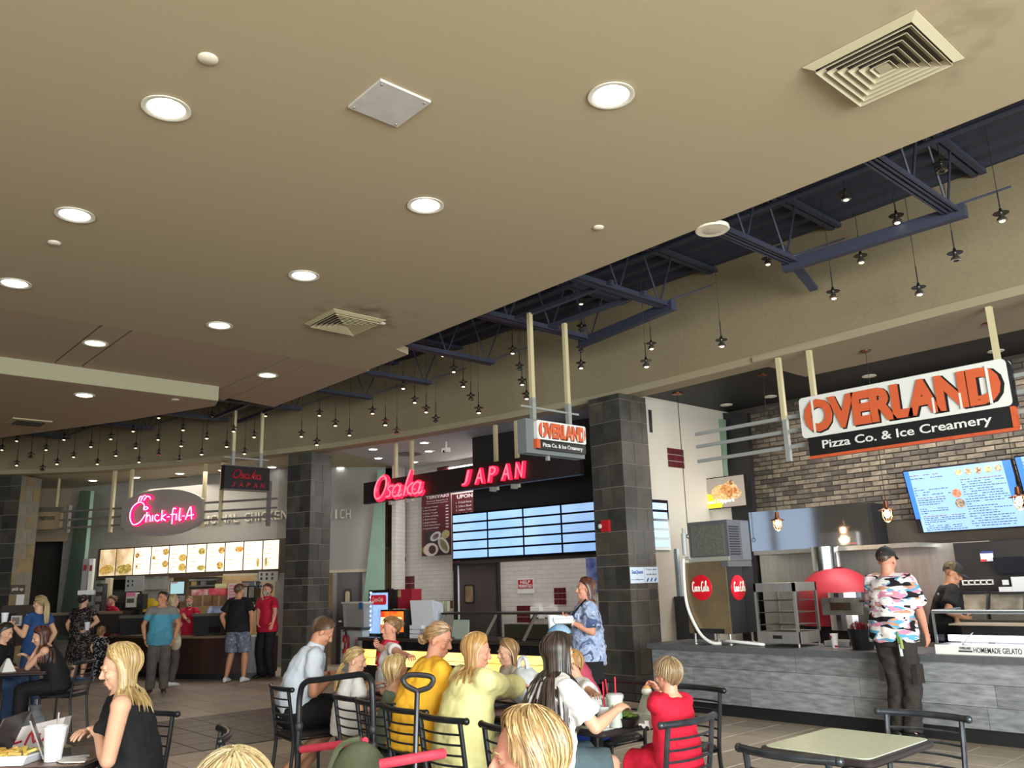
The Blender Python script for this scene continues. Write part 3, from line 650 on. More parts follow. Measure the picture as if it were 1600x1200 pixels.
# ---- drink machine with ice maker
Yf = 9.05
xl, xc = PY(1074, 940, Yf).x, PY(1138, 940, Yf).x; yb = PX(1180, 940, xc).y; zt = PY(1105, 878, Yf).z; zb = PY(1105, 990, Yf).z
yb = min(max(yb, Yf + .5), 9.72)
floor_tinted_steel = M('machine_steel', '#A38F70', .45, .7, c2='#8C7A5F', scale=2)  # steel tinted brown, the floor's reflection put into its colour
r = thing('drink_machine', 'tall steel soda dispenser with red logo discs on both faces', 'machine', (xc, Yf, CT))
part('body', MB().box(xl, xc, Yf + .02, yb, zb, zt), M('machine_dark', '#3B3B3D', .4, .6), r)
b = MB(); b.box(xl, xc, Yf, Yf + .02, zb + .06, zt).box(xl, xl + .07, Yf, Yf + .02, zb, zb + .06).box(xc - .09, xc, Yf, Yf + .02, zb, zb + .06); part('front_panel', b, floor_tinted_steel, r)
part('side_panel', MB().box(xc, xc + .012, Yf + .02, yb - .25, zb, zt - .06), M('machine_side', '#4A4A4C', .35, .75), r)
part('side_panel', MB().box(xc, xc + .01, yb - .24, yb, zb, zt - .03), black_m, r)
part('top_lip', MB().box(xc - .05, xc + .05, Yf - .01, yb - .08, zt - .07, zt), M('machine_grey', '#6A6C70', .45, .4), r)
for (x, y) in ((xl + .05, Yf + .05), (xc - .05, Yf + .05), (xl + .05, yb - .06), (xc - .05, yb - .06)): part('leg', MB().lathe([(.02, zb), (.016, CT + .02), (.03, CT + .01), (.03, CT)], (x, y, 0), 10), steel, r, True)
disc = M('logo_red', '#D0182A', .3)
FM = Fr((xl, Yf), (xc, Yf)); FM2 = Fr((xc + .012, Yf), (xc + .012, yb))
scriptm = M('logo_white', '#F4EFEA', .5)
def cola_disc(F, u, z, rad, root):
    Mx = F.mat(u, z, .0); part('logo_disc', MB().lathe([(rad, .001), (rad * .96, .012), (rad * .5, .02), (.002, .022)], n=36, mat=Mx), disc, root, True)
    C = [(.28, .55), (.1, .75), (-.12, .4), (-.15, -.3), (.05, -.55), (.3, -.3)]
    o_ = lambda cx: [(cx + .13 * math.cos(t), -.2 + .3 * math.sin(t)) for t in [k * math.pi / 4 for k in range(9)]]
    a_ = lambda cx: o_(cx) + [(cx + .14, -.48), (cx + .25, -.4)]
    st = [[(x, y) for x, y in C], o_(.48), [(.95, 0), (.8, .12), (.68, -.2), (.8, -.5), (1.0, -.3)], a_(1.18), [(1.45, -.05), (1.6, 0)]]
    st += [[(x + 1.95, y) for x, y in C], o_(2.4), [(2.62, -.4), (2.85, .75), (2.68, .6), (2.7, -.4), (2.85, -.45)], a_(3.1)]
    s = rad * 1.55 / 3.5; b = MB()
    for p in st:
        pts = [Mx @ Vector(((x - 1.55) * s, (y + .02) * s * 1.35, .024)) for x, y in [(q.x, q.y) for q in smooth_path([(a, c, 0) for a, c in p], 3)]]
        b.tube(pts, rad * .038, 5)
    b.tube([Mx @ Vector((x * rad, y * rad, .022)) for x, y in ((-.55, -.28), (-.2, -.22), (.2, -.3), (.6, -.2))], rad * .028, 4)
    part('logo_script', b, scriptm, root)
um, zm = FM.uz(1096, 918); cola_disc(FM, um, zm, .16, r)
um, zm = FM2.uz(1153, 918); cola_disc(FM2, um, zm, .155, r)
x0, x1, z0, z1 = RY(1076, 1118, 815, 875, Yf + .06)
x1b = PY(1138, 845, Yf + .06).x
t = thing('ice_maker', 'grey metal ice maker box standing on the steel drink machine', 'ice maker', (x0, Yf, zt))
part('case', MB().box(x0, x1b, Yf + .06, yb - .05, zt + .004, z1), M('ice_case', '#6E7074', .45, .5), t)
part('front_panel', MB().box(x0 + .05, x1b - .06, Yf + .045, Yf + .06, zt + .08, z1 - .05), M('ice_mesh', '#74766F', .6, .4, c2='#5E605B', scale=60), t)
part('trim', MB().box(x0 - .01, x1b + .0, Yf + .04, Yf + .06, zt + .005, zt + .06), M('ice_trim', '#A8A79E', .4, .3), t)
for i in range(12):
    z = zt + .08 + i * (z1 - zt - .14) / 12; part('grille_slat', MB().box(x1b, x1b + .012, Yf + .09, Yf + .3, z, z + .012), black_m, t)
part('side_cover', MB().box(x1b, x1b + .008, Yf + .34, yb - .06, zt + .02, z1 - .02), M('ice_side', '#7B7E83', .4, .4), t)
t = one('water_filter', MB().tube([(x0 - .05, Yf + .03, zt + .1), (x0 - .05, Yf + .03, zt + .38)], .035, 10).tube([(x0 - .05, Yf + .03, zt + .38), (x0 - .05, Yf + .03, zt + .45)], .02, 8).tube([(x0 - .05, Yf + .03, zt + .06), (x0 + .02, Yf + .03, zt + .06)], .02, 8), M('filter_white', '#A8ACAE', .4), 'narrow pale water filter hung at the left of the ice maker', 'filter', True)
hz = lambda *p: [Vector(q) for q in p]
one('white_hose', MB().tube(smooth_path([(x0 - .06, Yf + .0, zt + .05), (x0 - .06, Yf - .02, zt - .2), (x0 - .03, Yf - .03, zt - .55), (x0 + .12, Yf - .03, CT + .15), (x0 + .28, Yf - .02, CT + .03), (x0 + .4, Yf + .02, CT + .02)], 6), .02, 8), white_p, 'thick white hose curving down the left side of the drink machine', 'hose', True)
one('white_hose', MB().tube(smooth_path([(x0 + .38, Yf + .12, CT + .02), (x0 + .5, Yf + .0, CT + .05), (x0 + .75, Yf - .02, CT + .04), (x0 + .98, Yf + .04, CT + .02), (x0 + .8, Yf + .14, CT + .02), (x0 + .52, Yf + .16, CT + .03)], 6), .018, 8), white_p, 'coiled white hose lying on the counter below the drink machine', 'hose', True)
# ---- glass display cabinet
Yd = 9.1; xl2, xc2 = PY(1181, 960, Yd).x, PY(1245, 960, Yd).x; ybd = min(PX(1280, 960, xc2).y, 9.75); zt2 = PY(1210, 911, Yd).z; zb2 = CT + .04
r = thing('display_cabinet', 'empty steel and glass pizza display cabinet on the grey counter', 'display case', (xc2, Yd, CT))
for x in (xl2, xc2 - .03):
    for y in (Yd, ybd - .03): part('corner_post', MB().box(x, x + .03, y, y + .03, zb2, zt2), steel, r)
part('base', MB().box(xl2, xc2, Yd - .01, ybd, zb2, zb2 + .13), steel, r); part('hood', MB().box(xl2, xc2, Yd, ybd, zt2 - .1, zt2), steel, r)
for i in range(4): part('shelf', MB().box(xl2 + .03, xc2 - .03, Yd + .03, ybd - .03, zb2 + .2 + i * .14, zb2 + .208 + i * .14), steel_d, r)
part('pane', MB().box(xc2 - .006, xc2 - .002, Yd + .03, ybd - .03, zb2 + .13, zt2 - .1), glass, r); part('pane', MB().box(xl2 + .03, xc2 - .03, Yd + .005, Yd + .009, zb2 + .13, zt2 - .1), glass, r)
for (x, y) in ((xl2 + .02, Yd + .02), (xc2 - .02, Yd + .02), (xl2 + .02, ybd - .03), (xc2 - .02, ybd - .03)): part('foot', MB().tube([(x, y, CT), (x, y, zb2)], .014, 8), steel, r)
part('badge', MB().box((xl2 + xc2) / 2 - .06, (xl2 + xc2) / 2 + .06, Yd - .014, Yd - .01, zb2 + .05, zb2 + .09), black_m, r)
# ---- things along the counter
q = PZ(1302, 1015, CT); q.y = 9.2; q.x = PY(1302, 985, 9.2).x
r = thing('paper_cup', 'red and white paper cup on the counter by the steel tray', 'cup', (q.x, 9.2, CT + .002))
local_part('cup', MB().lathe([(.03, 0), (.043, .15), (.045, .155), (.04, .154)], n=18), white_p, r, True)
local_part('red_band', MB().tube([(.0315 * math.cos(a), .0315 * math.sin(a), .02) for a in [-1.2, -.9, -.6, -.3, 0]] , .012, 5).tube([(.041 * math.cos(a), .041 * math.sin(a), .12) for a in [-2.6, -2.3, -2.0, -1.7]], .012, 5), red_m, r)
x0 = PY(1284, 1000, 9.35).x; x1 = PY(1326, 1000, 9.35).x
r = thing('steel_tray', 'shallow stainless tray at the back of the counter', 'tray', ((x0 + x1) / 2, 9.5, CT)); b = MB().box(x0, x1, 9.38, 9.7, CT + .003, CT + .012).box(x0, x1, 9.38, 9.39, CT + .012, CT + .06).box(x0, x1, 9.69, 9.7, CT + .012, CT + .06).box(x0, x0 + .01, 9.38, 9.7, CT + .012, CT + .06).box(x1 - .01, x1, 9.38, 9.7, CT + .012, CT + .06); part('tray', b, steel, r)
q.x = PY(1345, 990, 9.2).x
r = thing('black_bucket', 'black bucket filled with red and white packets', 'bucket', (q.x, 9.22, CT + .002))
local_part('bucket', MB().lathe([(.11, 0), (.145, .2), (.155, .205), (.155, .215), (.14, .214), (.135, .19), (.002, .185)], n=28), black_m, r, True)
for i in range(46):
    a, rr_ = rnd.uniform(0, 6.28), rnd.uniform(0, .115); local_part('packet', MB().bar((rr_ * math.cos(a), rr_ * math.sin(a), .18 + rnd.uniform(0, .04)), (rr_ * math.cos(a) + rnd.uniform(-.02, .02), rr_ * math.sin(a) + rnd.uniform(-.02, .02), .27 + rnd.uniform(-.02, .02)), .035, .008), rnd.choice([M('packet_red', '#8E1B28', .5), M('packet_white', '#CFC8C0', .5), M('packet_red'), M('packet_dark', '#2C2022', .5)]), r)
# gelato case
Yg = 9.0; xg = PY(1461, 985, Yg).x; zg = PY(1530, 956, Yg).z; xe = 1.5
r = thing('gelato_case', 'glass-fronted gelato display case with a lettered white base strip', 'display case', (xg, Yg, CT))
part('base', MB().box(xg - .02, xe, Yg - .01, 9.7, CT, CT + .09), white_p, r)
part('front_pane', MB().box(xg, xe, Yg, Yg + .006, CT + .09, zg - .02), glass, r); part('side_pane', MB().box(xg, xg + .006, Yg + .006, 9.7, CT + .09, zg - .02), glass, r)
part('top_rail', MB().tube([(xg, Yg, zg), (xe, Yg, zg)], .018, 8).tube([(xg, Yg, zg), (xg, 9.7, zg)], .018, 8), M('rail_metal', '#7F8688', .3, .6), r, True)
part('corner_post', MB().box(xg - .012, xg + .012, Yg - .004, Yg + .012, CT + .09, zg), M('rail_metal'), r)
part('back_board', MB().box(xg, xe, 9.66, 9.7, CT + .09, CT + .3), M('case_back', '#3A3532', .5), r)
part('shelf_board', MB().box(xg + .02, xe, 9.3, 9.64, CT + .26, CT + .275), M('case_shelf', '#B2A285', .5), r)
part('light_strip', MB().box(xg + .03, xe, 9.22, 9.26, CT + .11, CT + .17), M('case_light', '#F2E6FF', emit=3), r)
for i in range(6):
    px_ = xg + .25 + i * .32; part('gelato_tub', MB().box(px_ - .13, px_ + .13, 9.3, 9.62, CT + .09, CT + .16), steel, r)
FG = Fr((xg, Yg - .011), (xe, Yg - .011))
ftext('base_lettering', 'HOMEMADE GELATO', FG, (PY(1559, 1016, Yg).x - xg), CT + .048, .001, PY(1604, 1016, Yg).x - PY(1528, 1016, Yg).x, .052, M('letter_slate', '#3C4248', .6), r, extrude=.001, offset=.01)
uu = PY(1509, 1015, Yg).x - xg; ftext('maker_name', 'OVERLAND', FG, uu, CT + .062, .001, .11, .026, M('letter_slate'), r, extrude=.001, offset=.03); part('name_rule', MB().fbox(FG, uu - .065, uu + .065, CT + .025, CT + .042, 0, .002), M('letter_slate'), r)
part('note_card', MB().bar((xg + .2, 9.12, CT + .092), (xg + .3, 9.14, CT + .2), .1, .004), white_m, r)
# ---- kitchen behind
struct('wall_pizza_lining', MB().box(-7.7, -4.2, 12.3, 12.39, 0, PY(1300, 858, 12.3).z), steel)
hx0, hx1 = PY(1180, 830, 11.8).x, PY(1350, 820, 11.8).x; hz0, hz1 = PY(1265, 857, 11.8).z, PY(1265, 793, 11.8).z
r = thing('exhaust_hood', 'polished stainless exhaust hood mirroring blue daylight above the red oven', 'hood', ((hx0 + hx1) / 2, 12, hz0))
part('hood_box', MB().hexa([(hx0, 11.66, hz0), (hx1, 11.96, hz0), (hx1, 12.38, hz0), (hx0, 12.38, hz0), (hx0, 11.66, hz1), (hx1, 11.96, hz1), (hx1, 12.38, hz1), (hx0, 12.38, hz1)]), M('hood_mirror', '#BEBEC0', .06, .97), r); ex = PY(1438, 850, 11.8).x
part('lip', MB().box(hx0, ex, 11.7, 12.38, hz0 - .06, hz0), steel, r); part('end_trim', MB().box(hx1, hx1 + .06, 11.96, 12.38, hz0, hz1), black_m, r)
FH = Fr((hx0, 11.66), (hx1, 11.96)); uu, zz = FH.uz(1330, 851); ftext('hood_badge', 'OVERLAND', FH, uu, zz + .02, .002, .18, .025, M('badge_red', '#C24A4A', .5), r, extrude=.001)
# oven
ox0, ox1 = PY(1234, 925, 11.2).x, PY(1352, 925, 11.2).x; oz = PY(1292, 886, 11.2).z; oc = (ox0 + ox1) / 2; orad = (ox1 - ox0) / 2; ozb = PY(1292, 948, 11.2).z
r = thing('pizza_oven', 'red domed pizza oven with steel front and flue', 'oven', (oc, 11.3, 0))
prof = [(orad * .98, ozb - .25)] + [(orad * math.cos(a), ozb + (oz - ozb) * math.sin(a)) for a in [k * math.pi / 2 / 9 for k in range(9)]] + [(.15, oz), (.002, oz)]
part('dome', MB().lathe(prof, (oc, 11.5, 0), 40), red_m, r, True)
part('stand', MB().box(oc - orad * .8, oc + orad * .8, 11.1, 12.1, 0, ozb - .2), black_m, r)
fx = PY(1285, 878, 11.4).x; part('flue', MB().lathe([(.2, oz - .05), (.2, hz0)], (fx, 11.5, 0), 24), steel_mir, r, True)
vx0, vx1, vz0, vz1 = RY(1283, 1350, 926, 985, 10.75); vc = (vx0 + vx1) / 2; vw = (vx1 - vx0) / 2
b = MB(); pts = [(vc - vw, 10.95, vz0), (vc + vw, 10.95, vz0)] + [(vc + vw * math.cos(a), 10.75 if False else 10.95, vz1 - .1 + .12 * math.sin(a)) for a in [k * math.pi / 8 for k in range(9)]]
b = MB(); n = 12
for k in range(n):
    a0, a1 = -math.pi * .05 - math.pi * .9 * k / n, -math.pi * .05 - math.pi * .9 * (k + 1) / n
    P = [(vc + vw * math.cos(a), 11.05 + .35 * math.sin(a)) for a in (a0, a1)]
    b.hexa([(P[0][0], P[0][1], vz0), (P[1][0], P[1][1], vz0), (P[1][0], 11.3, vz0), (P[0][0], 11.3, vz0), (P[0][0], P[0][1], vz1), (P[1][0], P[1][1], vz1), (P[1][0], 11.3, vz1 + .03), (P[0][0], 11.3, vz1 + .03)])
part('oven_front', b, steel_mir, r)
dx0, dx1, dz0, dz1 = RY(1284, 1346, 934, 961, 10.66)
part('oven_door', MB().box(dx0, dx1, 10.66, 10.7, dz0, dz1), steel_d, r); part('door_window', MB().box(dx0 + .12, dx1 - .14, 10.655, 10.662, dz0 + .06, dz1 - .06), M('oven_glass', '#3A2C20', .15), r)
part('door_handle', MB().tube([(dx1, 10.64, dz1 - .04), (dx1 + .14, 10.62, dz1 - .04)], .015, 6), black_m, r)
# black kitchen panel with notices
kx0 = PY(1494, 900, 12.1).x; r = thing('kitchen_panel', 'wide black kitchen wall panel hung with notices right of the steel lining', 'panel', (kx0, 12.2, 1.5))
part('panel', MB().box(kx0, 2, 12.15, 12.29, .2, PY(1540, 846, 12.1).z), black_p, r)
def sheet(x0, x1, yt, yb, Y, m, name, label, parent=None):
    a, c, z0, z1 = RY(x0, x1, yt, yb, Y); b = MB().box(a, c, Y, Y + .006, z0, z1)
    return part(name, b, m, parent) if parent else one(name, b, m, label, 'notice')
paper = M('paper_white', '#C9CCD0', .7)
tsh = thing('calendar_sheet', 'small bright red white and blue notice on the black kitchen panel', 'notice', PY(1542, 870, 12.14))
sheet(1532, 1552, 864, 877, 12.14, M('cal_white', '#DDE0EA', .6, emit=.15), 'sheet', '', tsh); sheet(1532, 1552, 861, 864.5, 12.136, M('cal_blue', '#2C3A7A', .6), 'top_strip', '', tsh); sheet(1532, 1542, 874, 877.5, 12.136, M('cal_red', '#B63A3A', .6), 'red_strip', '', tsh)
one('wall_screen', MB().box(*(lambda R: (R[0], R[1], 12.05, 12.14, R[2], R[3]))(RY(1553, 1600, 870, 896, 12.05))), black_g, 'dark switched-off monitor on the black kitchen panel', 'monitor')
for (a, c, t_, b_, l) in ((1566, 1576, 906, 914, 'tiny pale paper note above the steel lids'), (1561, 1582, 917, 927, 'white order slip on the kitchen ledge'), (1581, 1606, 901, 926, 'large white instruction sheet at the right picture edge')): sheet(a, c, t_, b_, 12.0, paper, 'paper_note', l)
a, c, z0, z1 = RY(1504, 1551, 906, 914, 12.12)
r = thing('ticket_rail', 'white framed ticket rail on the black kitchen panel', 'rail', (a, 12.05, z0)); part('frame', MB().box(a, c, 12.12, 12.15, z0, z0 + .015).box(a, c, 12.12, 12.15, z1 - .015, z1), white_m, r)
for i in range(0, 6): u = a + (c - a) * i / 5; part('divider', MB().box(u - .008, u + .004, 12.12, 12.15, z0, z1), white_m, r)
for (x0_, x1_, l) in ((1502, 1538, 'stainless prep fridge lid behind the cook, left of two'), (1545, 1596, 'stainless prep fridge lid behind the gelato case, right of two')):
    a, c, z0, z1 = RY(x0_, x1_, 928, 955, 11.0); r = thing('prep_station', l, 'prep station', (a, 11, 0)); part('lid', MB().hexa([(a, 11, z0), (c, 11, z0), (c, 11.1, z0), (a, 11.1, z0), (a, 11.1, z1), (c, 11.1, z1), (c, 11.2, z1), (a, 11.2, z1)]), steel_d, r); part('lid_edge', MB().box(a, c, 11.08, 11.2, z1, z1 + .02), black_m, r); part('base', MB().box(a, c, 11, 11.6, 0, z0), steel_d, r)
# ---- screens
def screen(name, label, Fm, w, h, content, tilt=0, emitc='#8DB0F2', es=1.0):
    """Fm: matrix at the lower middle of the screen; x right, y up, z to the viewer"""
    Mx = Fm @ Matrix.Rotation(tilt, 4, 'X'); r = thing(name, label, 'screen', Fm.translation)
    def bx(x0, x1, y0, y1, d0, d1): return MB().hexa([Mx @ Vector(p) for p in [(x0, y0, d0), (x1, y0, d0), (x1, y0, d1), (x0, y0, d1), (x0, y1, d0), (x1, y1, d0), (x1, y1, d1), (x0, y1, d1)]])
    part('casing', bx(-w / 2 - .015, w / 2 + .015, -.015, h + .015, -.06, 0), black_g, r)
    part('display', bx(-w / 2, w / 2, 0, h, 0, .003), M('display_' + name + label[:9], emitc, .2, emit=es), r)
    content(r, Mx, bx, w, h); return r
inkm = M('screen_ink', '#2A3350', .4, emit=.12); inkr = M('screen_ink_red', '#8C3A40', .4, emit=.25)
def ring_disc(Mx, x, y, rad, d, n=20): return MB().prism([Mx @ Vector((x + rad * math.cos(2 * math.pi * k / n), y + rad * math.sin(2 * math.pi * k / n), d)) for k in range(n)], Mx.to_3x3() @ Vector((0, 0, .002)))
def txt(name, body, Mx, x, y, d, w, h, m, parent, **k):
    me = fit(text_mesh(body, 1, extrude=.0004, **k), w, h); me.materials.clear(); me.materials.append(m); me.transform(Mx @ Matrix.Translation((x, y, d))); o = bpy.data.objects.new(name, me); link(o, parent); return o
def menu_content(r, Mx, bx, w, h):
    bl = M('screen_blue', '#3F74E0', .3, emit=.75); part('blue_edge', bx(-w / 2, -w / 2 + .07, .22 * h, h, .003, .005), bl, r); part('blue_edge', bx(w / 2 - .1, w / 2, .35 * h, h, .003, .005), bl, r)
    part('dark_corner', bx(-w / 2, -w / 2 + .06, 0, .22 * h, .003, .005), black_g, r)
    for i in range(5): part('pizza_picture', ring_disc(Mx, .03 + i * .125, h * .9, .045, .005), M('pizza_%d' % (i % 3), ('#9C8A4A', '#8E6A52', '#7A3B26')[i % 3], .4, emit=.5, c2='#D8CFA8', scale=40), r)
    part('pizza_picture', ring_disc(Mx, -.06, h * .58, .06, .005), M('pizza_x', '#B05A3A', .4, emit=.5, c2='#D9A080', scale=40), r); part('pizza_picture', ring_disc(Mx, -.05, h * .42, .065, .005), M('pizza_y', '#5A4440', .4, emit=.5, c2='#B8A890', scale=40), r)
    rg = random.Random(5); b = MB(); b2 = MB()
    # lines of small menu print: words of ink, too fine to read in the photograph
    for (xa, xb, ya, yb, n) in ((-.45 * w, -.12 * w, .82, .92, 3), (-.44 * w, -.1 * w, .6, .72, 4), (-.43 * w, -.16 * w, .3, .55, 8), (-.42 * w, -.02 * w, .03, .25, 8), (.02 * w, .42 * w, .05, .78, 20)):
        for i in range(n):
            y = (yb - (yb - ya) * i / max(n - 1, 1)) * h; x = xa
            while x < xb - .02:
                l = rg.uniform(.015, .05)
                if rg.random() < .88:
                    Q = bx(x, min(x + l, xb), y - .005, y + .004, .003, .0045); (b2 if i == 0 else b).add(Q.v, Q.f)
                x += l + .012
                if rg.random() < .04: break
    mp_ = part('menu_print', b, inkm, r); mp_['kind'] = 'stuff'; mp_ = part('menu_heading', b2, inkr, r); mp_['kind'] = 'stuff'
xb0 = PY(1437, 832, 12.3).x
Ft = Fr((xb0, 12.3), (xb0 + 1, 12.3)); wv = PY(1606, 818, 12.3).x - xb0; zb = PY(1437, 832, 12.3).z
zt_ = PY(1412, 738, 12.0).z; hv = math.hypot(zt_ - zb, .28)
screen('menu_screen', 'large wall screen with pizza menu, glowing blue-white before the bricks', Ft.mat(wv / 2, zb, 0), wv, hv, menu_content, tilt=math.asin(.26 / hv), es=.72)
screen('menu_screen', 'second menu screen cut off by the right picture edge', Ft.mat(wv * 1.5 + .06, zb + .02, 0), wv, hv, menu_content, tilt=math.asin(.26 / hv), es=.6)
def bread_content(r, Mx, bx, w, h):
    ye = M('screen_yellow', '#E8CB2A', .3, emit=.7); P = lambda x, y, d=.004: Mx @ Vector((x * w - w / 2, y * h, d)); nz = Mx.to_3x3() @ Vector((0, 0, .001))
    part('yellow_wedge', MB().prism([P(0, 0), (P(.5, .0)), P(.52, .2), P(.36, .42), P(0, .62)], nz), ye, r)
    for (x, y, rx, c) in ((.52, .48, .26, '#C9A050'), (.68, .6, .2, '#D0A068'), (.78, .42, .17, '#B88048'), (.72, .8, .08, '#6A3A30')):
        part('food_picture', MB().prism([P(x + rx * math.cos(a) * .9, y + rx * math.sin(a) * 1.1, .005) for a in [k * .4488 for k in range(14)]], nz), M('bread_' + c[1:], c, .4, emit=.45, c2='#E2C69A', scale=25), r)
    txt('caption', 'Bread Dippers', Mx, -w * .06, h * .2, .007, w * .66, h * .16, M('screen_white', '#FFFFFF', .4, emit=.9), r, offset=.02)
a, c, z0, z1 = RY(1091, 1164, 746, 793, 11.6)
Fb = Fr((a, 11.6), (c, 11.6)); screen('food_screen', 'small wall screen showing bread dippers beside the brick wall', Fb.mat((c - a) / 2, z0, 0), c - a, z1 - z0, bread_content, emitc='#9A9086', es=.45)
one('screen_bracket', MB().box((a + c) / 2 - .06, (a + c) / 2 + .06, 11.66, 12.25, (z0 + z1) / 2 - .05, (z0 + z1) / 2 + .05), black_m, 'black wall bracket behind the bread screen', 'bracket')
# ================================================================== NOODLE COUNTER (middle)
def framed(name, F, boxes, m, kind=None, parent=None, label=None):
    b = MB()
    for (u0, u1, z0, z1, d0, d1) in boxes: b.box(u0, u1, z0, z1, d0, d1)
    o = bpy.data.objects.new(name, b.mesh(name, m)); col.objects.link(o); o.matrix_world = F.mat(0, 0, 0)
    if kind: o['kind'] = kind
    return o
def tilemat(name, c1, c2, mort, bw_, rh, rough=.35, msz=.004, bump=.4):
    m = M(name, c1, rough); nt = m.node_tree; b = nt.nodes['Principled BSDF']; tc = nt.nodes.new('ShaderNodeTexCoord'); br = nt.nodes.new('ShaderNodeTexBrick')
    br.inputs['Scale'].default_value = 1; br.inputs['Brick Width'].default_value = bw_; br.inputs['Row Height'].default_value = rh; br.inputs['Mortar Size'].default_value = msz
    br.inputs['Color1'].default_value = lin(c1); br.inputs['Color2'].default_value = lin(c2); br.inputs['Mortar'].default_value = lin(mort)
    nt.links.new(tc.outputs['Object'], br.inputs['Vector']); nt.links.new(br.outputs['Color'], b.inputs['Base Color'])
    bp = nt.nodes.new('ShaderNodeBump'); bp.inputs['Strength'].default_value = bump; bp.inputs['Distance'].default_value = .006; bp.invert = True
    nt.links.new(br.outputs['Fac'], bp.inputs['Height']); nt.links.new(bp.outputs[0], b.inputs['Normal']); return m
subway = tilemat('subway_tile', '#C6C0BA', '#BDB7B1', '#A49E98', .3, .09)
FO = Fr((-16.75, 11.55), (-8.2, 12.48))
wo = framed('wall_noodle_back', FO, [(-.3, FO.len + .2, 0, 4.6, -.2, 0)], subway, 'structure')
def frect(F, x0, x1, yt, yb, d=0):   # u0,u1,z0,z1 on a frame
    xm, ym = (x0 + x1) / 2, (yt + yb) / 2
    return F.uz(x0, ym, d)[0], F.uz(x1, ym, d)[0], F.uz(xm, yb, d)[1], F.uz(xm, yt, d)[1]
def fpart(name, F, R, d0, d1, m, parent, label=None): return part(name, MB().fbox(F, R[0], R[1], R[2], R[3], d0, d1), m, parent, label=label)
def accent(F, x0, x1, yt, yb, nu, nz):
    R = frect(F, x0, x1, yt, yb)
    for i in range(nu):
        for k in range(nz):
            a, c = R[0] + (R[1] - R[0]) * i / nu, R[0] + (R[1] - R[0]) * (i + 1) / nu; e, f = R[2] + (R[3] - R[2]) * k / nz, R[2] + (R[3] - R[2]) * (k + 1) / nz
            o = part('accent_tile', MB().fbox(F, a + .006, c - .006, e + .006, f - .006, .0, .012), red_t, None); o.parent = wo; o.matrix_parent_inverse = F.mat(0, 0, 0).inverted()
for a in [(630, 648, 900, 923, 2, 2), (679, 691, 949, 974, 2, 3), (689, 708, 938, 951, 2, 1), (808, 830, 946, 973, 3, 3), (866, 885, 918, 945, 3, 3), (683, 701, 729, 739, 2, 1)]: accent(FO, *a)
struct('ceiling_noodle', MB().prism([(-16.9, 11.7, 4.43), (-15.0, 8.5, 4.43), (-13.2, 8.9, 4.43), (-11, 9.3, 4.43), (-8.2, 9.75, 4.43), (-8.2, 12.6, 4.43), (-12, 12.3, 4.43)], (0, 0, .08)), M('ceiling_noodle_white', '#B9B6BA', .7))
for i, (p, l) in enumerate([((583, 702), 'left of two cream posts'), ((663, 692), 'beside the white ceiling camera'), ((670, 705), 'below and left of the white ceiling camera'), ((591, 716), 'close to the left cream post'), ((647, 722), 'behind the right cream post over the red script')]):
    q = PZ(*p, 4.42); r = thing('downlight', 'white lamp in the noodle counter ceiling, ' + l, 'ceiling light', (q.x, q.y, 4.43))
    local_part('trim_ring', MB().lathe([(.09, 0), (.125, -.004), (.12, -.012), (.1, -.014)], n=20), trimw, r, True); local_part('lens', MB().lathe([(.1, -.004), (.08, -.014), (.002, -.016)], n=18), bulbw, r, True)
q = PZ(697, 690, 4.43); r = thing('ceiling_camera', 'small white projector-like device hung from the noodle counter ceiling', 'camera', (q.x, q.y, 4.43))
local_part('stem', MB().tube([(0, 0, 0), (0, 0, -.14)], .018, 8), white_m, r); local_part('body', MB().box(-.07, .07, -.06, .06, -.22, -.13), white_m, r); local_part('lens', MB().ell((0, -.05, -.2), (.03, .03, .03), 10, 6), black_g, r, True)
q = PZ(637, 710, 4.42); r = thing('air_vent', 'dark round air vent in the noodle counter ceiling', 'vent', (q.x, q.y, 4.43)); local_part('vane', MB().lathe([(.28, 0), (.3, -.012), (.22, -.02), (.2, -.006)], n=24), M('vent_smoke', '#77736E', .7), r); local_part('vane', MB().lathe([(.14, 0), (.16, -.012), (.1, -.02), (.08, -.006)], n=24), M('vent_smoke'), r)
# door
brown_door = M('door_brown', '#4A4140', .5, c2='#433A39', scale=3)
R = frect(FO, 713, 783, 878, 1000)
d1 = tag(bpy.data.objects.new('door_1', MB().fbox(FO, R[0] + .14, R[1] - .06, 0, R[3] - .06, .0, .05).mesh('door_1', brown_door)), kind='structure'); col.objects.link(d1)
part('frame', MB().fbox(FO, R[0], R[0] + .12, 0, R[3], 0, .08).fbox(FO, R[1] - .06, R[1], 0, R[3], 0, .08).fbox(FO, R[0], R[1], R[3] - .06, R[3], 0, .08), black_m, d1)
part('hinge_strip', MB().fbox(FO, R[0] + .12, R[0] + .15, 0, R[3] - .06, .05, .07), white_m, d1)
R2 = frect(FO, 729, 744.5, 913, 943)
b = MB(); plate_outline(FO, R2[0], R2[1], R2[2], R2[3], .05, .075, b, .06); part('window_gasket', b, black_m, d1)
b = MB(); plate_outline(FO, R2[0] + .035, R2[1] - .035, R2[2] + .035, R2[3] - .035, .074, .08, b, .04); part('window_pane', b, M('door_pane', '#8E7A5C', .2, c2='#6E5E48', scale=3), d1)
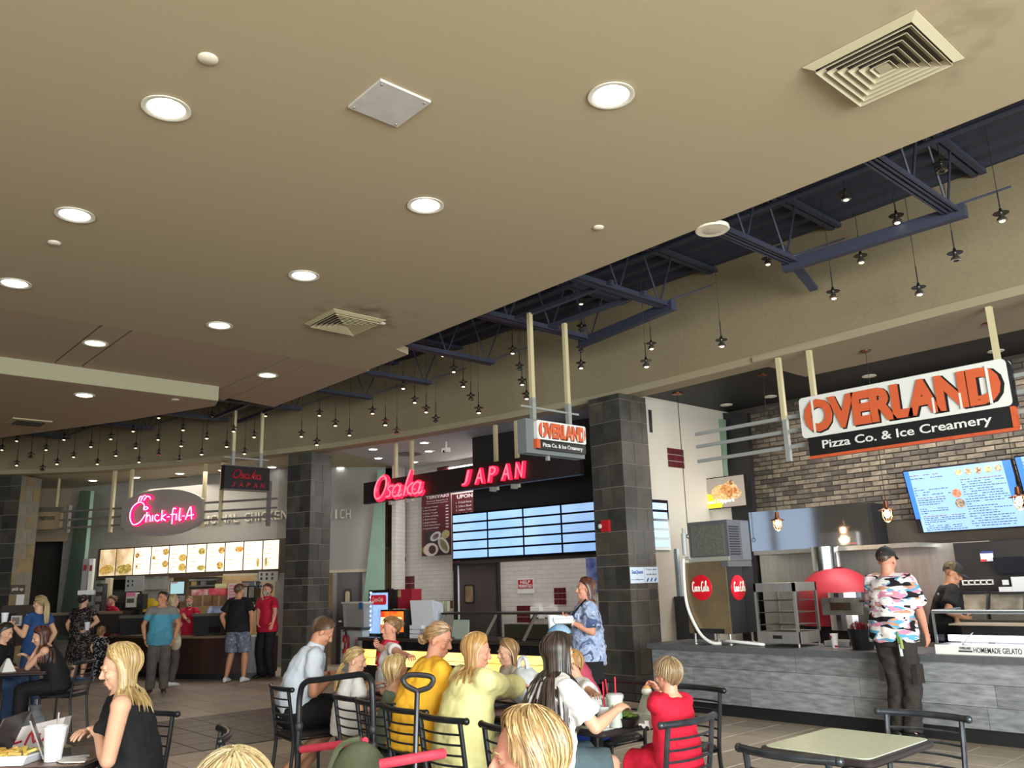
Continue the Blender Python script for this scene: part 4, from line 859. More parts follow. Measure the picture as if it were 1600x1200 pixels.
# notices on the tiles
R = frect(FO, 809, 834, 904, 927); r = thing('help_wanted_sign', 'red and white HELP WANTED notice on the white tiles', 'notice', FO.pt(R[0], R[2], .01))
fpart('sheet', FO, R, .002, .008, white_m, r); zz = R[2] + (R[3] - R[2]) * .32
part('red_field', MB().fbox(FO, R[0] + .015, R[1] - .015, zz, R[3] - .02, .008, .011), M('notice_red', '#A8202C', .6), r)
uc = (R[0] + R[1]) / 2; wd = R[1] - R[0]; zt_ = R[3] - .02
ftext('word', 'HELP', FO, uc, zz + (zt_ - zz) * .73, .012, wd * .6, (zt_ - zz) * .36, white_m, r, extrude=.002, offset=.02); ftext('word', 'WANTED', FO, uc, zz + (zt_ - zz) * .27, .012, wd * .85, (zt_ - zz) * .36, white_m, r, extrude=.002, offset=.02)
q = FO.uz(632, 874); one('dome_camera', MB().ell(FO.pt(q[0], q[1], .04), (.06, .06, .06), 14, 10).fbox(FO, q[0] - .05, q[0] + .05, q[1] - .05, q[1] + .05, 0, .02), black_g, 'small black dome camera on the white tiles', 'camera', True)
R = frect(FO, 917, 932, 872, 925); one('wall_poster', MB().fbox(FO, R[0], R[1] + .3, R[2], R[3], .003, .012), M('poster_blue', '#3E4F86', .4, c2='#7E86B0', scale=6, detail=6), 'blue starry poster half hidden behind the slate pillar', 'poster')
for (x0, x1, yt, yb, l) in ((692, 697, 939, 955, 'left white paper cup sleeve holder on red tiles'), (699, 704, 939, 955, 'right white paper cup sleeve holder on red tiles')):
    R = frect(FO, x0, x1, yt, yb); one('sleeve_holder', MB().fbox(FO, *R, .01, .09), M('sleeve_cream', '#B9BDA8', .5), l, 'holder')
for (x0, x1, l) in ((836, 850, 'white paper towel box on the tiles, left of two'), (857, 872, 'white paper towel box on the tiles behind the woman in tie-dye')):
    R = frect(FO, x0, x1, 948, 966); r = thing('towel_box', l, 'dispenser', FO.pt(R[0], R[2], 0)); part('case', MB().fbox(FO, *R, .005, .15), white_p, r); part('slot', MB().fbox(FO, R[0] + .03, R[1] - .03, R[2] - .004, R[2] + .02, .1, .156), black_m, r)
# printed wall menu
R = frect(FO, 661, 705, 773, 868); r = thing('wall_menu', 'tall dark red printed menu of teriyaki dishes on the tiles', 'menu board', FO.pt(R[0], R[2], 0))
mred = M('menu_red', '#5A1820', .5); fpart('board', FO, R, .003, .04, mred, r); uc, wd, hh = (R[0] + R[1]) / 2, R[1] - R[0], R[3] - R[2]
mlet = M('menu_lettering', '#D8C8CC', .5)
ftext('heading', 'TERIYAKI', FO, uc + .06 * wd, R[3] - .035 * hh, .042, wd * .8, .05 * hh, mlet, r, extrude=.001, offset=.03)
items = ['Chicken Teriyaki', 'Beef Teriyaki', 'Shrimp Teriyaki', 'Chicken & Shrimp', 'Beef & Shrimp', 'Beef & Chicken', 'Beef Chicken Shrimp', 'Vegetable Delight']
ftext('menu_line', 'Served with Steamed Rice &', FO, uc + .06 * wd, R[3] - .1 * hh, .042, wd * .76, .022 * hh, mlet, r, extrude=.001); ftext('menu_line', 'Mixed Steamed Vegetables', FO, uc + .06 * wd, R[3] - .14 * hh, .042, wd * .76, .022 * hh, mlet, r, extrude=.001)
for i, t in enumerate(items):
    z = R[3] - (.2 + .05 * i) * hh; wl = wd * (.2 + .022 * len(t)); ftext('menu_line', '%d. %s' % (i + 1, t), FO, R[0] + .04 * wd + wl / 2, z, .042, wl, .026 * hh, mlet, r, extrude=.001)
    part('price_mark', MB().fbox(FO, R[1] - .14 * wd, R[1] - .05 * wd, z - .009 * hh, z + .009 * hh, .04, .043), mlet, r)
part('photo_field', MB().fbox(FO, R[0] + .1 * wd, R[1], R[2], R[2] + .4 * hh, .04, .042), M('menu_photo_dark', '#2A2224', .5), r)
def fblob(F, u, z, a, b_, d, rot=0, n=16): return MB().prism([F.pt(u + a * math.cos(t) * math.cos(rot) - b_ * math.sin(t) * math.sin(rot), z + a * math.cos(t) * math.sin(rot) + b_ * math.sin(t) * math.cos(rot), d) for t in [k * 2 * math.pi / n for k in range(n)]], F.n * .002)
for (du, dz, a, b_, c, rot) in ((.5, .31, .2, .07, '#C8CAD2', .3), (.5, .31, .12, .045, '#8A5A3C', .3), (.85, .33, .14, .07, '#B7AE7A', .2), (.33, .1, .26, .11, '#D5C4BE', 0), (.38, .1, .13, .07, '#4A2620', 0), (.12, .1, .1, .06, '#9A8A3A', 0), (.78, .16, .24, .1, '#C9C2BE', -.8), (.78, .16, .19, .06, '#9C8A3E', -.8)):
    part('dish_picture', fblob(FO, R[0] + du * wd, R[2] + dz * hh, a * wd, b_ * hh, .043 + .0006 * abs(du), rot), M('dish_' + c[1:], c, .5, c2='#A89A6A' if c in ('#9C8A3E', '#B7AE7A') else None, scale=20), r)
R = frect(FO, 708, 738, 771, 806); r = thing('wall_menu', 'second dark red printed menu mostly hidden by the lit menu box', 'menu board', FO.pt(R[0], R[2], 0)); R = (R[0], R[1] + .4, R[2] - 1.2, R[3]); fpart('board', FO, R, .003, .04, mred, r)
ftext('heading', 'UPON', FO, R[0] + .42, R[3] - .07, .042, .5, .09, mlet, r, extrude=.001, offset=.03)
for i, t in enumerate(['1. Fried Rice', '2. Udon Beef', '3. Udon Tofu', '4. Soft Shell', '5. Soft Tofu']): ftext('menu_line', t, FO, R[0] + .38, R[3] - .2 - .085 * i, .042, .5, .045, mlet, r, extrude=.001)
# lit menu box with black fascia
FN = Fr((-12.95, 10.0), (-8.55, 10.82))
r = thing('lit_menu_box', 'long hanging black box with a grid of glowing blue-white menu panels', 'menu board', FN.pt(2.3, 2.1, 0))
uL = FN.uz(707, 840)[0]; zb_, zt_ = 2.085, 2.985; uR = FN.len
part('fascia', MB().fbox(FN, FN.uz(735, 700)[0], uR, zt_, 4.425, -.5, -.06), black_p, r); part('box', MB().fbox(FN, uL, uR, zb_, zt_, -.55, 0), black_g, r); part('underside', MB().fbox(FN, uL + .1, uR - .1, zb_ - .05, zb_, -.5, -.1), M('underside_brown', '#3A302B', .6), r)
cell = M('lit_panel', '#93BCF4', .3, emit=.85, c2='#A8CBF6', scale=1.6)
xs = [707, 762, 818, 878, 932]; us = [FN.uz(x, 835)[0] for x in xs]; cwid = us[-1] - us[-2]
us += [us[-1] + cwid * .98]
us = [u for u in us if u < uR + .02]
for i in range(len(us) - 1):
    for k in range(5):
        h_ = (zt_ - zb_ - .05) / 5; part('lit_panel', MB().fbox(FN, us[i] + .025, us[i + 1] - .02, zb_ + .03 + k * h_ + .015, zb_ + .03 + (k + 1) * h_ - .02, 0, .012), cell, r)
ya, yb2 = PX(1021, 825, -8.08).y, PX(1045, 825, -8.08).y
for k in range(5):
    h_ = (zt_ - .2 - zb_) / 5; z = zb_ + k * h_; part('lit_panel', MB().box(-8.085, -8.075, ya, yb2 - .02, z + .02, z + h_ - .02), cell, r)
part('end_box', MB().box(-8.118, -8.085, ya - .05, yb2 + .03, zb_ - .03, zt_ - .17), black_g, r)
for x in (700.5 - 0, 757): pass
# red neon-lettered sign board
FG2 = Fr((-14.5, 8.97), (-9.0, 9.54))
uL, uR = FG2.uz(568, 773)[0], FG2.uz(905, 720)[0]; z0, z1 = 3.27, 3.69
red_glow = M('neon_red', '#FF1A3C', .4, emit=2.2); red_face = M('neon_red_face', '#FF6A78', .4, emit=1.6); red_dim = M('red_faint_glow', '#7E1420', .4, emit=.25)  # red_dim letters get a faint glow of their own
r = thing('noodle_sign', 'long black sign board with glowing red script and capitals', 'sign', FG2.pt((uL + uR) / 2, z0, 0))
part('board', MB().fbox(FG2, uL, uR, z0, z1, -.12, 0), M('sign_board_dark', '#221C1D', .5), r)
def osaka_strokes():
    a_ = lambda cx: [(cx + .26 * math.cos(t), .32 + .3 * math.sin(t)) for t in [.6 + k * math.pi / 4 for k in range(9)]]
    S = [[(.55 + .42 * math.cos(t), .62 + .6 * math.sin(t)) for t in [2 + k * math.pi / 6 for k in range(13)]],
         [(1.52, .6), (1.3, .62), (1.2, .48), (1.42, .3), (1.38, .1), (1.1, .06)], a_(1.85), [(2.1, .6), (2.06, .15), (2.16, .02), (2.3, .12)],
         [(2.6, 1.3), (2.52, .6), (2.46, .0)], [(2.95, .62), (2.6, .32)], [(2.62, .34), (2.8, .12), (3.02, .02)], a_(3.3), [(3.56, .6), (3.52, .15), (3.62, .02), (3.78, .14)]]
    return [[(x + .28 * y, y) for x, y in s] for s in S]
def script(F, u0, u1, zl, hgt, d, rad, mats, root, names, flat=.6):
    S = osaka_strokes(); W_ = 4.1; sx = (u1 - u0) / W_
    for st in S:
        b = MB(); pts = [F.pt(u0 + p.x * sx, zl + p.y * hgt, d) for p in smooth_path([(x, y, 0) for x, y in st], 3)]
        n = len(pts); b.tube(pts, [rad * (.55 + .6 * math.sin(math.pi * min(max(i / (n - 1), .05), .95))) for i in range(n)], 7); part(names, b, mats, root, True)
ua, ub = FG2.uz(586, 765)[0], FG2.uz(672, 760)[0]
script(FG2, ua, ub, 3.31, .36, .05, .055, red_glow, r, 'script_letter'); script(FG2, ua, ub, 3.31, .36, .09, .022, red_face, r, 'script_glow')
ua, ub = FG2.uz(722, 753)[0], FG2.uz(826, 740)[0]; wj = (ub - ua) / 5
for i, ch in enumerate('JAPAN'):
    ftext('letter', ch, FG2, ua + wj * (i + .5), 3.475, .03, wj * .72, .28, red_glow, r, extrude=.03, offset=.035, shear=.2); ftext('letter_face', ch, FG2, ua + wj * (i + .5), 3.475, .062, wj * .6, .25, red_face, r, extrude=.003, offset=-.005, shear=.2)
rt = thing('noodle_sign_hanger', 'four cream posts holding the black sign with red letters', 'frame', FG2.pt(2.5, 4, -.1))
for (x, yt, yb) in ((618, 690, 745), (643, 685, 742), (775, 663, 727), (808, 657, 720)):
    u = FG2.uz(x, yb, -.15)[0]; part('post', MB().fbox(FG2, u - .028, u + .028, z0 - .05, BB + .06, -.19, -.125), cream, rt); part('clip', MB().fbox(FG2, u - .03, u + .03, z0 - .08, z0 - .005, -.12, 0), railgrey, rt)
# counter
FC = Fr((-13.9, 8.61), (-8.75, 9.27)); cl = FC.len
r = thing('noodle_counter', 'black tiled counter with a glowing yellow tile band and dark top', 'counter', FC.pt(cl / 2, 0, -.4))
part('body', MB().fbox(FC, 0, cl, 0, .69, -.8, -.02), black_m, r); part('counter_top', MB().fbox(FC, -.05, cl + .02, .69, .745, -.85, .06), M('noodle_top', '#38322C', .35), r)
btile = M('black_wall_tile', '#1A191C', .2)
n = 22
litm = M('lit_yellow_tile', '#FFC65A', .3, emit=1.5, c2='#FFD98A', scale=3)
for i in range(n):
    u0, u1 = cl * i / n + .006, cl * (i + 1) / n - .006
    part('black_tile', MB().fbox(FC, u0, u1, .55, .685, -.02, 0), btile, r); part('lit_tile', MB().fbox(FC, u0, u1, .40, .535, -.02, -.004), litm, r); part('lit_tile', MB().fbox(FC, u0, u1, .265, .39, -.02, -.004), litm, r); part('black_tile', MB().fbox(FC, u0, u1, .0, .25, -.02, 0), btile, r)
# low partition of white tile at the left end
FP = Fr((-14.9, 8.75), (-14.02, 8.7))
r = framed('wall_low_partition', FP, [(0, .86, 0, .86, -.15, 0)], tilemat('low_wall_tile', '#BFC4C4', '#B4BABB', '#8F9494', .12, .12), 'structure'); rr_ = struct('trim_partition_cap', MB().fbox(FP, -.03, .88, .86, .91, -.2, .05), M('cap_dark', '#3B3734', .4))
# beverage fridge and goods on the counter
def fthing(name, label, cat, x0, x1, yt, yb, F, d): R = frect(F, x0, x1, yt, yb, d); return thing(name, label, cat, F.pt((R[0] + R[1]) / 2, R[2], d)), R
CTn = .747
r, R = fthing('drinks_fridge', 'lit countertop drinks fridge with a red crown sign', 'fridge', 574, 606, 922, 998, FC, -.25); R = (R[0], R[1], CTn, R[3])
part('cabinet', MB().fbox(FC, *R, -.7, -.28), black_g, r); part('glass_door', MB().fbox(FC, R[0] + .06, R[1] - .04, R[2] + .05, R[3] - .05, -.28, -.262), M('fridge_glow', '#9CC0F0', .2, emit=.9, c2='#86AEE6', scale=14, contrast=(.3, .7)), r)
zc = R[3] - .17; b = MB(); plate_outline(FC, R[0] + .09, R[1] - .06, zc - .1, zc + .08, -.262, -.25, b, .04); part('crown_panel', b, M('fridge_red', '#C21E30', .4, emit=.3), r)
ftext('crown_word', 'Coca-Cola', FC, (R[0] + R[1]) / 2, zc, -.249, .3, .08, scriptm, r, extrude=.001, shear=.3)
for k in range(9): z = R[2] + .1 + k * .085; part('shelf_light', MB().fbox(FC, R[0] + .06, R[0] + .1, z, z + .03, -.262, -.255), M('shelf_light', '#F2F8FF', emit=2), r)
r, R = fthing('condiment_cabinet', 'red cabinet with cup tubes and a green bottle picture on the counter', 'dispenser', 600, 640, 921, 975, FC, -.45); R = (R[0], R[1], CTn, R[3])
part('case', MB().fbox(FC, *R, -.75, -.5), red_m, r); part('black_top', MB().fbox(FC, R[0] + .1, R[0] + .22, R[3] - .16, R[3] + .02, -.5, -.42), black_m, r); part('sticker', MB().fbox(FC, R[0] + .24, R[0] + .42, R[3] - .14, R[3] - .02, -.5, -.49), M('sticker_grey', '#9A8F86', .5, c2='#C4A24A', scale=14), r)
for i, (du, hh) in enumerate(((0.0, .42), (.13, .3))): part('cup_tube', MB().lathe([(.06, 0), (.07, hh), (.06, hh + .01), (.002, hh + .01)], FC.pt(R[0] + .02 + du, R[3] - .5, -.42), 16), M('cup_white_%d' % i, '#C9C7C0', .5), r, True)
bt = M('bottle_green', '#2E8A45', .25); part('green_bottle', MB().lathe([(.03, 0), (.032, .12), (.012, .18), (.012, .23), (.002, .232)], FC.pt(R[0] + .07, R[3] - .48, -.35), 12), bt, r, True)
for i in range(3): part('cup', MB().lathe([(.045, 0), (.055, .12), (.05, .13), (.002, .128)], FC.pt(R[0] + .38 + .11 * i, R[3] - .48, -.4), 14), M('cup_white_0'), r, True)
r, R = fthing('drink_display', 'glowing orange and red drink display box on the counter', 'display', 592, 629, 953, 986, FC, .0); R = (R[0], R[1], CTn, R[3])
part('case', MB().fbox(FC, *R, -.22, -.04), black_m, r); part('glow_panel', MB().fbox(FC, R[0] + .02, R[1] - .02, R[2] + .1, R[3] - .03, -.04, -.03), M('display_orange', '#FF8A2A', .3, emit=1.1, c2='#E8361E', scale=5), r)
part('glow_word_field', MB().fbox(FC, R[0] + .02, R[1] - .06, R[2] + .23, R[3] - .13, -.03, -.026), M('display_yellow', '#FFE9A8', .3, emit=1.6), r); ftext('glow_word', 'Coca-Cola', FC, (R[0] + R[1]) / 2 - .03, (R[2] + R[3]) / 2 + .05, -.024, .34, .12, M('display_dark', '#5A2A14', .4), r, extrude=.001, shear=.3)
foam = M('foam_white', '#DDE0E8', .6)
for i in range(6):
    r, R = fthing('foam_box', 'white foam takeout box, %s in the leaning stack' % ('front', 'second', 'third', 'fourth', 'fifth', 'rearmost')[i], 'box', 646, 683, 937, 985, FC, -.15)
    u0 = R[0] - .02 - .03 * i; wv_ = R[1] - R[0]; T = lambda du, z, d: FC.pt(u0 + du - .16 * (z - CTn), z, d)
    b = MB(); zt2_ = R[3] - .01 - .01 * i; dd = -.16 - .07 * i
    b.hexa([T(0, CTn, dd - .0), T(wv_, CTn, dd), T(wv_, CTn, dd - .03), T(0, CTn, dd - .03), T(0.02, zt2_, dd), T(wv_ - .02, zt2_, dd), T(wv_ - .02, zt2_, dd - .03), T(.02, zt2_, dd - .03)])
    part('lid', b, foam, r); b = MB(); b.hexa([T(0.01, CTn, dd - .031), T(wv_ - .01, CTn, dd - .031), T(wv_ - .03, CTn + .01, dd - .065), T(.03, CTn + .01, dd - .065), T(.02, zt2_ - .02, dd - .031), T(wv_ - .02, zt2_ - .02, dd - .031), T(wv_ - .04, zt2_ - .03, dd - .065), T(.04, zt2_ - .03, dd - .065)]); part('tray', b, foam, r)
    r['group'] = 'foam takeout boxes on the noodle counter'
for (x0, x1, yt, yb, l, m_) in ((640, 658, 976, 996, 'low stack of white foam trays beside the updo hair', foam), (656, 674, 982, 994, 'small grey-white carton on the counter', M('carton_grey', '#A9A8AC', .6))):
    r, R = fthing('carton', l, 'box', x0, x1, yt, yb, FC, -.1); 
    for k in range(3): part('tray', MB().fbox(FC, R[0], R[1], CTn + k * (R[3] - CTn) / 3, CTn + (k + .85) * (R[3] - CTn) / 3, -.3, -.1), m_, r)
r, R = fthing('dark_bag', 'crumpled dark purple plastic bag on the counter', 'bag', 660, 688, 962, 978, FC, -.2)
b = MB()
for k in range(6): b.ell(FC.pt(R[0] + (R[1] - R[0]) * rnd.random(), CTn + .05 + .12 * rnd.random(), -.25 - .1 * rnd.random()), (.1, .08, .09), 9, 6)
part('bag', b, M('bag_dark', '#1C1A2A', .3), r, True)
# sneeze guard and register
r = thing('sneeze_guard', 'dark metal sneeze guard frame with glass along the counter', 'sneeze guard', FC.pt(3.5, CTn, -.5)); gm = M('guard_metal', '#463F38', .4, .5)
u0, u1 = FC.uz(692, 960, -.3)[0], FC.uz(905, 958, -.3)[0]; zg = FC.uz(800, 957, -.3)[1]
part('top_rail', MB().fbox(FC, u0, u1, zg - .03, zg, -.7, -.25), gm, r)
for x in (692, 772, 834, 900):
    u = FC.uz(x, 985, -.3)[0]; part('post', MB().bar(FC.pt(u - .06, CTn, -.1), FC.pt(u + .06, zg - .02, -.3), .05, .05), gm, r)
part('guard_glass', MB().fbox(FC, u0 + .05, u1 - .05, CTn + .02, zg - .03, -.30, -.294), glass, r)
part('back_shelf', MB().fbox(FC, FC.uz(788, 985, -.6)[0], u1, CTn, FC.uz(840, 976, -.6)[1], -.75, -.6), M('shelf_brown', '#4A4334', .6), r)
r, R = fthing('register_screen', 'white tilted back of a cash register screen on the counter', 'register', 700, 731, 971, 990, FC, -.15)
part('screen_back', MB().hexa([FC.pt(R[0] + .1, CTn + .03, -.18), FC.pt(R[1], CTn + .03, -.18), FC.pt(R[1], CTn + .03, -.14), FC.pt(R[0] + .1, CTn + .03, -.14), FC.pt(R[0], R[3] + .02, -.32), FC.pt(R[1] - .12, R[3] + .02, -.32), FC.pt(R[1] - .12, R[3] + .02, -.28), FC.pt(R[0], R[3] + .02, -.28)]), M('register_green_white', '#A9B5A9', .5), r); part('foot', MB().fbox(FC, (R[0] + R[1]) / 2 - .08, (R[0] + R[1]) / 2 + .08, CTn, CTn + .05, -.3, -.15), M('register_green_white'), r)
# on the partition: tote, bag, extinguisher
q = PZ(554, 967, .91); r = thing('plastic_tote', 'clear plastic tote with a blue label on the low white wall', 'tote', (FP.pt(.6, .912, -.08)))
FPn = Fr((-14.9, 8.75), (-13.95, 8.7)); R = frect(FPn, 538, 571, 943, 967)
tote = M('tote_plastic', '#B9B6B4', .2, alpha=.55); R = (R[0], R[1], .912, R[3])
b = MB(); p_ = FPn.pt; b.hexa([p_(R[0] + .03, .914, .02), p_(R[1] - .03, .914, .02), p_(R[1] - .03, .914, -.2), p_(R[0] + .03, .914, -.2), p_(R[0], R[3], .04), p_(R[1], R[3], .04), p_(R[1], R[3], -.22), p_(R[0], R[3], -.22)]); part('tub', b, tote, r)
part('rim', MB().fbox(FPn, R[0] - .02, R[1] + .02, R[3], R[3] + .03, -.24, .06), M('tote_rim', '#C8C8C6', .3), r); part('label', MB().fbox(FPn, R[1] - .14, R[1] - .01, R[3] - .1, R[3] + .02, .06, .064), M('label_blue', '#2C5AA0', .5), r); part('contents', MB().fbox(FPn, R[0] + .08, R[1] - .1, .93, R[3] - .1, -.16, -.02), M('contents_grey', '#6E6A6C', .7, c2='#8E8A8A', scale=8), r)
r = thing('black_bag', 'black zipped bag standing by the slate pillar on the low wall', 'bag', FP.pt(.05, .912, -.08)); b = MB(); c_ = FPn.pt(frect(FPn, 502, 514, 938, 967)[0] + .08, .912, -.08)
b.lathe([(.09, 0), (.12, .1), (.12, .24), (.07, .33), (.002, .36)], c_, 14); part('bag', b, black_m, r, True); part('bag_mark', MB().fbox(FPn, .0, .12, 1.0, 1.03, .05, .054), white_m, r)
q = PY(543, 985, 8.5); r = thing('fire_extinguisher', 'red fire extinguisher hung on the low white wall', 'fire extinguisher', FP.pt(.62, .4, .1))
c_ = FP.pt(FP.uz(541, 990, .08)[0], .42, .085); part('tank', MB().lathe([(.002, 0), (.055, .005), (.062, .03), (.062, .3), (.05, .34), (.02, .36)], c_, 18), M('extinguisher_red', '#8E1820', .3), r, True); part('valve', MB().lathe([(.02, .36), (.02, .42), (.002, .421)], c_, 10).bar(c_ + Vector((-.06, -.02, .42)), c_ + Vector((.05, -.02, .44)), .025, .02), black_m, r); part('hose', MB().tube(smooth_path([c_ + Vector((.02, -.02, .4)), c_ + Vector((.08, -.03, .36)), c_ + Vector((.08, -.05, .2)), c_ + Vector((.06, -.06, .1))], 4), .01, 6), black_m, r); part('label', MB().fbox(FP, FP.uz(541, 990, .08)[0] - .03, FP.uz(541, 990, .08)[0] + .03, .52, .64, .148, .151), white_m, r)
c_ = FP.pt(FP.uz(556, 985, .08)[0], .5, .07); r = thing('steel_bell', 'small chrome faucet-like fitting on the low white wall', 'fitting', c_); part('body', MB().lathe([(.002, 0), (.05, .0), (.05, .08), (.02, .12), (.02, .2), (.002, .21)], c_, 14), steel_mir, r, True); part('spout', MB().tube([c_ + Vector((0, 0, .18)), c_ + Vector((.07, -.05, .2)), c_ + Vector((.1, -.07, .12))], .015, 8), steel_mir, r, True)
# ---- hanging blade signs
def blade(name, F, z0, z1, ztop, label, frame_m, posts):
    r = thing(name, label, 'sign', F.pt(F.len / 2, z0, 0)); L_ = F.len
    part('sign_case', MB().fbox(F, 0, L_, z0, z1, -.16, 0), frame_m, r)
    part('cross_bar', MB().fbox(F, 0 if posts else 0, L_, z1 + .16, z1 + .185, -.09, -.07), railgrey, r)
    for u in (L_ * .2, L_ * .82): part('post', MB().fbox(F, u - .028, u + .028, z1 + .3, ztop, -.11, -.055), cream, r); part('post_foot', MB().fbox(F, u - .03, u + .03, z1, z1 + .3, -.113, -.052), railgrey, r)
    return r
FB1 = Fr((-7.5, 6.98), (-7.5, 8.03))
r = blade('blade_sign', FB1, 3.2, 3.635, 5.08, 'small hanging grey blade sign with orange stencil letters and black name bar', M('blade_grey', '#6E7476', .5), True)
overland(Fr((-7.498 + .06, 6.98), (-7.498 + .06, 8.03)), .15, 1.0, 3.25, 3.355, 3.395, 3.6, r, .06)
part('end_cap', MB().fbox(FB1, .12, .18, 3.26, 3.375, .0, .066), orange, r); part('hook', MB().fbox(FB1, .42, .46, 3.14, 3.2, -.1, -.06), railgrey, r)
FB2 = Fr((-15.3, 6.42), (-15.3, 7.33))
r = blade('blade_sign', FB2, 3.53, 3.97, 5.1, 'small hanging black blade sign with dull red script and capitals', M('blade_dark', '#1E1A1E', .4), True)
script(FB2, .12, .78, 3.74, .13, .02, .017, red_dim, r, 'script_letter')
for i, ch in enumerate('JAPAN'): ftext('letter', ch, FB2, .18 + .145 * i, 3.62, .01, .085, .09, red_dim, r, extrude=.01, offset=.03, shear=.2)
part('case_edge', MB().fbox(FB2, -.015, .925, 3.515, 3.53, -.17, .01).fbox(FB2, -.015, .925, 3.97, 3.985, -.17, .01), M('blade_edge', '#5A5656', .5), r)
# things on the slate pillar
FPi = Fr((-8.6, 9.37), (-8.0, 9.37)); u, z = FPi.uz(948, 822); r = thing('fire_alarm', 'red fire alarm box with a white strobe on the slate pillar', 'alarm', FPi.pt(u, z, .02)); part('box', MB().fbox(FPi, u - .06, u + .09, z - .085, z + .085, .014, .07), M('alarm_red', '#B01E26', .4), r); part('strobe', MB().lathe([(.035, .014), (.035, .08), (.02, .09), (.002, .091)], n=14, mat=FPi.mat(u - .07, z, 0)), M('strobe_white', '#C9C9CC', .2), r, True)
FPs = Fr((-8.0, 9.37), (-8.0, 9.97)); R = frect(FPs, 983, 1027, 886, 911); R = (R[0], min(R[1], .7), R[2], R[3])
r = thing('taped_flyer', 'two white sheets with blue handwriting taped to the slate pillar', 'notice', FPs.pt(.3, R[2], .02)); um = (R[0] + R[1]) / 2
fly = M('flyer_paper', '#C3D2E4', .6); part('sheet', MB().fbox(FPs, R[0], um - .003, R[2], R[3], .017, .021), fly, r); part('sheet', MB().fbox(FPs, um + .003, R[1], R[2], R[3], .017, .021), fly, r)
blue = M('marker_blue', '#1E4FA8', .5); hh = R[3] - R[2]; w1 = um - R[0]
ftext('handwriting', 'SeaQuest', FPs, R[0] + w1 / 2, R[2] + hh * .68, .023, w1 * .8, hh * .28, blue, r, extrude=.001, offset=.015, shear=.2); ftext('handwriting', 'it is coming soon', FPs, R[0] + w1 / 2, R[2] + hh * .22, .023, w1 * .85, hh * .1, M('marker_dark', '#4A5568', .5), r, extrude=.001)
ftext('handwriting', 'Follow signs', FPs, um + w1 / 2, R[2] + hh * .84, .023, w1 * .8, hh * .11, M('marker_dark'), r, extrude=.001); ftext('handwriting', 'on the floor', FPs, um + w1 / 2, R[2] + hh * .55, .023, w1 * .75, hh * .11, M('marker_dark'), r, extrude=.001)
for i in range(3): part('footprint_mark', fblob(FPs, um + w1 * (.2 + .28 * i), R[2] + hh * .2, .035, .014, .022, .9), blue, r)
# ================================================================== CHICKEN COUNTER (left)
FW = Fr((-22.8, 6.55), (-18.06, 8.88)); FW2 = Fr((-18.06, 8.88), (-16.75, 10.85)); FW0 = Fr((-24.2, 6.0), (-22.8, 6.55))
greyw = M('grey_wall', '#918D86', .75)
framed('wall_chicken_front', FW, [(-.02, FW.len, 2.02, 4.5, -.18, 0)], greyw, 'structure'); framed('wall_chicken_side', FW2, [(0, FW2.len + .1, 2.02, 4.5, -.18, 0), (0, .42, 0, 2.02, -.18, 0), (1.95, FW2.len + .1, 0, 2.02, -.18, 0)], greyw, 'structure')
framed('wall_chicken_tiles', FW0, [(-.1, FW0.len, 0, 4.5, -.2, 0)], tilemat('chicken_tile', '#A9A79F', '#A09E96', '#87857E', .3, .1), 'structure')
struct('ceiling_chicken', MB().prism([(-25.5, 3.2, 4.43), (-21.8, 4.0, 4.43), (-19.1, 6.4, 4.43), (-15.9, 8.0, 4.43), (-15.0, 8.5, 4.43), (-16.75, 11.4, 4.43), (-18.3, 9.2, 4.43), (-23, 6.9, 4.43), (-26.5, 5.5, 4.43)], (0, 0, .07)), M('ceiling_chicken_paint', '#B2A892', .8))
for i, (p, l) in enumerate([((145, 751), 'leftmost, above the green fin'), ((184, 757), 'low one left of the oval sign'), ((212, 746), 'above the left end of the oval sign'), ((248, 752), 'above the middle of the oval sign'), ((281, 740), 'beside the ceiling vent'), ((317, 747), 'near the right posts of the oval sign'), ((348, 735), 'touching the hanging black blade sign'), ((425, 730), 'between blade sign and pillar'), ((532, 731), 'right of the middle slate pillar')]):
    q = PZ(*p, 4.42); r = thing('downlight', 'white recessed lamp in the chicken counter ceiling, ' + l, 'ceiling light', (q.x, q.y, 4.43))
    local_part('trim_ring', MB().lathe([(.1, 0), (.14, -.004), (.135, -.012), (.11, -.014)], n=20), trimw, r, True); local_part('lens', MB().lathe([(.112, -.004), (.09, -.014), (.002, -.016)], n=18), bulbw, r, True)
q = PZ(285, 747, 4.42); r = thing('air_vent', 'square diffuser vent in the chicken counter ceiling', 'vent', (q.x, q.y, 4.43), .45)
for k, a in enumerate((.34, .24, .14)): local_part('louvre', MB().box(-a, a, -a, a, -.012 - .008 * k, -.0 - .008 * k), (vm2, M('vent_dark'), vm2)[k], r)
fin('partition_fin', [(125, 767), (142, 767), (133, 860), (118, 1000), (88, 1000)], 5.9, .08, greenfin, 'dark green tapered fin between the corridor and the chicken counter')
b = MB(); P_ = lambda x, y: PD(x, y, 19.0); b.prism([P_(590, 735), P_(601, 733), P_(600, 1000), P_(558, 1000), P_(572, 900), P_(585, 790)], HD * .1); one('partition_fin', b, M('green_fin_pale', '#7E9A88', .45, c2='#728E7C', scale=1.2), 'pale green tapered glass-like fin left of the white tiles', 'panel')
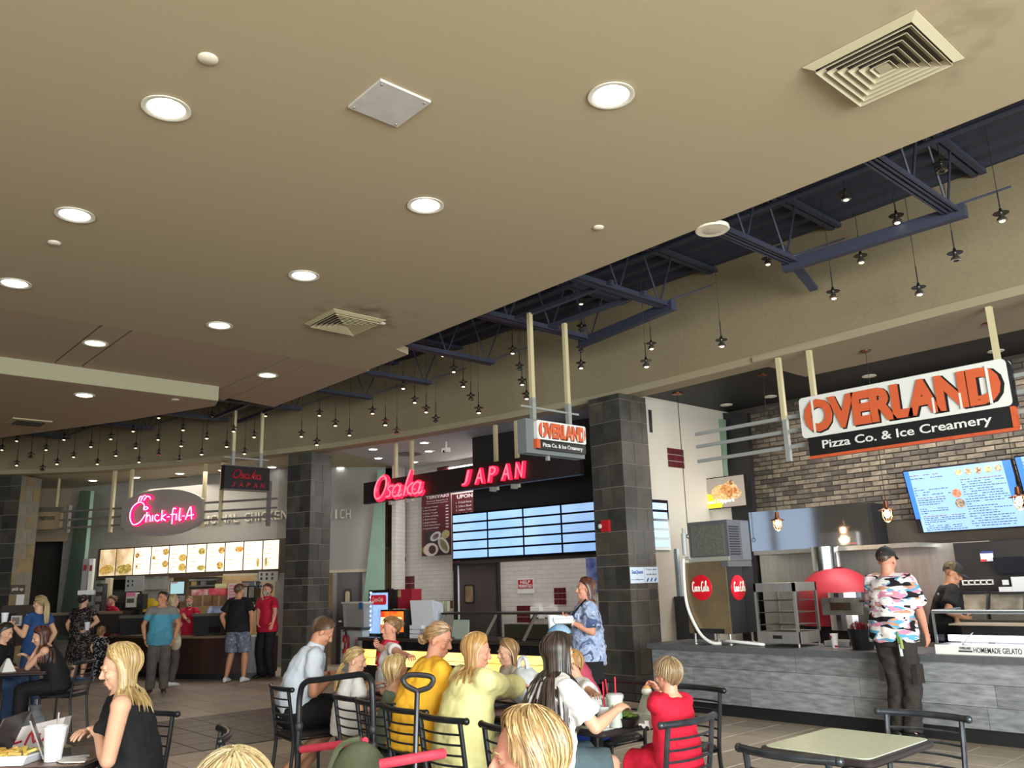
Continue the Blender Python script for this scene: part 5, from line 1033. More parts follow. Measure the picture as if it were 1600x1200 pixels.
# menu boards
R0 = FW.uz(160, 878)[0]; xs = [160, 186, 213, 240, 268, 296, 326, 355, 384, 414, 440]; us = [FW.uz(x, 872)[0] for x in xs]; zm0, zm1 = 2.12, 2.76
r = thing('lit_menu_boards', 'row of ten bright backlit menu panels with food pictures under the grey wall', 'menu board', FW.pt(2.5, 2.1, .1))
part('casing', MB().fbox(FW, us[0] - .06, us[-1] + .3, zm0 - .1, zm1 + .03, .001, .08), M('menu_casing', '#4C403A', .5), r)
mw = M('menu_glow', '#FFF0D0', .4, emit=1.05)
foods = ['#B5853A', '#A8622E', '#8A4A22', '#7E7A2E']
for i in range(10):
    u0, u1 = us[i] + .022, us[i + 1] - .022; w_ = u1 - u0
    pm = mw if i > 1 else M('menu_glow_picture', '#E8D2B0', .4, emit=1.0, c2='#B08A5C', scale=2.2)
    p_ = part('menu_panel', MB().fbox(FW, u0, u1, zm0, zm1, .08, .092), pm, r)
    for (du, dz, a, b_) in {0: ((.55, .25, .3, .12), (.3, .2, .2, .1)), 1: ((.5, .22, .35, .12), (.75, .3, .15, .08)), 2: ((.2, .72, .1, .07), (.2, .3, .05, .04)), 3: ((.85, .8, .14, .09), (.85, .35, .14, .09), (.15, .6, .07, .05)), 4: ((.8, .55, .17, .1), (.8, .2, .17, .1)), 5: ((.8, .75, .15, .09), (.8, .15, .17, .07)), 6: ((.85, .75, .14, .09), (.8, .2, .14, .1)), 7: ((.8, .75, .18, .08),), 8: ((.8, .25, .06, .12),), 9: ((.2, .25, .07, .12),)}[i]:
        part('food_picture', fblob(FW, u0 + du * w_, zm0 + dz * (zm1 - zm0), a * w_ * 1.35, b_ * .64 * 1.4, .094, 0, 12), M('food_%d' % ((i * 3) % 4), foods[(i * 3) % 4], .5, emit=.5, c2='#E0C070', scale=18), r)
    lm = MB()
    for k in range(5):
        z = zm1 - .1 - k * .1; lm.fbox(FW, u0 + .12 * w_, u0 + (.45 + .1 * (k % 2)) * w_, z, z + .014, .092, .0935)
    if i > 1: o = part('price_lines', lm, M('menu_line_ink', '#C2B49A', .5, emit=.4), r); o['kind'] = 'stuff'
# raised lettering
lt = M('raised_letter', '#C9C1AE', .5)
r = thing('wall_lettering', 'raised cream capital letters on the grey wall behind the oval sign', 'lettering', FW.pt(3, 3.2, .05)); ua = FW.uz(304, 815)[0]; ub = FW.uz(452, 800)[0]
me_s = 'ORIGINAL CHICKEN'; n = len(me_s)
adv = {'I': .55, ' ': .7, 'G': 1.1, 'O': 1.15, 'N': 1.1, 'C': 1.05}
tot = sum(adv.get(c, 1) for c in me_s); x = ua
for c in me_s:
    wl = (ub - ua) * adv.get(c, 1) / tot
    if c != ' ': ftext('letter', c, FW, x + wl / 2, 3.33, .03, wl * (.8 if c != 'I' else .35), .2, lt, r, extrude=.02)
    x += wl
ub = FW2.uz(549, 802)[0]; ua = ub - 8 * (ub - FW2.uz(506, 802)[0]) / 4.5
for i, c in enumerate('SANDWICH'):
    wl = (ub - ua) / 8; ftext('letter', c, FW2, ua + wl * (i + .5), 3.33, .03, wl * (.78 if c != 'I' else .3), .22, lt, r, extrude=.02)
# oval sign with pink-red neon script
FV = Fr((-19.35, 5.95), (-17.75, 6.97)); c0 = FV.uz(252, 799); aw = (FV.uz(314, 799)[0] - FV.uz(190, 799)[0]) / 2; ah = .5
r = thing('oval_sign', 'grey oval sign with glowing pink-red script over the chicken counter', 'sign', FV.pt(c0[0], c0[1] - .5, 0)); zc = 3.35; uc = c0[0]
pl = []
for k in range(40):
    t = 2 * math.pi * k / 40; x = math.cos(t); y = math.sin(t); pl.append(FV.pt(uc + aw * max(-1, min(1, 1.14 * x)), zc + ah * (abs(y) ** .95) * (1 if y > 0 else -1), -.08))
part('oval_panel', MB().prism(pl, FV.n * .1), M('oval_grey', '#8D8884', .5), r)
pink = M('neon_pink', '#F0145A', .4, emit=1.7); pinkw = M('neon_pink_core', '#FF9CB8', .4, emit=2.6)
S = [[(-.5, .1), (-.52, .34), (-.68, .42), (-.88, .2), (-.92, -.2), (-.8, -.48), (-.6, -.4), (-.45, -.1)],       # C
     [(-.52, .16), (-.44, .22), (-.38, .16), (-.44, .1), (-.52, .12)], [(-.7, .46), (-.66, .62), (-.6, .66)], [(-.62, .48), (-.55, .66), (-.48, .68)], [(-.53, .48), (-.44, .64), (-.36, .62), (-.32, .52)],   # eye and comb
     [(-.4, .0), (-.42, -.42)], [(-.42, -.25), (-.33, -.12), (-.29, -.25), (-.29, -.4)],   # h
     [(-.22, -.14), (-.22, -.4)], [(-.03, -.18), (-.12, -.14), (-.15, -.28), (-.08, -.4), (0, -.34)],   # i c
     [(.06, .04), (.05, -.4)], [(.18, -.14), (.07, -.26), (.19, -.4)], [(.22, -.25), (.3, -.25)],   # k -
     [(.48, .06), (.4, .08), (.38, -.1), (.38, -.55)], [(.32, -.16), (.46, -.16)], [(.5, -.14), (.5, -.4)], [(.6, .08), (.59, -.4), (.66, -.38)], [(.68, -.25), (.75, -.25)],   # f i l -
     [(.78, -.4), (.9, .1), (.94, -.1), (.96, -.4)], [(.82, -.26), (1.02, -.22)]]   # A
for st in S:
    pts = [FV.pt(uc + .05 + p.x * aw * .82, zc + .02 + p.y * ah * 1.05, .05) for p in smooth_path([(x, y, 0) for x, y in st], 4)]
    part('script_channel', MB().tube(pts, .042, 7), pink, r, True); part('neon_tube', MB().tube([p + FV.n * .05 for p in pts], .013, 5), pinkw, r, True)
one('sign_fastener', MB().lathe([(.02, 0), (.02, .03), (.002, .032)], n=10, mat=FV.mat(FV.uz(192, 828)[0], 3.06, -.03)), black_m, 'tiny black bolt at the lower left edge of the oval sign', 'bolt')
# rails and posts
r = thing('sign_trellis', 'taupe rails with cream posts carrying the grey oval sign', 'frame', FV.pt(uc, 3.2, -.15))
ua, ub = FV.uz(94, 808, -.16)[0], FV.uz(432, 785, -.16)[0]
for z in (3.15, 3.33, 3.52): part('rail', MB().fbox(FV, ua, ub, z - .02, z + .02, -.2, -.14), railtaupe, r)
for (x, y, zt_, zb_) in ((107, 805, 3.66, 3.05), (419, 800, 3.9, 2.95)): u = FV.uz(x, y, -.16)[0]; part('strut', MB().fbox(FV, u - .025, u + .025, zb_, zt_, -.22, -.12), railtaupe, r)
for x in (177, 204, 319, 346): u = FV.uz(x, 770, -.16)[0]; part('post', MB().fbox(FV, u - .03, u + .03, 3.0, BB + .07, -.2, -.13), cream, r)
# corridor at the far left
FK = Fr((-26.5, 2.2), (-24.1, 6.1)); hd = M('corridor_header', '#8A7C66', .8)
framed('wall_corridor_header', FK, [(-1, FK.len, FK.uz(85, 846)[1], 4.5, -.2, 0)], hd, 'structure'); framed('wall_corridor', FK, [(-2, FK.len + .4, 0, 4.5, -1.6, -1.5)], M('corridor_dark', '#2A2420', .9), 'structure')
FR = Fr((-23.6, 3.6), (-22.4, 5.0)); R = frect(FR, 52, 94, 800, 827); r = thing('hanging_sign', 'tan hanging box sign reading restrooms beside the left slate pillar', 'sign', FR.pt((R[0] + R[1]) / 2, R[2], 0))
part('box', MB().fbox(FR, R[0] - .1, R[1], R[2], R[3], -.12, 0), M('tan_sign', '#8E7B5C', .6), r); part('cap', MB().fbox(FR, R[0] - .1, R[1] + .01, R[3], R[3] + .12, -.1, -.02), M('tan_sign_cap', '#5C5347', .6), r); part('rod', MB().fbox(FR, R[1] - .16, R[1] - .12, R[3] + .1, 4.43, -.08, -.04), cream, r)
ftext('word', 'restrooms', FR, (R[0] + R[1]) / 2, R[2] + (R[3] - R[2]) * .66, .003, (R[1] - R[0]) * .58, .11, black_m, r, extrude=.002, offset=.015)
# pickup plate and sheet on the left pillar
a42 = math.radians(42); fx_ = Vector((math.cos(a42), math.sin(a42), 0)); fy_ = Vector((-math.sin(a42), math.cos(a42), 0)); ce = Vector((-22.1, 4.35, 0)); co_ = ce + fx_ * .33 - fy_ * .33
FL = Fr((co_.x, co_.y), ((co_ + fy_ * .66).x, (co_ + fy_ * .66).y)); 
r = thing('pickup_plate', 'dark plate reading pick up on the left slate pillar', 'sign', FL.pt(.3, 1.6, .02)); R = frect(FL, 14, 37, 914, 928); part('plate', MB().fbox(FL, *R, .016, .03), M('plate_dark', '#3A3632', .5), r); ftext('words', 'pick up', FL, (R[0] + R[1]) / 2, (R[2] + R[3]) / 2, .032, (R[1] - R[0]) * .75, .1, M('plate_letter', '#C9C4B8', .5), r, extrude=.002, offset=.01)
R = frect(FL, 24, 36, 929, 949); one('taped_sheet', MB().fbox(FL, *R, .016, .02), paper, 'white paper sheet taped under the pick up plate', 'notice')
# curved wooden counter
CP = [Vector(p) for p in [(-21.5, 5.7, 0), (-18.55, 6.2, 0), (-17.3, 6.5, 0), (-16.6, 6.85, 0), (-16.15, 7.3, 0), (-16.0, 7.7, 0), (-16.0, 7.98, 0)]]; CPs = smooth_path(CP, 4); CN = normals2(CPs)
wood = M('counter_mahogany', '#3B2420', .4, c2='#2C1A17', scale=4, stretch=(1, 1, .3)); wood2 = M('counter_mahogany_b', '#42281F', .4, c2='#33201B', scale=4, stretch=(1, 1, .3)); topm = M('counter_tan_top', '#7A6A56', .35)
r = thing('chicken_counter', 'curved dark mahogany counter with a tan ledge', 'counter', (-18, 6.8, 0))
for i in range(0, len(CPs) - 1, 2):
    b = MB(); j = min(i + 2, len(CPs) - 1); sweep(b, CPs[i:j + 1], CN[i:j + 1], [(0, .1), (0, .765), (.08, .765), (.08, .1)]); part('front_panel', b, (wood, wood2)[(i // 2) % 2], r)
b = MB(); sweep(b, CPs, CN, [(-.06, .768), (-.06, .81), (.34, .81), (.34, .768)]); part('ledge', b, topm, r)
b = MB(); sweep(b, CPs, CN, [(.05, 0), (.05, .1), (.1, .1), (.1, 0)]); part('toe_kick', b, black_m, r)
# kitchen behind the chicken counter
FKb = Fr((-23.2, 9.4), (-18.2, 11.6)); framed('wall_chicken_kitchen', FKb, [(-1.5, 7, 0, 4.0, -.1, 0)], tilemat('kitchen_tile', '#B39C78', '#A8906C', '#8A7658', .3, .15), 'structure')
struct('ceiling_chicken_kitchen', MB().prism([(-23.4, 6.7, 2.55), (-18.1, 9.05, 2.55), (-17.5, 12.2, 2.55), (-24.5, 9.5, 2.55)], (0, 0, .06)), M('ceiling_chicken_paint'))
area('kitchen_lamp_back', (-20.8, 9.0, 2.5), (-20.8, 9.0, 0), 3.5, 1.2, 45, (1, .9, .75))
def kbox(name, label, cat, x0, x1, yt, yb, D, dep, m, parts=(), stand=False):
    a = PD(x0, (yt + yb) / 2, D); c = PD(x1, (yt + yb) / 2, D); z1 = PD((x0 + x1) / 2, yt, D).z; z0 = PD((x0 + x1) / 2, yb, D).z
    F = Fr((a.x, a.y), (c.x, c.y)); W_ = F.len; t = thing(name, label, cat, F.pt(W_ / 2, z0, 0)); part('body', MB().fbox(F, 0, W_, z0, z1, -dep, 0), m, t)
    if stand: part('stand', MB().fbox(F, W_ * .4, W_ * .6, 0, z0, -dep * .8, -dep * .3), black_m, t)
    for (nm, u0, u1, v0, v1, d, mm) in parts: part(nm, MB().fbox(F, W_ * u0, W_ * u1, z0 + (z1 - z0) * v0, z0 + (z1 - z0) * v1, 0, d), mm, t)
    return t, F, z0, z1
scr = M('register_screen_glow', '#9FC4C8', .3, emit=.7); pinkm = M('pink_print', '#C9708A', .6); kraft = M('kraft_card', '#8A6748', .7, c2='#7A5A3E', scale=6)
kbox('register', 'black register podium behind the woman in grey and blue', 'register', 188, 229, 963, 992, 17.6, .4, black_m, [('ledge', -.02, 1.02, .9, 1.06, .05, M('register_ledge', '#5A544C', .5))])
kbox('register', 'black register podium between the two customers', 'register', 302, 347, 960, 992, 17.2, .4, black_m, [('ledge', -.02, 1.02, .92, 1.06, .05, M('register_ledge')), ('lower_slot', .55, .95, .1, .4, .01, black_g)])
kbox('notice_board', 'grey printed menu sheet hanging below the lit menu panels', 'notice', 196, 224, 900, 924, 19, .03, M('grey_sheet', '#8C8A88', .6), [('print_dot', .1, .2, .6, .75, .004, black_m), ('print_dot', .35, .43, .6, .75, .004, black_m), ('print_dot', .1, .2, .3, .45, .004, black_m), ('print_dot', .35, .43, .35, .5, .004, black_m)], True)
kbox('monitor', 'dark square monitor behind the left cashier', 'monitor', 175, 196, 922, 944, 19.5, .08, black_m, [('bezel', .08, .92, .1, .92, .006, M('monitor_grey', '#3C3A38', .4))], True)
kbox('sauce_dispenser', 'pink-topped white dispenser on the counter', 'dispenser', 197, 211, 926, 949, 18.4, .2, M('dispenser_white', '#B9B2AA', .5), [('pink_top', 0, 1, .75, 1.02, .02, pinkm), ('dark_label', .1, .9, .3, .6, .008, M('label_dark', '#4A4440', .5))])
kbox('coffee_urn', 'black rounded machine beside the pink-topped dispenser', 'machine', 211, 223, 928, 952, 18.5, .25, black_m, [('front', .1, .9, .1, .8, .02, black_g)], True)
kbox('steel_shelf', 'steel shelf panel behind the woman in grey and blue', 'shelf', 222, 262, 901, 945, 20.4, .3, steel, [('edge', 0, 1, .48, .55, .03, steel_d), ('edge', 0, 1, .93, 1, .03, steel_d)])
kbox('yellow_box', 'bright yellow box behind the woman in grey and blue', 'box', 222, 242, 939, 956, 19, .3, M('yellow_card', '#C8A828', .6), [('flap', .4, .95, .6, 1.25, .02, M('yellow_card'))], True)
t, F, z0, z1 = kbox('order_screen', 'tilted register screen glowing blue-green above the cashier', 'screen', 265, 289, 908, 930, 18.3, .04, black_g, [('display', .06, .94, .1, .95, .006, scr), ('red_strip', .1, .5, .84, .93, .008, pinkm)])
kbox('receipt_printer', 'grey receipt printer under the tilted register screen', 'printer', 267, 283, 931, 940, 18.3, .2, M('printer_grey', '#8E8A84', .5), [('slot', .1, .9, .6, .75, .005, black_m)], True)
kbox('heat_rack', 'dark steel food rack in the kitchen opening', 'rack', 296, 338, 902, 920, 20.2, .4, M('rack_dark', '#3A342E', .5, .4), [('lip', 0, 1, .7, .85, .05, steel_d), ('lip', 0, 1, .2, .3, .05, steel_d), ('tin', .1, .3, .3, .65, .06, M('tin_tan', '#8A7448', .5)), ('tin', .45, .65, .3, .65, .06, steel_d)])
kbox('carton', 'wide brown cardboard carton under the red packages', 'box', 303, 330, 930, 947, 18.8, .3, kraft, [('tape', .45, .55, 0, 1, .003, M('tape_tan', '#A88A60', .4))]); kbox('carton', 'second brown cardboard carton right of the wider one', 'box', 331, 353, 930, 947, 18.9, .3, kraft, [('tape', .45, .55, 0, 1, .003, M('tape_tan'))])
for (x0, x1, yt, yb, l, m_) in ((299, 325, 921, 930, 'white and red wrapped package on the cartons', M('pkg_white', '#D8C4BE', .5, c2='#C85A66', scale=9)), (326, 352, 919, 930, 'red wrapped package on the cartons', M('pkg_red', '#C83A48', .5, c2='#D86A70', scale=6)), (336, 354, 912, 919, 'yellow-cream packet on top of the red package', M('pkg_cream', '#C9BE8A', .6))):
    kbox('package', l, 'package', x0, x1, yt, yb, 18.8, .3, m_, [('fold', .1, .9, .35, .55, .01, m_)])
kbox('order_sheet', 'pink-printed order sheet standing behind the man in black', 'notice', 356, 377, 911, 938, 18.6, .02, M('order_paper', '#C6B0A6', .6), [('grid_row', .08, .92, .12 + .17 * k, .2 + .17 * k, .003, pinkm) for k in range(5)], True)
t, F, z0, z1 = kbox('coffee_machine', 'black and steel drinks machine behind the man in black', 'machine', 377, 399, 908, 945, 18.9, .4, black_g, [('nozzle_block', .05, .95, .8, .98, .06, steel_mir), ('drip_tray', .05, .95, .0, .12, .08, steel_d), ('panel', .1, .4, .3, .75, .01, steel), ('panel', .55, .9, .3, .75, .01, steel_d)])
kbox('notice_board', 'white sheet with printed diagrams right of the kitchen opening', 'notice', 404, 434, 893, 909, 19.2, .02, M('diagram_sheet', '#A8A29A', .6), [('print_dot', .1 + .28 * k, .2 + .28 * k, .2 + .4 * j, .45 + .4 * j, .003, black_m) for k in range(3) for j in range(2)]); kbox('notice_board', 'smaller white sheet below the diagram sheet', 'notice', 404, 430, 911, 919, 19.2, .02, M('diagram_sheet'), [('print_dot', .1, .2, .2, .6, .003, black_m), ('print_dot', .5, .62, .2, .6, .003, black_m)])
kbox('opening_frame', 'cream frame edge of the kitchen opening', 'frame', 398, 403, 897, 930, 19.4, .1, M('frame_cream', '#B5A98F', .6), [('top_bar', -10, 1, .95, 1.05, .02, M('frame_cream'))])
kbox('steel_column', 'pale column at the left end of the kitchen opening', 'column', 163, 171, 903, 942, 19.6, .15, M('frame_cream'), [('face', .2, .8, 0, 1, .01, M('column_light', '#C8BCA2', .6))])
for (x0, x1, l, m_) in ((128, 136, 'grey cup tube with a red logo beside the green fin', M('tube_grey', '#8E8C8A', .4)), (138, 144, 'white cup tube with a red logo beside the green fin', white_m)):
    kbox('cup_tube', l, 'dispenser', x0, x1, 873, 922 if x0 < 130 else 924, 18.6, .1, m_, [('logo', .15, .85, .62, .8, .006, M('logo_dull_red', '#8E2A34', .5))])
kbox('drink_station', 'grey self-serve drink station left of the left cashier', 'drink station', 126, 148, 923, 955, 18.6, .3, M('station_grey', '#77746E', .5), [('canopy', -.1, 1.1, .8, 1.02, .1, white_p), ('nozzle', .2, .35, .45, .78, .05, black_m), ('nozzle', .6, .75, .45, .78, .05, black_m)])
kbox('napkin_box', 'dark condiment rack beside the drink station', 'rack', 149, 160, 912, 955, 18.4, .2, M('rack_black', '#2E2B2A', .5), [('tin', .1, .9, .7, .9, .02, steel_d), ('tin', .1, .9, .35, .55, .02, steel_d)])
kbox('toaster', 'round grey machine behind the woman in floral dress', 'machine', 130, 148, 945, 958, 17.9, .2, M('toaster_grey', '#5A5856', .4), [('window', .2, .8, .2, .8, .01, black_g)])
kbox('back_counter', 'long dark counter back with small goods behind the registers', 'counter', 60, 190, 957, 992, 18.2, .4, M('back_counter_dark', '#2B2523', .5), [('top_edge', 0, 1, .9, 1.02, .04, topm)])
kbox('trash_bin', 'dark waste cabinet with a white tray at the left edge', 'bin', 0, 26, 946, 1010, 14.8, .5, M('bin_brown', '#3B332D', .6), [('flap', .1, .9, .55, .8, .01, black_m)])
kbox('order_kiosk', 'small white-framed kiosk screen left of the woman in blue', 'screen', 17, 32, 962, 978, 14.2, .04, white_m, [('display', .12, .88, .15, .85, .004, M('kiosk_grey', '#8A7E74', .3))], True)
# side wall door right of the middle pillar
R = frect(FW2, 526, 572, 896, 1000); d2 = tag(bpy.data.objects.new('door_2', MB().fbox(FW2, R[0], R[1] + .1, 0, 2.0, -.12, -.06).mesh('door_2', brown_door)), kind='structure'); col.objects.link(d2)
R2 = frect(FW2, 536, 550, 920, 946, -.05); b = MB(); plate_outline(FW2, R2[0], R2[1], R2[2], R2[3], -.06, -.03, b, .07); part('window_gasket', b, black_m, d2); b = MB(); plate_outline(FW2, R2[0] + .05, R2[1] - .05, R2[2] + .05, R2[3] - .05, -.031, -.026, b, .05); part('window_pane', b, M('door_pane_warm', '#A38A5A', .2), d2)
part('frame', MB().fbox(FW2, R[0] - .1, R[0], 0, 2.02, -.1, .02), M('door_frame_grey', '#7A726A', .5), d2); struct('trim_door_header', MB().fbox(FW2, .1, FW2.len, 2.0, 2.06, 0, .03), M('frame_cream'))
R = frect(FW2, 507, 510, 843, 888); one('wall_track', MB().fbox(FW2, R[0], R[1], R[2], R[3], .002, .05).fbox(FW2, R[0], R[1] + .06, R[3] - .03, R[3], .002, .06), black_m, 'slim black vertical track on the grey wall beside the middle pillar', 'track')
# outer shell so no daylight leaks in from behind the shops
for nm, bx_ in (('wall_north', (-34, 12, 14.5, 14.7, 0, 6.3)), ('wall_west', (-30, -29.8, -12, 24, 0, 6.3)), ('wall_divider_left', None)):
    if bx_: struct(nm, MB().box(*bx_), M('outer_wall', '#6E675C', .9))
framed('wall_divider', Fr((-16.72, 11.4), (-15.05, 8.75)), [(0, .55, 0, 4.43, -.1, 0)], subway, 'structure')

# unseen wall added behind the camera, its openings placed for the hood's reflection
shell = M('outer_wall'); b = MB()
for (a, c) in ((-30, -13.2), (-11.55, -11.35), (-9.9, -6.6), (-1.6, -.8), (5.2, 9.2)): b.box(a, c, -9.3, -9.0, 0, 6.3)  # left end kept solid to dim the left of the hall
b.box(-30, 9.2, -9.3, -9.0, 4.4, 6.3).box(-30, 9.2, -9.3, -9.0, 0, .3); struct('wall_unseen_rear', b, shell)
b = MB()
for (a, c) in ((-9.3, -8.5), (-3.2, -2.4), (3, 3.8), (9.5, 14.7)): b.box(9.0, 9.3, a, c, 0, 6.3)
b.box(9.0, 9.3, -9.3, 14.7, 4.4, 6.3).box(9.0, 9.3, -9.3, 14.7, 0, .3); struct('wall_east', b, shell)
# ================================================================== FURNITURE OF THE DINING FLOOR
chairm = M('chair_metal', '#2E3136', .3, .55, c2='#26282C', scale=9); chairm2 = M('chair_metal_worn', '#4A4F57', .3, .6, c2='#3A3E45', scale=12)
seatm = M('seat_vinyl', '#17171A', .4); lam_green = M('laminate_green', '#CDD6C0', .35, c2='#C4CDB6', scale=40); lam_brown = M('laminate_brown', '#6B4E3E', .35, c2='#7A5A48', scale=5, stretch=(1, 6, 1)); edge_m = M('table_edge', '#2A2427', .35); columnm = M('table_column', '#26282D', .35, .4)
def chair_proto(m):
    r = thing('dining_chair', 'x', 'chair')
    W2, zt = .215, .815
    for s in (-1, 1):
        local_part('leg', MB().tube([(s * .2, .19, 0), (s * .195, .18, .43)], .013, 8), m, r, True)
        local_part('leg', MB().tube(smooth_path([(s * .2, -.24, 0), (s * .2, -.2, .3), (s * .2, -.195, .45), (s * .205, -.225, .65), (s * .205, -.25, zt)], 3), .015, 8), m, r, True)
    local_part('seat_frame', MB().tube([(.195, .18, .425), (-.195, .18, .425), (-.2, -.2, .425), (.2, -.2, .425)], .012, 8, closed=True), m, r, True)
    b = MB(); k = 8; pl = []
    for (cx, cy, a0) in ((.14, .15, 0), (-.14, .15, 90), (-.14, -.14, 180), (.14, -.14, 270)):
        for i in range(5): a = math.radians(a0 + i * 22.5); pl.append((cx + .06 * math.cos(a), cy + .06 * math.sin(a)))
    n = len(pl); b.v = [(x, y, .435) for x, y in pl] + [(x * 1.02, y * 1.02, .455) for x, y in pl] + [(x * .9, y * .9, .472) for x, y in pl]
    for q in range(2):
        for i in range(n): j = (i + 1) % n; b.f.append((q * n + i, q * n + j, (q + 1) * n + j, (q + 1) * n + i)); b.m.append(0)
    b.f += [tuple(range(n))[::-1], tuple(range(2 * n, 3 * n))]; b.m += [0, 0]; local_part('seat', b, seatm, r, True)
    arc = lambda z, hw, bow, dy=0: [(hw * t, dy - bow * (1 - t * t), z) for t in (-1, -.66, -.33, 0, .33, .66, 1)]
    pts = arc(zt + .005, .245, .05, -.235); local_part('top_rail', MB().tube(pts, .019, 10), m, r, True)
    for s in (-1, 1): local_part('rail_end', MB().ell((s * .248, -.235, zt + .005), (.022, .022, .022), 10, 6), m, r, True)
    for i in range(5):
        z = .50 + i * .06; yb = -.2 - .045 * max(0, (z - .45) / .36); local_part('back_bar', MB().tube(arc(z, .2, .045, yb), .007, 6), m, r, True)
    return r
proto = {'d': chair_proto(chairm), 'w': chair_proto(chairm2)}
used = set(); CH = 'dark metal ladder-back dining chairs'
def chair(kind, x, y, yaw, label):
    p = proto[kind]
    if kind not in used: used.add(kind); r = p; r.location = (x, y, 0.007); r.rotation_euler = (0, 0, yaw); r['label'] = label
    else: r = copy_thing(p, (x, y, .007), yaw, label)
    r['group'] = CH; return r
HPI = math.pi / 2
YB = 3.42
def xat(px, py, yv): return PY(px, py, yv).x
chair('d', xat(441, 1075, YB) + .0, YB + .24, -.12, 'dark dining chair holding the man in the white polo shirt')
chair('d', xat(548, 1087, YB), YB + .24, 0, 'dark dining chair behind the girl with the blond ponytail')
chair('d', xat(582, 1098, YB - .05), YB + .20, 0, 'dark dining chair behind the small child in grey-green')
chair('d', xat(630, 1110, YB - .1), YB + .14, 0, 'dark dining chair of the person in the yellow tee')
chair('d', xat(690, 1126, YB - .15), YB + .08, 0, 'dark dining chair in front of the woman in the pale yellow sweater')
chair('d', -3.72, 3.5, 0, 'dark dining chair under the woman with long dark hair')
chair('w', -3.12 - .235, 4.09, HPI, 'worn grey metal dining chair of the boy in red')
chair('w', -2.2, 3.58 + .235, .0, 'worn grey metal chair at the near side of the pale green table')
chair('w', -2.2, 5.0 - .235, math.pi, 'worn grey metal chair tucked behind the pale green table')
for i, (x, l) in enumerate([(-7.0, 'dark dining chair under the woman with the updo'), (-5.4, 'dark dining chair across the table under the brown-haired child'), (-4.62, 'dark dining chair across the table under the person in the blue cap'), (-3.95, 'dark dining chair across the table with a blue snack bag on it')]): chair('d', x, 5.05, math.pi, l)
def table(cx, cy, wx, wy, rot, top, label, z=.74, r0=.05):
    r = thing('dining_table', label, 'table', (cx, cy, .007), rot); z -= .007
    def rr_(hx, hy, rad, zz): return [(sx * (hx - rad) + rad * math.cos(a), sy * (hy - rad) + rad * math.sin(a), zz) for sx, sy, a0 in ((1, 1, 0), (-1, 1, 90), (-1, -1, 180), (1, -1, 270)) for a in [math.radians(a0 + k * 22.5) for k in range(5)]]
    hx, hy = wx / 2, wy / 2; b = MB(); L = [(hx - .012, hy - .012, z - .04), (hx, hy, z - .03), (hx + .002, hy + .002, z - .016), (hx - .006, hy - .006, z - .003), (hx - .022, hy - .022, z)]
    for (a, c, zz) in L: b.v += rr_(a, c, r0, zz)
    n = 20
    for q in range(len(L) - 1):
        for i in range(n): j = (i + 1) % n; b.f.append((q * n + i, q * n + j, (q + 1) * n + j, (q + 1) * n + i)); b.m.append(0)
    b.f += [tuple(range(n))[::-1], tuple(range(4 * n, 5 * n))]; b.m += [0, 0]; local_part('edge_band', b, edge_m, r, True)
    local_part('tabletop', MB().prism([(x, y, z) for x, y, _ in rr_(hx - .025, hy - .025, r0 * .8, z)], (0, 0, .003)), top, r)
    local_part('column', MB().lathe([(.05, .03), (.042, .05), (.042, z - .06), (.06, z - .041)], n=18), columnm, r, True)
    for k in range(4): a = k * HPI + math.pi / 4; local_part('base_arm', MB().bar((0, 0, .03), (.3 * math.cos(a), .3 * math.sin(a), .02), .07, .035), columnm, r)
    return r
table(-2.37, 4.45, .62, .76, .0, lam_green, 'pale green square table standing empty at lower right', r0=.06)
for i, l in enumerate(['nearest table of the long row, at the boy in red', 'second table of the long row, before the dark-haired woman', 'third table of the long row, before the people in yellow', 'last table of the long row, before the man in the white polo']): table(-3.99 - .8 * i, 4.25, .77, .72, 0, lam_green if i == 0 else lam_brown, l)
AL = math.atan2(.742, .67)
LT = PD(20, 1178, 5.02); table(LT.x, LT.y, 1.1, .62, AL, lam_brown, 'brown laminate table with laptops and food at the lower left')
LT2 = PD(0, 1044, 10.95); table(LT2.x, LT2.y, 1.55, .7, AL, lam_brown, 'brown laminate table farther back at the left picture edge')
q = PD(262, 1155, 4.78); chair('d', q.x - .16, q.y + .1, AL + HPI + .35, 'dark dining chair of the blonde woman with the laptop')
q = PD(150, 1128, 5.75); chair('d', q.x + .12, q.y + .12, AL + math.pi - .2, 'empty dark dining chair beyond the blonde woman with the laptop')
q = PD(100, 1075, 10.9); chair('d', q.x, q.y, AL + HPI, 'dark dining chair of the seated woman with reddish-tipped hair')
# ---- things on the lower left table
TZ = .745
def foam_cup(name, x, y, z, label, r0=.032, r1=.046, h=.125, lid=False, m=None, straw=None, slm=None):
    t = thing(name, label, 'cup', (x, y, z)); mm = m or foam
    local_part('cup', MB().lathe([(r0, 0), (r1, h), (r1 + .004, h), (r1 + .004, h + .008), (r1 - .004, h + .008), (r1 - .006, h - .02), (.002, h - .022)], n=22), mm, t, True)
    if lid: local_part('lid', MB().lathe([(r1 + .006, h + .008), (r1 + .004, h + .022), (r1 - .01, h + .03), (.002, h + .03)], n=20), M('lid_clear', '#C9CFCB', .2, alpha=.7), t, True)
    if straw: local_part('straw', MB().tube([(.005, 0, h * .3), straw], .0045, 6), slm or M('straw_red', '#D8263A', .4), t)
    return t
q = PD(82, 1190, 4.86); foam_cup('foam_cup', q.x, q.y, TZ, 'white foam cup standing before the open laptop', .042, .058, .17)
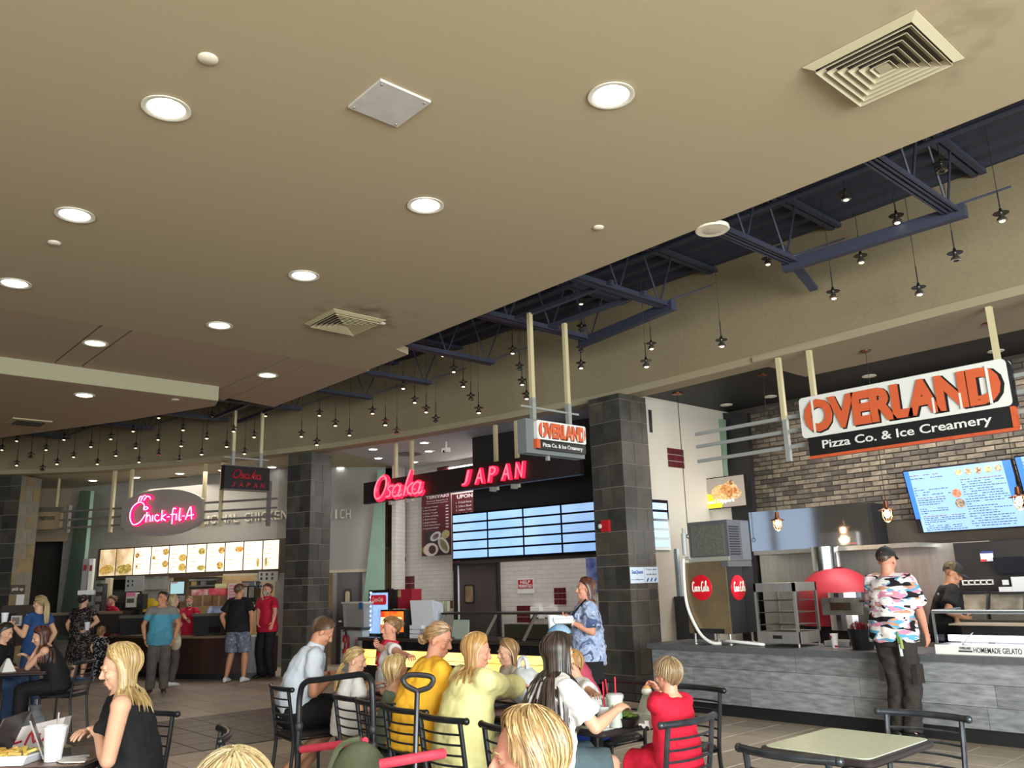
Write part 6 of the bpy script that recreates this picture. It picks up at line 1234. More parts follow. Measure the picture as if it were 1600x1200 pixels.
q = PZ(87, 1152, TZ); q = PD(88, 1150, 5.25); foam_cup('drink_cup', q.x, q.y, TZ, 'lidded drink cup with straw behind the paper bag', .035, .045, .1, True, M('cup_clear', '#B9A9A4', .2, alpha=.8), (.01, 0, .2), M('straw_pale', '#D8C8C8', .4))
q = PD(118, 1178, 4.95); ang = AL
def laptop(name, base, yaw, open_deg, w_, d_, label, bm, disp):
    t = thing(name, label, 'laptop', base, yaw); local_part('keyboard_base', MB().box(-w_ / 2, w_ / 2, 0, d_, 0, .014), bm, t); kb = MB()
    local_part('keyboard', MB().box(-w_ / 2 + .02, w_ / 2 - .02, .03, d_ * .6, .014, .016), black_m, t)
    c_, s_ = math.cos(math.radians(open_deg)), math.sin(math.radians(open_deg)); f = lambda v, e: (0, -v * (-c_) * 0 + 0, 0)
    y = lambda v, e: v * c_ - e * s_; z = lambda v, e: .014 + v * s_ + e * c_
    local_part('screen_lid', MB().hexa([(-w_ / 2, y(0, 0), z(0, 0)), (w_ / 2, y(0, 0), z(0, 0)), (w_ / 2, y(0, .008), z(0, .008)), (-w_ / 2, y(0, .008), z(0, .008)), (-w_ / 2, y(d_, 0), z(d_, 0)), (w_ / 2, y(d_, 0), z(d_, 0)), (w_ / 2, y(d_, .008), z(d_, .008)), (-w_ / 2, y(d_, .008), z(d_, .008))]), bm, t)
    return t
lapm = M('laptop_grey', '#6E6A68', .35, .6)
q = PD(70, 1174, 4.98); laptop('laptop', (q.x, q.y, TZ), AL - HPI + .5, 112, .32, .22, 'open grey laptop under the hands of the blonde woman', lapm, 1)
q = PD(-4, 1170, 5.05); laptop('laptop', (q.x, q.y, TZ), AL + HPI + .1, 112, .3, .22, 'open laptop seen from behind at the left picture edge', M('laptop_dark', '#3E3A40', .35, .5), 1)
q = PD(50, 1150, 5.28)
r = thing('paper_bag', 'white paper food bag with red script lying on the table', 'bag', (q.x, q.y, TZ), AL); bagm = M('bag_white', '#D9D2D4', .6, c2='#CCC4C8', scale=8, bump=.5, bscale=12)
b = MB(); b.hexa([(-.2, -.07, 0), (.17, -.07, 0), (.17, .07, 0), (-.2, .07, 0), (-.17, -.04, .1), (.2, -.02, .17), (.2, .05, .17), (-.16, .05, .1)]); local_part('bag', b, bagm, r)
for k, pts in enumerate([[(-.14, .04), (-.1, .09), (-.06, .06), (-.1, .03), (-.02, .05)], [(0, .03), (.03, .1), (.05, .04), (.08, .09)], [(.1, .05), (.15, .12), (.13, .06), (.18, .1)]]): local_part('red_script', MB().tube([Vector((x, -.072 + .3 * (z) * (.04 / .12), z)) for x, z in [(p.x, p.y) for p in smooth_path([(a, c, 0) for a, c in pts], 3)]], .006, 5), M('bag_red', '#C22438', .5), r)
q = PD(22, 1183, 4.84)
r = thing('foam_tray', 'white foam food tray with fries and green salad', 'tray', (q.x, q.y, TZ), AL); b = MB(); b.hexa([(-.13, -.09, 0), (.1, -.09, 0), (.1, .09, 0), (-.13, .09, 0), (-.16, -.11, .045), (.13, -.11, .045), (.13, .11, .045), (-.16, .11, .045)]); local_part('tray', b, foam, r); local_part('rim', MB().tube([(-.16, -.11, .046), (.13, -.11, .046), (.13, .11, .046), (-.16, .11, .046)], .006, 5, closed=True), foam, r)
for k in range(26): a = rnd.uniform(0, 3.14); x, y = rnd.uniform(-.12, .1), rnd.uniform(-.08, .08); local_part('food_piece', MB().bar((x - .03 * math.cos(a), y - .03 * math.sin(a), .045 + rnd.uniform(0, .02)), (x + .03 * math.cos(a), y + .03 * math.sin(a), .05 + rnd.uniform(0, .025)), .016, .014), rnd.choice([M('fry_yellow', '#D2B25A', .6), M('fry_gold', '#C69A4A', .6), M('fry_yellow'), M('salad_green', '#5C7A34', .6)]), r)
q = PD(112, 1184, 4.86); b = MB(); pts = [(q.x + .12 * math.cos(t) * (1 + .25 * math.sin(3 * t)), q.y + .07 * math.sin(t), TZ + .002) for t in [k * .4488 for k in range(14)]]; b.prism(pts, (0, 0, .006)); one('paper_napkin', b, white_m, 'crumpled white napkin beside the foam cup', 'napkin')
q = PD(55, 1112, 10.6); r = thing('shopping_bag', 'grey plastic shopping bags on the floor by the far left table', 'bag', (q.x, q.y, .01)); local_part('bag', MB().lathe([(.1, 0), (.15, .08), (.13, .2), (.05, .3), (.08, .36), (.002, .37)], n=12), M('bag_grey', '#77787E', .4, c2='#5E6066', scale=6, alpha=.9), r, True); local_part('handle', MB().tube([(-.05, 0, .33), (-.04, 0, .42), (.04, 0, .42), (.05, 0, .33)], .01, 5), M('bag_grey'), r)
q = PD(8, 1040, 10.8); one('napkin_tent', MB().hexa([(q.x - .12, q.y - .05, .745), (q.x + .12, q.y - .05, .745), (q.x + .12, q.y + .1, .745), (q.x - .12, q.y + .1, .745), (q.x + .02, q.y, .9), (q.x + .06, q.y, .9), (q.x + .06, q.y + .03, .9), (q.x + .02, q.y + .03, .9)]), white_m, 'folded white paper on the far left table', 'paper')
# ---- things on the long row of tables
for (px, py, Yv, l, kw) in [(944, 1112, 4.02, 'short white cup with a red straw on the table end', dict(r0=.035, r1=.05, h=.11, straw=(.0, 0, .26))), (962, 1117, 4.05, 'tall clear lidded cup with a red straw by the boy in red', dict(r0=.036, r1=.05, h=.165, lid=True, m=M('cup_frosted', '#BFC8BE', .25), straw=(.01, 0, .29))), (952, 1108, 4.2, 'white paper cup with a red straw behind the tall clear cup', dict(r0=.034, r1=.046, h=.13, straw=(-.02, 0, .25)))]:
    x = PY(px, py, Yv).x; foam_cup('drink_cup', x, Yv, TZ, l, **kw)
salad = M('salad_green'); saladb = M('salad_bright', '#7E9A3E', .6)
def salad_bowl(x, y, l, n=22):
    r = thing('salad_bowl', l, 'bowl', (x, y, TZ)); local_part('bowl', MB().lathe([(.05, 0), (.075, .05), (.08, .052), (.07, .045), (.002, .03)], n=20), M('bowl_black', '#1C1C1E', .3), r, True)
    for k in range(n): a, q_ = rnd.uniform(0, 6.28), rnd.uniform(0, .06); local_part('leaf', MB().ell((q_ * math.cos(a), q_ * math.sin(a), .055 + rnd.uniform(0, .03)), (.026, .02, .01), 7, 4, R=Matrix.Rotation(rnd.uniform(-.8, .8), 3, 'X') @ Matrix.Rotation(a, 3, 'Z')), rnd.choice([salad, saladb]), r, True)
salad_bowl(PY(932, 1100, 4.0).x - .1, 4.02, 'bowl of green salad before the child in the white tee'); salad_bowl(PY(976, 1112, 4.1).x, 4.12, 'small bowl of green salad beside the tall clear cup'); salad_bowl(-5.55, 4.1, 'bowl of green salad before the girl with the ponytail')
clear = M('clamshell_clear', '#C9D2C8', .1, alpha=.45)
x = PY(1000, 1108, 4.25).x; r = thing('clamshell_box', 'clear plastic clamshell box on the table end before the boy', 'box', (x, 4.25, TZ)); local_part('tray', MB().hexa([(-.09, -.07, 0), (.09, -.07, 0), (.09, .07, 0), (-.09, .07, 0), (-.1, -.08, .04), (.1, -.08, .04), (.1, .08, .04), (-.1, .08, .04)]), clear, r); local_part('lid', MB().hexa([(-.1, .08, .04), (.1, .08, .04), (.1, .085, .045), (-.1, .085, .045), (-.1, .16, .16), (.1, .16, .16), (.1, .165, .16), (-.1, .165, .16)]), clear, r)
x = PY(1008, 1112, 4.08).x; r = thing('toy_truck', 'tiny white toy truck with black wheels on the table end', 'toy', (x, 4.08, TZ)); local_part('body', MB().box(-.04, .04, -.018, .018, .012, .035).box(.005, .035, -.016, .016, .035, .055), white_p, r)
for sx in (-.025, .025):
    for sy in (-.02, .02): local_part('wheel', MB().tube([(sx, sy - .004, .013), (sx, sy + .004, .013)], .013, 10), black_m, r)
for (x, l) in ((-5.0, 'dark food tray before the small child'), (-6.1, 'dark food tray before the man in the white polo')): r = thing('food_tray', l, 'tray', (x, 4.15, TZ)); local_part('base', MB().box(-.2, .2, -.14, .14, .003, .01), black_m, r); local_part('rim', MB().tube([(-.2, -.14, .015), (.2, -.14, .015), (.2, .14, .015), (-.2, .14, .015)], .008, 5, closed=True), black_m, r)
x = PY(607, 1045, 4.35).x; foam_cup('drink_cup', x, 4.35, TZ, 'red-lettered paper cup near the girl with the ponytail', .036, .05, .15, True, M('cup_redwhite', '#D8D0CE', .5, c2='#C2384A', scale=14, contrast=(.55, .6)))
q = PY(812, 1060, 4.3); r = thing('plastic_bag', 'crumpled white plastic bag on the table behind the dark hair', 'bag', (q.x, 4.35, TZ)); b = MB()
bg = MB().ell((0, 0, .13), (.15, .1, .14), 26, 18); bme = bg.mesh('bag', M('bag_film', '#D5D8DE', .3, c2='#BFC4CC', scale=10), True)
for v in bme.vertices:
    n_ = noise.noise(v.co * 14) * .03 + noise.noise(v.co * 34) * .014; v.co += v.co.normalized() * n_; v.co.z = max(v.co.z, .002)
local_part('bag', bme, None, r); local_part('handle', MB().tube(smooth_path([(-.06, 0, .22), (-.05, 0, .31), (.0, .01, .33), (.04, 0, .24)], 4), .016, 6), M('bag_film'), r, True)
q = PZ(966, 1152, .5); r = thing('snack_bag', 'shiny blue snack bag on the far chair seat', 'bag', (-3.95, 5.0, .482)); b = MB(); P4 = [(-.08, -.02, 0), (.08, -.02, 0), (.08, .03, 0), (-.08, .03, 0), (-.07, 0, .2), (.07, 0, .2), (.07, .008, .2), (-.07, .008, .2)]; local_part('bag', b.hexa(P4), M('snack_blue', '#2146B0', .25), r); local_part('white_mark', MB().tube([(-.04, -.02, .05), (-.01, -.016, .15), (.01, -.018, .08), (.04, -.014, .16)], .008, 5), white_m, r)
# ---- folding wagon with pull handle, backpack inside
wd_ = 4.45
r = thing('folding_wagon', 'black tubular folding wagon with red padded side rails and a loop pull handle', 'wagon', PD(570, 1250, wd_) * 1.0)
r.location.z = 0.007; ROOTM[r.name] = Matrix.Translation(r.location)
fr_ = M('wagon_frame', '#1F2126', .3, .5); pad = M('wagon_pad', '#C43A50', .6, c2='#B83248', scale=20)
P = lambda x, y, d=wd_: PD(x, y, d)
A_, B_ = P(468, 1200, 4.7), P(583, 1180, 4.25)
def upto(p): return Vector((p.x, p.y, .1))
hoop = smooth_path([upto(P(464, 1300, 4.6)), P(466, 1150, 4.6), P(469, 1085, 4.6), P(478, 1066, 4.57), P(500, 1062, 4.53), P(545, 1056, 4.45), P(567, 1054, 4.41), P(579, 1062, 4.38), P(582, 1085, 4.37), P(583, 1165, 4.37), upto(P(585, 1290, 4.37))], 4)
part('end_hoop', MB().tube(hoop, .0155, 10), fr_, r, True)
part('side_rail', MB().tube([P(472, 1171, 4.58), P(571, 1158, 4.25)], .019, 10), pad, r, True); part('side_rail', MB().tube([P(594, 1194, 3.9), P(640, 1186, 3.9), P(693, 1177, 4.05)], .022, 10), pad, r, True)
hx_ = [P(648, 1240, 3.9), P(650, 1150, 3.95), P(652, 1078, 3.95)]; part('pull_bar', MB().tube(hx_, .012, 8), fr_, r, True)
loop = smooth_path([P(652, 1080, 3.95), P(636, 1072, 3.95), P(630, 1062, 3.95), P(638, 1055, 3.95), P(656, 1054.5, 3.95), P(672, 1057, 3.95), P(677, 1063, 3.95), P(670, 1074, 3.95), P(652, 1080, 3.95)], 4)[:-1]; part('pull_loop', MB().tube(loop, .012, 8, closed=True), black_m, r, True)
for (x, y, d) in ((467, 1135, 4.6), (582, 1140, 4.37), (468, 1170, 4.6), (583, 1165, 4.37)): part('joint', MB().ell(P(x, y, d), (.022, .022, .03), 10, 8), black_m, r, True)
c0, c1, c2, c3 = [Vector((p.x, p.y, 0)) for p in (P(470, 1250, 4.6), P(582, 1250, 4.35), P(700, 1250, 3.95), P(560, 1250, 3.7))]
b = MB(); 
for (p, q) in ((c0, c1), (c1, c2), (c2, c3), (c3, c0)): b.hexa([p + Vector((0, 0, .22)), q + Vector((0, 0, .22)), q + Vector((.004, .004, .22)), p + Vector((.004, .004, .22)), p + Vector((0, 0, .5)), q + Vector((0, 0, .5)), q + Vector((.004, .004, .5)), p + Vector((.004, .004, .5))])
part('fabric_tub', b, M('wagon_fabric', '#24262B', .8), r); part('tub_floor', MB().prism([c0 + Vector((0, 0, .22)), c1 + Vector((0, 0, .22)), c2 + Vector((0, 0, .22)), c3 + Vector((0, 0, .22))], (0, 0, .01)), M('wagon_fabric'), r)
for p in (c0, c1, c2, c3):
    ctr = (c0 + c1 + c2 + c3) / 4; p2 = p * .88 + ctr * .12; part('wheel', MB().tube([p2 + Vector((-.025, 0, .1)), p2 + Vector((.025, 0, .1))], .093, 16), black_m, r); part('leg', MB().tube([p2 + Vector((0, 0, .1)), p2 + Vector((0, 0, .25))], .012, 6), fr_, r)
q = P(562, 1185, 4.12); r = thing('backpack', 'olive green backpack with a grey front pocket in the wagon', 'backpack', (q.x, q.y, .24)); ol = M('backpack_olive', '#4E5340', .8, c2='#42472F', scale=10, bump=.3)
bp_ = MB().ell((0, 0, .2), (.15, .11, .23), 24, 16, R=Matrix.Rotation(AL, 3, 'Z')); zt_ = P(562, 1158, 4.12).z - .24 - .43; local_part('body', bp_.mesh('body', ol, True), None, r)
for ch in r.children: ch.location.z = zt_
nv = -HD; rv = Vector((CA, SA, 0)); c_ = nv * .135 + Vector((0, 0, .22 + zt_)); local_part('front_pocket', MB().hexa([c_ - rv * .09 + Vector((0, 0, -.1)), c_ + rv * .09 + Vector((0, 0, -.1)), c_ + rv * .09 + HD * .06 + Vector((0, 0, -.1)), c_ - rv * .09 + HD * .06 + Vector((0, 0, -.1)), c_ - rv * .075 + HD * .02 + Vector((0, 0, .08)), c_ + rv * .08 + HD * .02 + Vector((0, 0, .08)), c_ + rv * .08 + HD * .06 + Vector((0, 0, .09)), c_ - rv * .075 + HD * .06 + Vector((0, 0, .09))]), M('pocket_grey', '#5C626C', .8), r)
local_part('strap', MB().tube(smooth_path([rv * -.1 + nv * .06 + Vector((0, 0, .05 + zt_)), rv * -.15 + nv * .05 + Vector((0, 0, .2 + zt_)), rv * -.1 + Vector((0, 0, .4 + zt_)), Vector((0, 0, .44 + zt_))], 4), .014, 6), ol, r, True)
for o in (proto['d'], proto['w']): assert o.name
# ================================================================== PEOPLE
def MP(name, cols, scale, stretch=(1, 1, 1), interp='CONSTANT', dist=0, zsplit=None, rough=.75):
    """printed cloth: several flat colours laid over the cloth by noise"""
    m = bpy.data.materials.new(name); m.use_nodes = True; nt = m.node_tree; b = nt.nodes['Principled BSDF']; b.inputs['Roughness'].default_value = rough; b.inputs['Specular IOR Level'].default_value = .2
    tc = nt.nodes.new('ShaderNodeTexCoord'); mp = nt.nodes.new('ShaderNodeMapping'); mp.inputs['Scale'].default_value = stretch; nt.links.new(tc.outputs['Object'], mp.inputs[0])
    n = nt.nodes.new('ShaderNodeTexNoise'); n.inputs['Scale'].default_value = scale; n.inputs['Detail'].default_value = 2; n.inputs['Distortion'].default_value = dist; nt.links.new(mp.outputs[0], n.inputs['Vector'])
    r = nt.nodes.new('ShaderNodeValToRGB'); r.color_ramp.interpolation = interp; e = r.color_ramp.elements
    while len(e) < len(cols): e.new(.5)
    for i, c in enumerate(cols): e[i].position = 0 if i == 0 else .30 + .40 * i / len(cols); e[i].color = lin(c)
    src = n.outputs['Fac']
    nt.links.new(src, r.inputs[0]); out = r.outputs[0]
    if zsplit:
        sp = nt.nodes.new('ShaderNodeSeparateXYZ'); nt.links.new(tc.outputs['Object'], sp.inputs[0]); gt = nt.nodes.new('ShaderNodeMath'); gt.operation = 'GREATER_THAN'; gt.inputs[1].default_value = zsplit[0]; nt.links.new(sp.outputs['Z'], gt.inputs[0])
        mx = nt.nodes.new('ShaderNodeMix'); mx.data_type = 'RGBA'; mx.inputs[7].default_value = lin(zsplit[1]); nt.links.new(gt.outputs[0], mx.inputs[0]); nt.links.new(out, mx.inputs[6]); out = mx.outputs[2]
    nt.links.new(out, b.inputs['Base Color']); MATS[name] = m; return m
def cloth(name, c, c2=None): return M('cloth_' + name, c, .8, c2=c2, scale=6, spec=.2, bump=.12, bscale=260)
def skin(name, c): 
    m = M('skin_' + name, c, .5, c2=c, scale=5, spec=.35); b = m.node_tree.nodes['Principled BSDF']; b.inputs['Subsurface Weight'].default_value = .12; b.inputs['Subsurface Radius'].default_value = (.012, .005, .003); b.inputs['Subsurface Scale'].default_value = 1; return m
SK = {'fair': skin('fair', '#CFA086'), 'pink': skin('pink', '#C98F78'), 'tan': skin('tan', '#B68163'), 'brown': skin('brown', '#8E6047')}
def hairm(name, a, b, c): return [M('hair_%s_%d' % (name, i), q, .38, spec=.5, c2=q2, scale=30, stretch=(1, 1, .15)) for i, (q, q2) in enumerate(((a, b), (b, c), (c, a)))]
HB = {'blonde': hairm('blonde', '#A98C5C', '#7E643F', '#C9B080'), 'pale': hairm('pale', '#A8956F', '#87714E', '#C2B28C'), 'strawberry': hairm('strawberry', '#A57D48', '#8C6538', '#BE9A64'), 'lightbrown': hairm('lightbrown', '#8E6C48', '#6E5238', '#B08E60'), 'brown': hairm('brown', '#4E3828', '#3A291E', '#6A4C34'), 'dark': hairm('dark', '#2A211E', '#1C1716', '#4A382E'), 'darkred': hairm('darkred', '#3A2420', '#2A1A18', '#8E4A30'), 'frosted': hairm('frosted', '#99774C', '#6E5233', '#C9B184'), 'auburn': hairm('auburn', '#5A3628', '#44281E', '#7A4C38')}
eye_w = M('eye_white', '#B9B0A8', .35); eye_d = M('eye_dark', '#2E2420', .2); lipm = M('lip', '#A85C56', .45); nailm = M('nail', '#D8A898', .3)
def ring_loft(mb, rings, n=20):
    k = len(mb.v)
    for (c, X, Y, a, b) in rings:
        for j in range(n): t = 2 * math.pi * j / n; mb.v.append(tuple(c + X * (a * math.cos(t)) + Y * (b * math.sin(t))))
    for i in range(len(rings) - 1):
        for j in range(n): j2 = (j + 1) % n; mb.f.append((k + i * n + j, k + i * n + j2, k + (i + 1) * n + j2, k + (i + 1) * n + j)); mb.m.append(0)
    e = k + (len(rings) - 1) * n; mb.f += [tuple(range(k, k + n))[::-1], tuple(range(e, e + n))]; mb.m += [0, 0]
def cone(mb, a, ra, b, rb, caps=(True, True), n=14):
    a, b = Vector(a), Vector(b); mb.tube([a, a * .66 + b * .34, a * .33 + b * .67, b], [ra, ra * .66 + rb * .34, ra * .33 + rb * .67, rb], n)
    if caps[0]: mb.ell(a, (ra,) * 3, 14, 10)
    if caps[1]: mb.ell(b, (rb,) * 3, 14, 10)
def remesh_all(jobs):
    """jobs: (mesh builder, voxel, smoothing) -> list of meshes, one continuous surface each"""
    obs = []
    for (mb, vx, sm) in jobs:
        me = mb.mesh('tmp', []); o = bpy.data.objects.new('tmp', me); TMP.collection.objects.link(o)
        r = o.modifiers.new('r', 'REMESH'); r.mode = 'VOXEL'; r.voxel_size = vx
        if sm: s = o.modifiers.new('s', 'SMOOTH'); s.factor = .5; s.iterations = sm
        obs.append(o)
    out = bench_meshes(obs)
    for o in obs: me = o.data; bpy.data.objects.remove(o); bpy.data.meshes.remove(me)
    return out
def ik(a, t, l1, l2, pole):
    a, t = Vector(a), Vector(t); d = t - a; L = max(min(d.length, (l1 + l2) * .995), abs(l1 - l2) + .07); d.normalize(); t = a + d * L
    x = (l1 * l1 - l2 * l2 + L * L) / (2 * L); h_ = math.sqrt(max(l1 * l1 - x * x, 0)); p = Vector(pole); p = p - d * p.dot(d)
    p = p.normalized() if p.length > 1e-5 else d.orthogonal().normalized()
    return a + d * x + p * h_, t
def hand(mbody, fing, wrist, hd, pn, side, k, curl):
    hd = hd.normalized(); pn = (pn - hd * pn.dot(hd)).normalized(); s = hd.cross(pn) * side   # thumb side
    ring_loft(mbody, [(wrist, s, pn, .026 * k, .02 * k), (wrist + hd * .03 * k, s, pn, .036 * k, .019 * k), (wrist + hd * .075 * k, s, pn, .041 * k, .016 * k), (wrist + hd * .095 * k, s, pn, .036 * k, .012 * k)], 12)
    for i, (o, L) in enumerate(((.031, .07), (.0105, .079), (-.0105, .073), (-.031, .057))):
        p = wrist + hd * (.075 if i in (1, 2) else .07) * k + s * o * k; d = (hd + s * o * 2.2).normalized(); pts = [p]; rs = [.0088 * k]; a = 0
        for j, f in enumerate((.22, .45, .33)):
            a += curl * (.55, 1.0, .8)[j]; dd = d * math.cos(a) + pn * math.sin(a); p = p + dd * (L * f + (.012 if j == 0 else 0)) * k; pts.append(p); rs.append((.0085, .0078, .0062)[j] * k)
        fing.tube(pts, rs, 8); fing.ell(pts[-1], (.0062 * k,) * 3, 8, 5)
    p = wrist + hd * .022 * k + s * .028 * k; d = (hd * .75 + s * .7 + pn * .25).normalized(); p2 = p + d * .04 * k; d2 = (hd * .95 + s * (.35 - .5 * min(curl, 1)) + pn * (.2 + .5 * min(curl, 1))).normalized(); p3 = p2 + d2 * .03 * k; p4 = p3 + d2 * .02 * k
    fing.tube([p, p2, p3, p4], [.013 * k, .0105 * k, .009 * k, .007 * k], 8); fing.ell(p4, (.007 * k,) * 3, 8, 5)
def join_meshes(name, meshes, mats, smooth=True):
    v, f, mi = [], [], []
    for (me, m) in meshes:
        o = len(v); v += [tuple(x.co) for x in me.vertices]
        for p in me.polygons: f.append(tuple(i + o for i in p.vertices)); mi.append(m)
    me = bpy.data.meshes.new(name); me.from_pydata(v, [], f)
    for m in mats: me.materials.append(m)
    me.polygons.foreach_set('material_index', mi); me.polygons.foreach_set('use_smooth', [smooth] * len(f)); me.update(); return me
def ang(a): return math.radians(a)
NP = [0]
def person(label, base, face, H=1.7, sit=False, seat=.485, lean=0, side=0, head_turn=0, head_down=0, hands=(None, None), curl=(.35, .35), palms=(None, None), elbows=(None, None), girth=1.0, bust=0, skin_='fair', top=None, bottom=None, shoes=None, hair=None, vox=.013, fine=.007, detail=1, knees=(None, None), feet=(None, None), headscale=1.0, extras=None, z0=.007, beard=None, neckline=None):
    rg = random.Random(100 + NP[0]); NP[0] += 1
    k = H / 1.75; yaw = math.atan2(-face[0], face[1]); base = Vector((base[0], base[1], z0)); RM = Matrix.Translation(base) @ Matrix.Rotation(yaw, 4, 'Z'); RI = RM.inverted()
    loc = lambda p: RI @ Vector(p)
    X = Vector((1, 0, 0)); dirn = lambda a: Vector((math.sin(ang(side)), math.sin(ang(a)), math.cos(ang(a)))).normalized()
    pz = (seat - z0 + .085 * k * max(girth, 1)) if sit else .93 * k
    if not sit and feet == (None, None): feet = ((-.11 * k, .0, 0), (.11 * k, .02, 0))
    S1 = Vector((0, 0, pz)); S0 = S1 + Vector((0, .02 * k if sit else 0, -.085 * k)); S2 = S1 + dirn(lean * .6) * .16 * k; S3 = S2 + dirn(lean) * .2 * k; S4 = S3 + dirn(lean * 1.15) * .135 * k; S5 = S4 + dirn(lean * 1.1) * .06 * k
    fwd = lambda a: Vector((0, math.cos(ang(a)), -math.sin(ang(a))))
    g = girth
    R = [(S0, X, fwd(0), .125 * k * g, .10 * k * g), (S1, X, fwd(0), .172 * k * g, .12 * k * g), (S2, X, fwd(lean * .6), .142 * k * g, .103 * k * g ** 1.3), (S3, X, fwd(lean), .162 * k * (1 + (g - 1) * .7), .118 * k * (1 + (g - 1) * .8)), (S4, X, fwd(lean), .155 * k * (1 + (g - 1) * .4), .095 * k), (S5, X, fwd(lean), .07 * k, .066 * k)]
    body, fing = MB(), MB(); ring_loft(body, R)
    sh = [S4 + X * s * .172 * k * (1 + (g - 1) * .4) + Vector((0, 0, -.012 * k)) for s in (-1, 1)]; hip = [S1 + X * s * .088 * k * (1 + (g - 1) * .5) + Vector((0, 0, -.01 * k)) for s in (-1, 1)]
    for s_ in sh: cone(body, S5 + (s_ - S5) * .25 - Vector((0, 0, .02 * k)), .05 * k, s_, .05 * k)
    # head frame
    nd = dirn(lean * .75 + head_down * .25); Hc = S5 + nd * .128 * k * (1 if headscale <= 1 else headscale ** .7); hr = Matrix.Rotation(ang(head_turn), 3, 'Z') @ Matrix.Rotation(ang(-head_down), 3, 'X'); hs = k * .99 * headscale
    HM = Matrix.Translation(Hc) @ (hr.to_4x4()) @ Matrix.Scale(hs, 4)
    cone(body, S5 - nd * .03 * k, .066 * k, Hc + hr @ Vector((0, -.012, -.03)) * hs, .055 * k * min(headscale, 1.1), (True, True))
    arms = []
    for i, s in enumerate((-1, 1)):
        t = hands[i]
        t = Vector(loc(t)) if t is not None else (Vector((s * .25 * k * (1 + (g - 1) * .5), .03, pz - .1 * k)) if not sit else Vector((s * .12 * k, .34 * k, pz + .1 * k)))
        hd0 = (t - sh[i]).normalized(); wr = t - hd0 * .09 * k if not sit or hands[i] is None else t - (t - sh[i]).normalized() * .08 * k
        pole = Vector(elbows[i]) if elbows[i] is not None else Vector((s * .5, -.35, -.8))
        el, wr = ik(sh[i], wr, .295 * k, .255 * k, pole); body.ell(sh[i], (.058 * k,) * 3, 14, 10); ag = 1 + (g - 1) * .5
        cone(body, sh[i], .05 * k * ag, el, .039 * k * ag); body.tube([el, el * .7 + wr * .3, wr], [.039 * k * ag, .041 * k * ag, .025 * k], 14); body.ell(wr, (.026 * k,) * 3, 12, 8)
        pn = Vector(palms[i]) if palms[i] is not None else (Vector((-s, .1, 0)) if not sit else Vector((-s * .3, 0, -1)))
        hd = (wr - el).normalized(); hand(body, fing, wr, hd, pn, s, k, curl[i]); arms.append((sh[i], el, wr))
    legs = []
    for i, s in enumerate((-1, 1)):
        if sit:
            kn = Vector(knees[i]) if knees[i] is not None else Vector((s * .12 * k, .42 * k, pz - .02 * k)); ft = Vector(feet[i]) if feet[i] is not None else Vector((s * .12 * k, .40 * k, 0))
            kn = hip[i] + (kn - hip[i]).normalized() * .42 * k; an = Vector((ft.x, ft.y, .075 * k + ft.z)); 
        else:
            ft = Vector(feet[i]); an = Vector((ft.x, ft.y - .03 * k, .08 * k + ft.z)); kn, an = ik(hip[i], an, .43 * k, .425 * k, (0, 1, 0)) if knees[i] is None else (Vector(knees[i]), an)
        lg = 1 + (g - 1) * .6; cone(body, hip[i], .086 * k * lg, kn, .054 * k * lg); body.tube([kn, kn * .68 + an * .32, an], [.052 * k * lg, .057 * k * lg, .034 * k], 14); body.ell(an, (.036 * k,) * 3, 10, 8)
        fd = Vector((s * .12, 1, 0)).normalized(); body.ell(an + fd * .055 * k + Vector((0, 0, -.045 * k)), (.036 * k, .1 * k, .026 * k), 12, 8, R=Matrix.Rotation(-s * .12, 3, 'Z')); legs.append((hip[i], kn, an))
    if bust:
        for s in (-1, 1): body.ell(S3 + X * s * .07 * k + fwd(lean) * (.075 * k * (1 + (g - 1) * .8)), (.06 * k * bust,) * 3, 12, 8)
    # head
    hb = MB(); HP = lambda *p: HM @ Vector(p); hR = hr; q = hs
    hb.ell(HP(0, -.014, .03), (.075 * q, .094 * q, .086 * q), 22, 16, R=hR); hb.ell(HP(0, .022, -.034), (.058 * q, .066 * q, .08 * q), 18, 14, R=hR); hb.ell(HP(0, .064, -.094), (.024 * q, .02 * q, .018 * q), 12, 8, R=hR)
    hb.tube([HP(-.03, .03, -.098), HP(0, .066, -.1), HP(.03, .03, -.098)], .017 * q, 8); hb.tube([HP(-.042, .068, .024), HP(-.015, .082, .027), HP(.015, .082, .027), HP(.042, .068, .024)], .0125 * q, 8)
    hb.tube([HP(0, .084, .016), HP(0, .098, -.008), HP(0, .109, -.026), HP(0, .1, -.036)], [.008 * q, .0095 * q, .0125 * q, .009 * q], 8); hb.ell(HP(-.011, .094, -.032), (.009 * q,) * 3, 8, 6); hb.ell(HP(.011, .094, -.032), (.009 * q,) * 3, 8, 6)
    for s in (-1, 1):
        hb.ell(HP(s * .038, .06, -.026), (.026 * q, .022 * q, .024 * q), 10, 8, R=hR); hb.ell(HP(s * .078, -.008, -.008), (.0105 * q, .02 * q, .031 * q), 10, 8, R=hR); hb.ell(HP(s * .075, -.004, -.026), (.009 * q, .012 * q, .014 * q), 8, 6, R=hR)
    hb.tube([HP(-.02, .077, -.06), HP(0, .089, -.058), HP(.02, .077, -.06)], .009 * q, 8); hb.tube([HP(-.018, .075, -.073), HP(0, .086, -.074), HP(.018, .075, -.073)], .0095 * q, 8)
    cone(hb, HP(0, -.012, -.02), .056 * q, S5 + nd * .02 * k, .058 * k, (False, False))
    jobs = [(body, vox, 4), (hb, fine, min(10, int(2.6 * (.007 / fine) ** 2) + 1))]; order = []
    # clothes
    def add(nm, mb, m, v_=None, sm=4, amp=.005, sc=8): order.append((nm, m, amp, sc)); jobs.append((mb, v_ or vox * 1.3, sm))
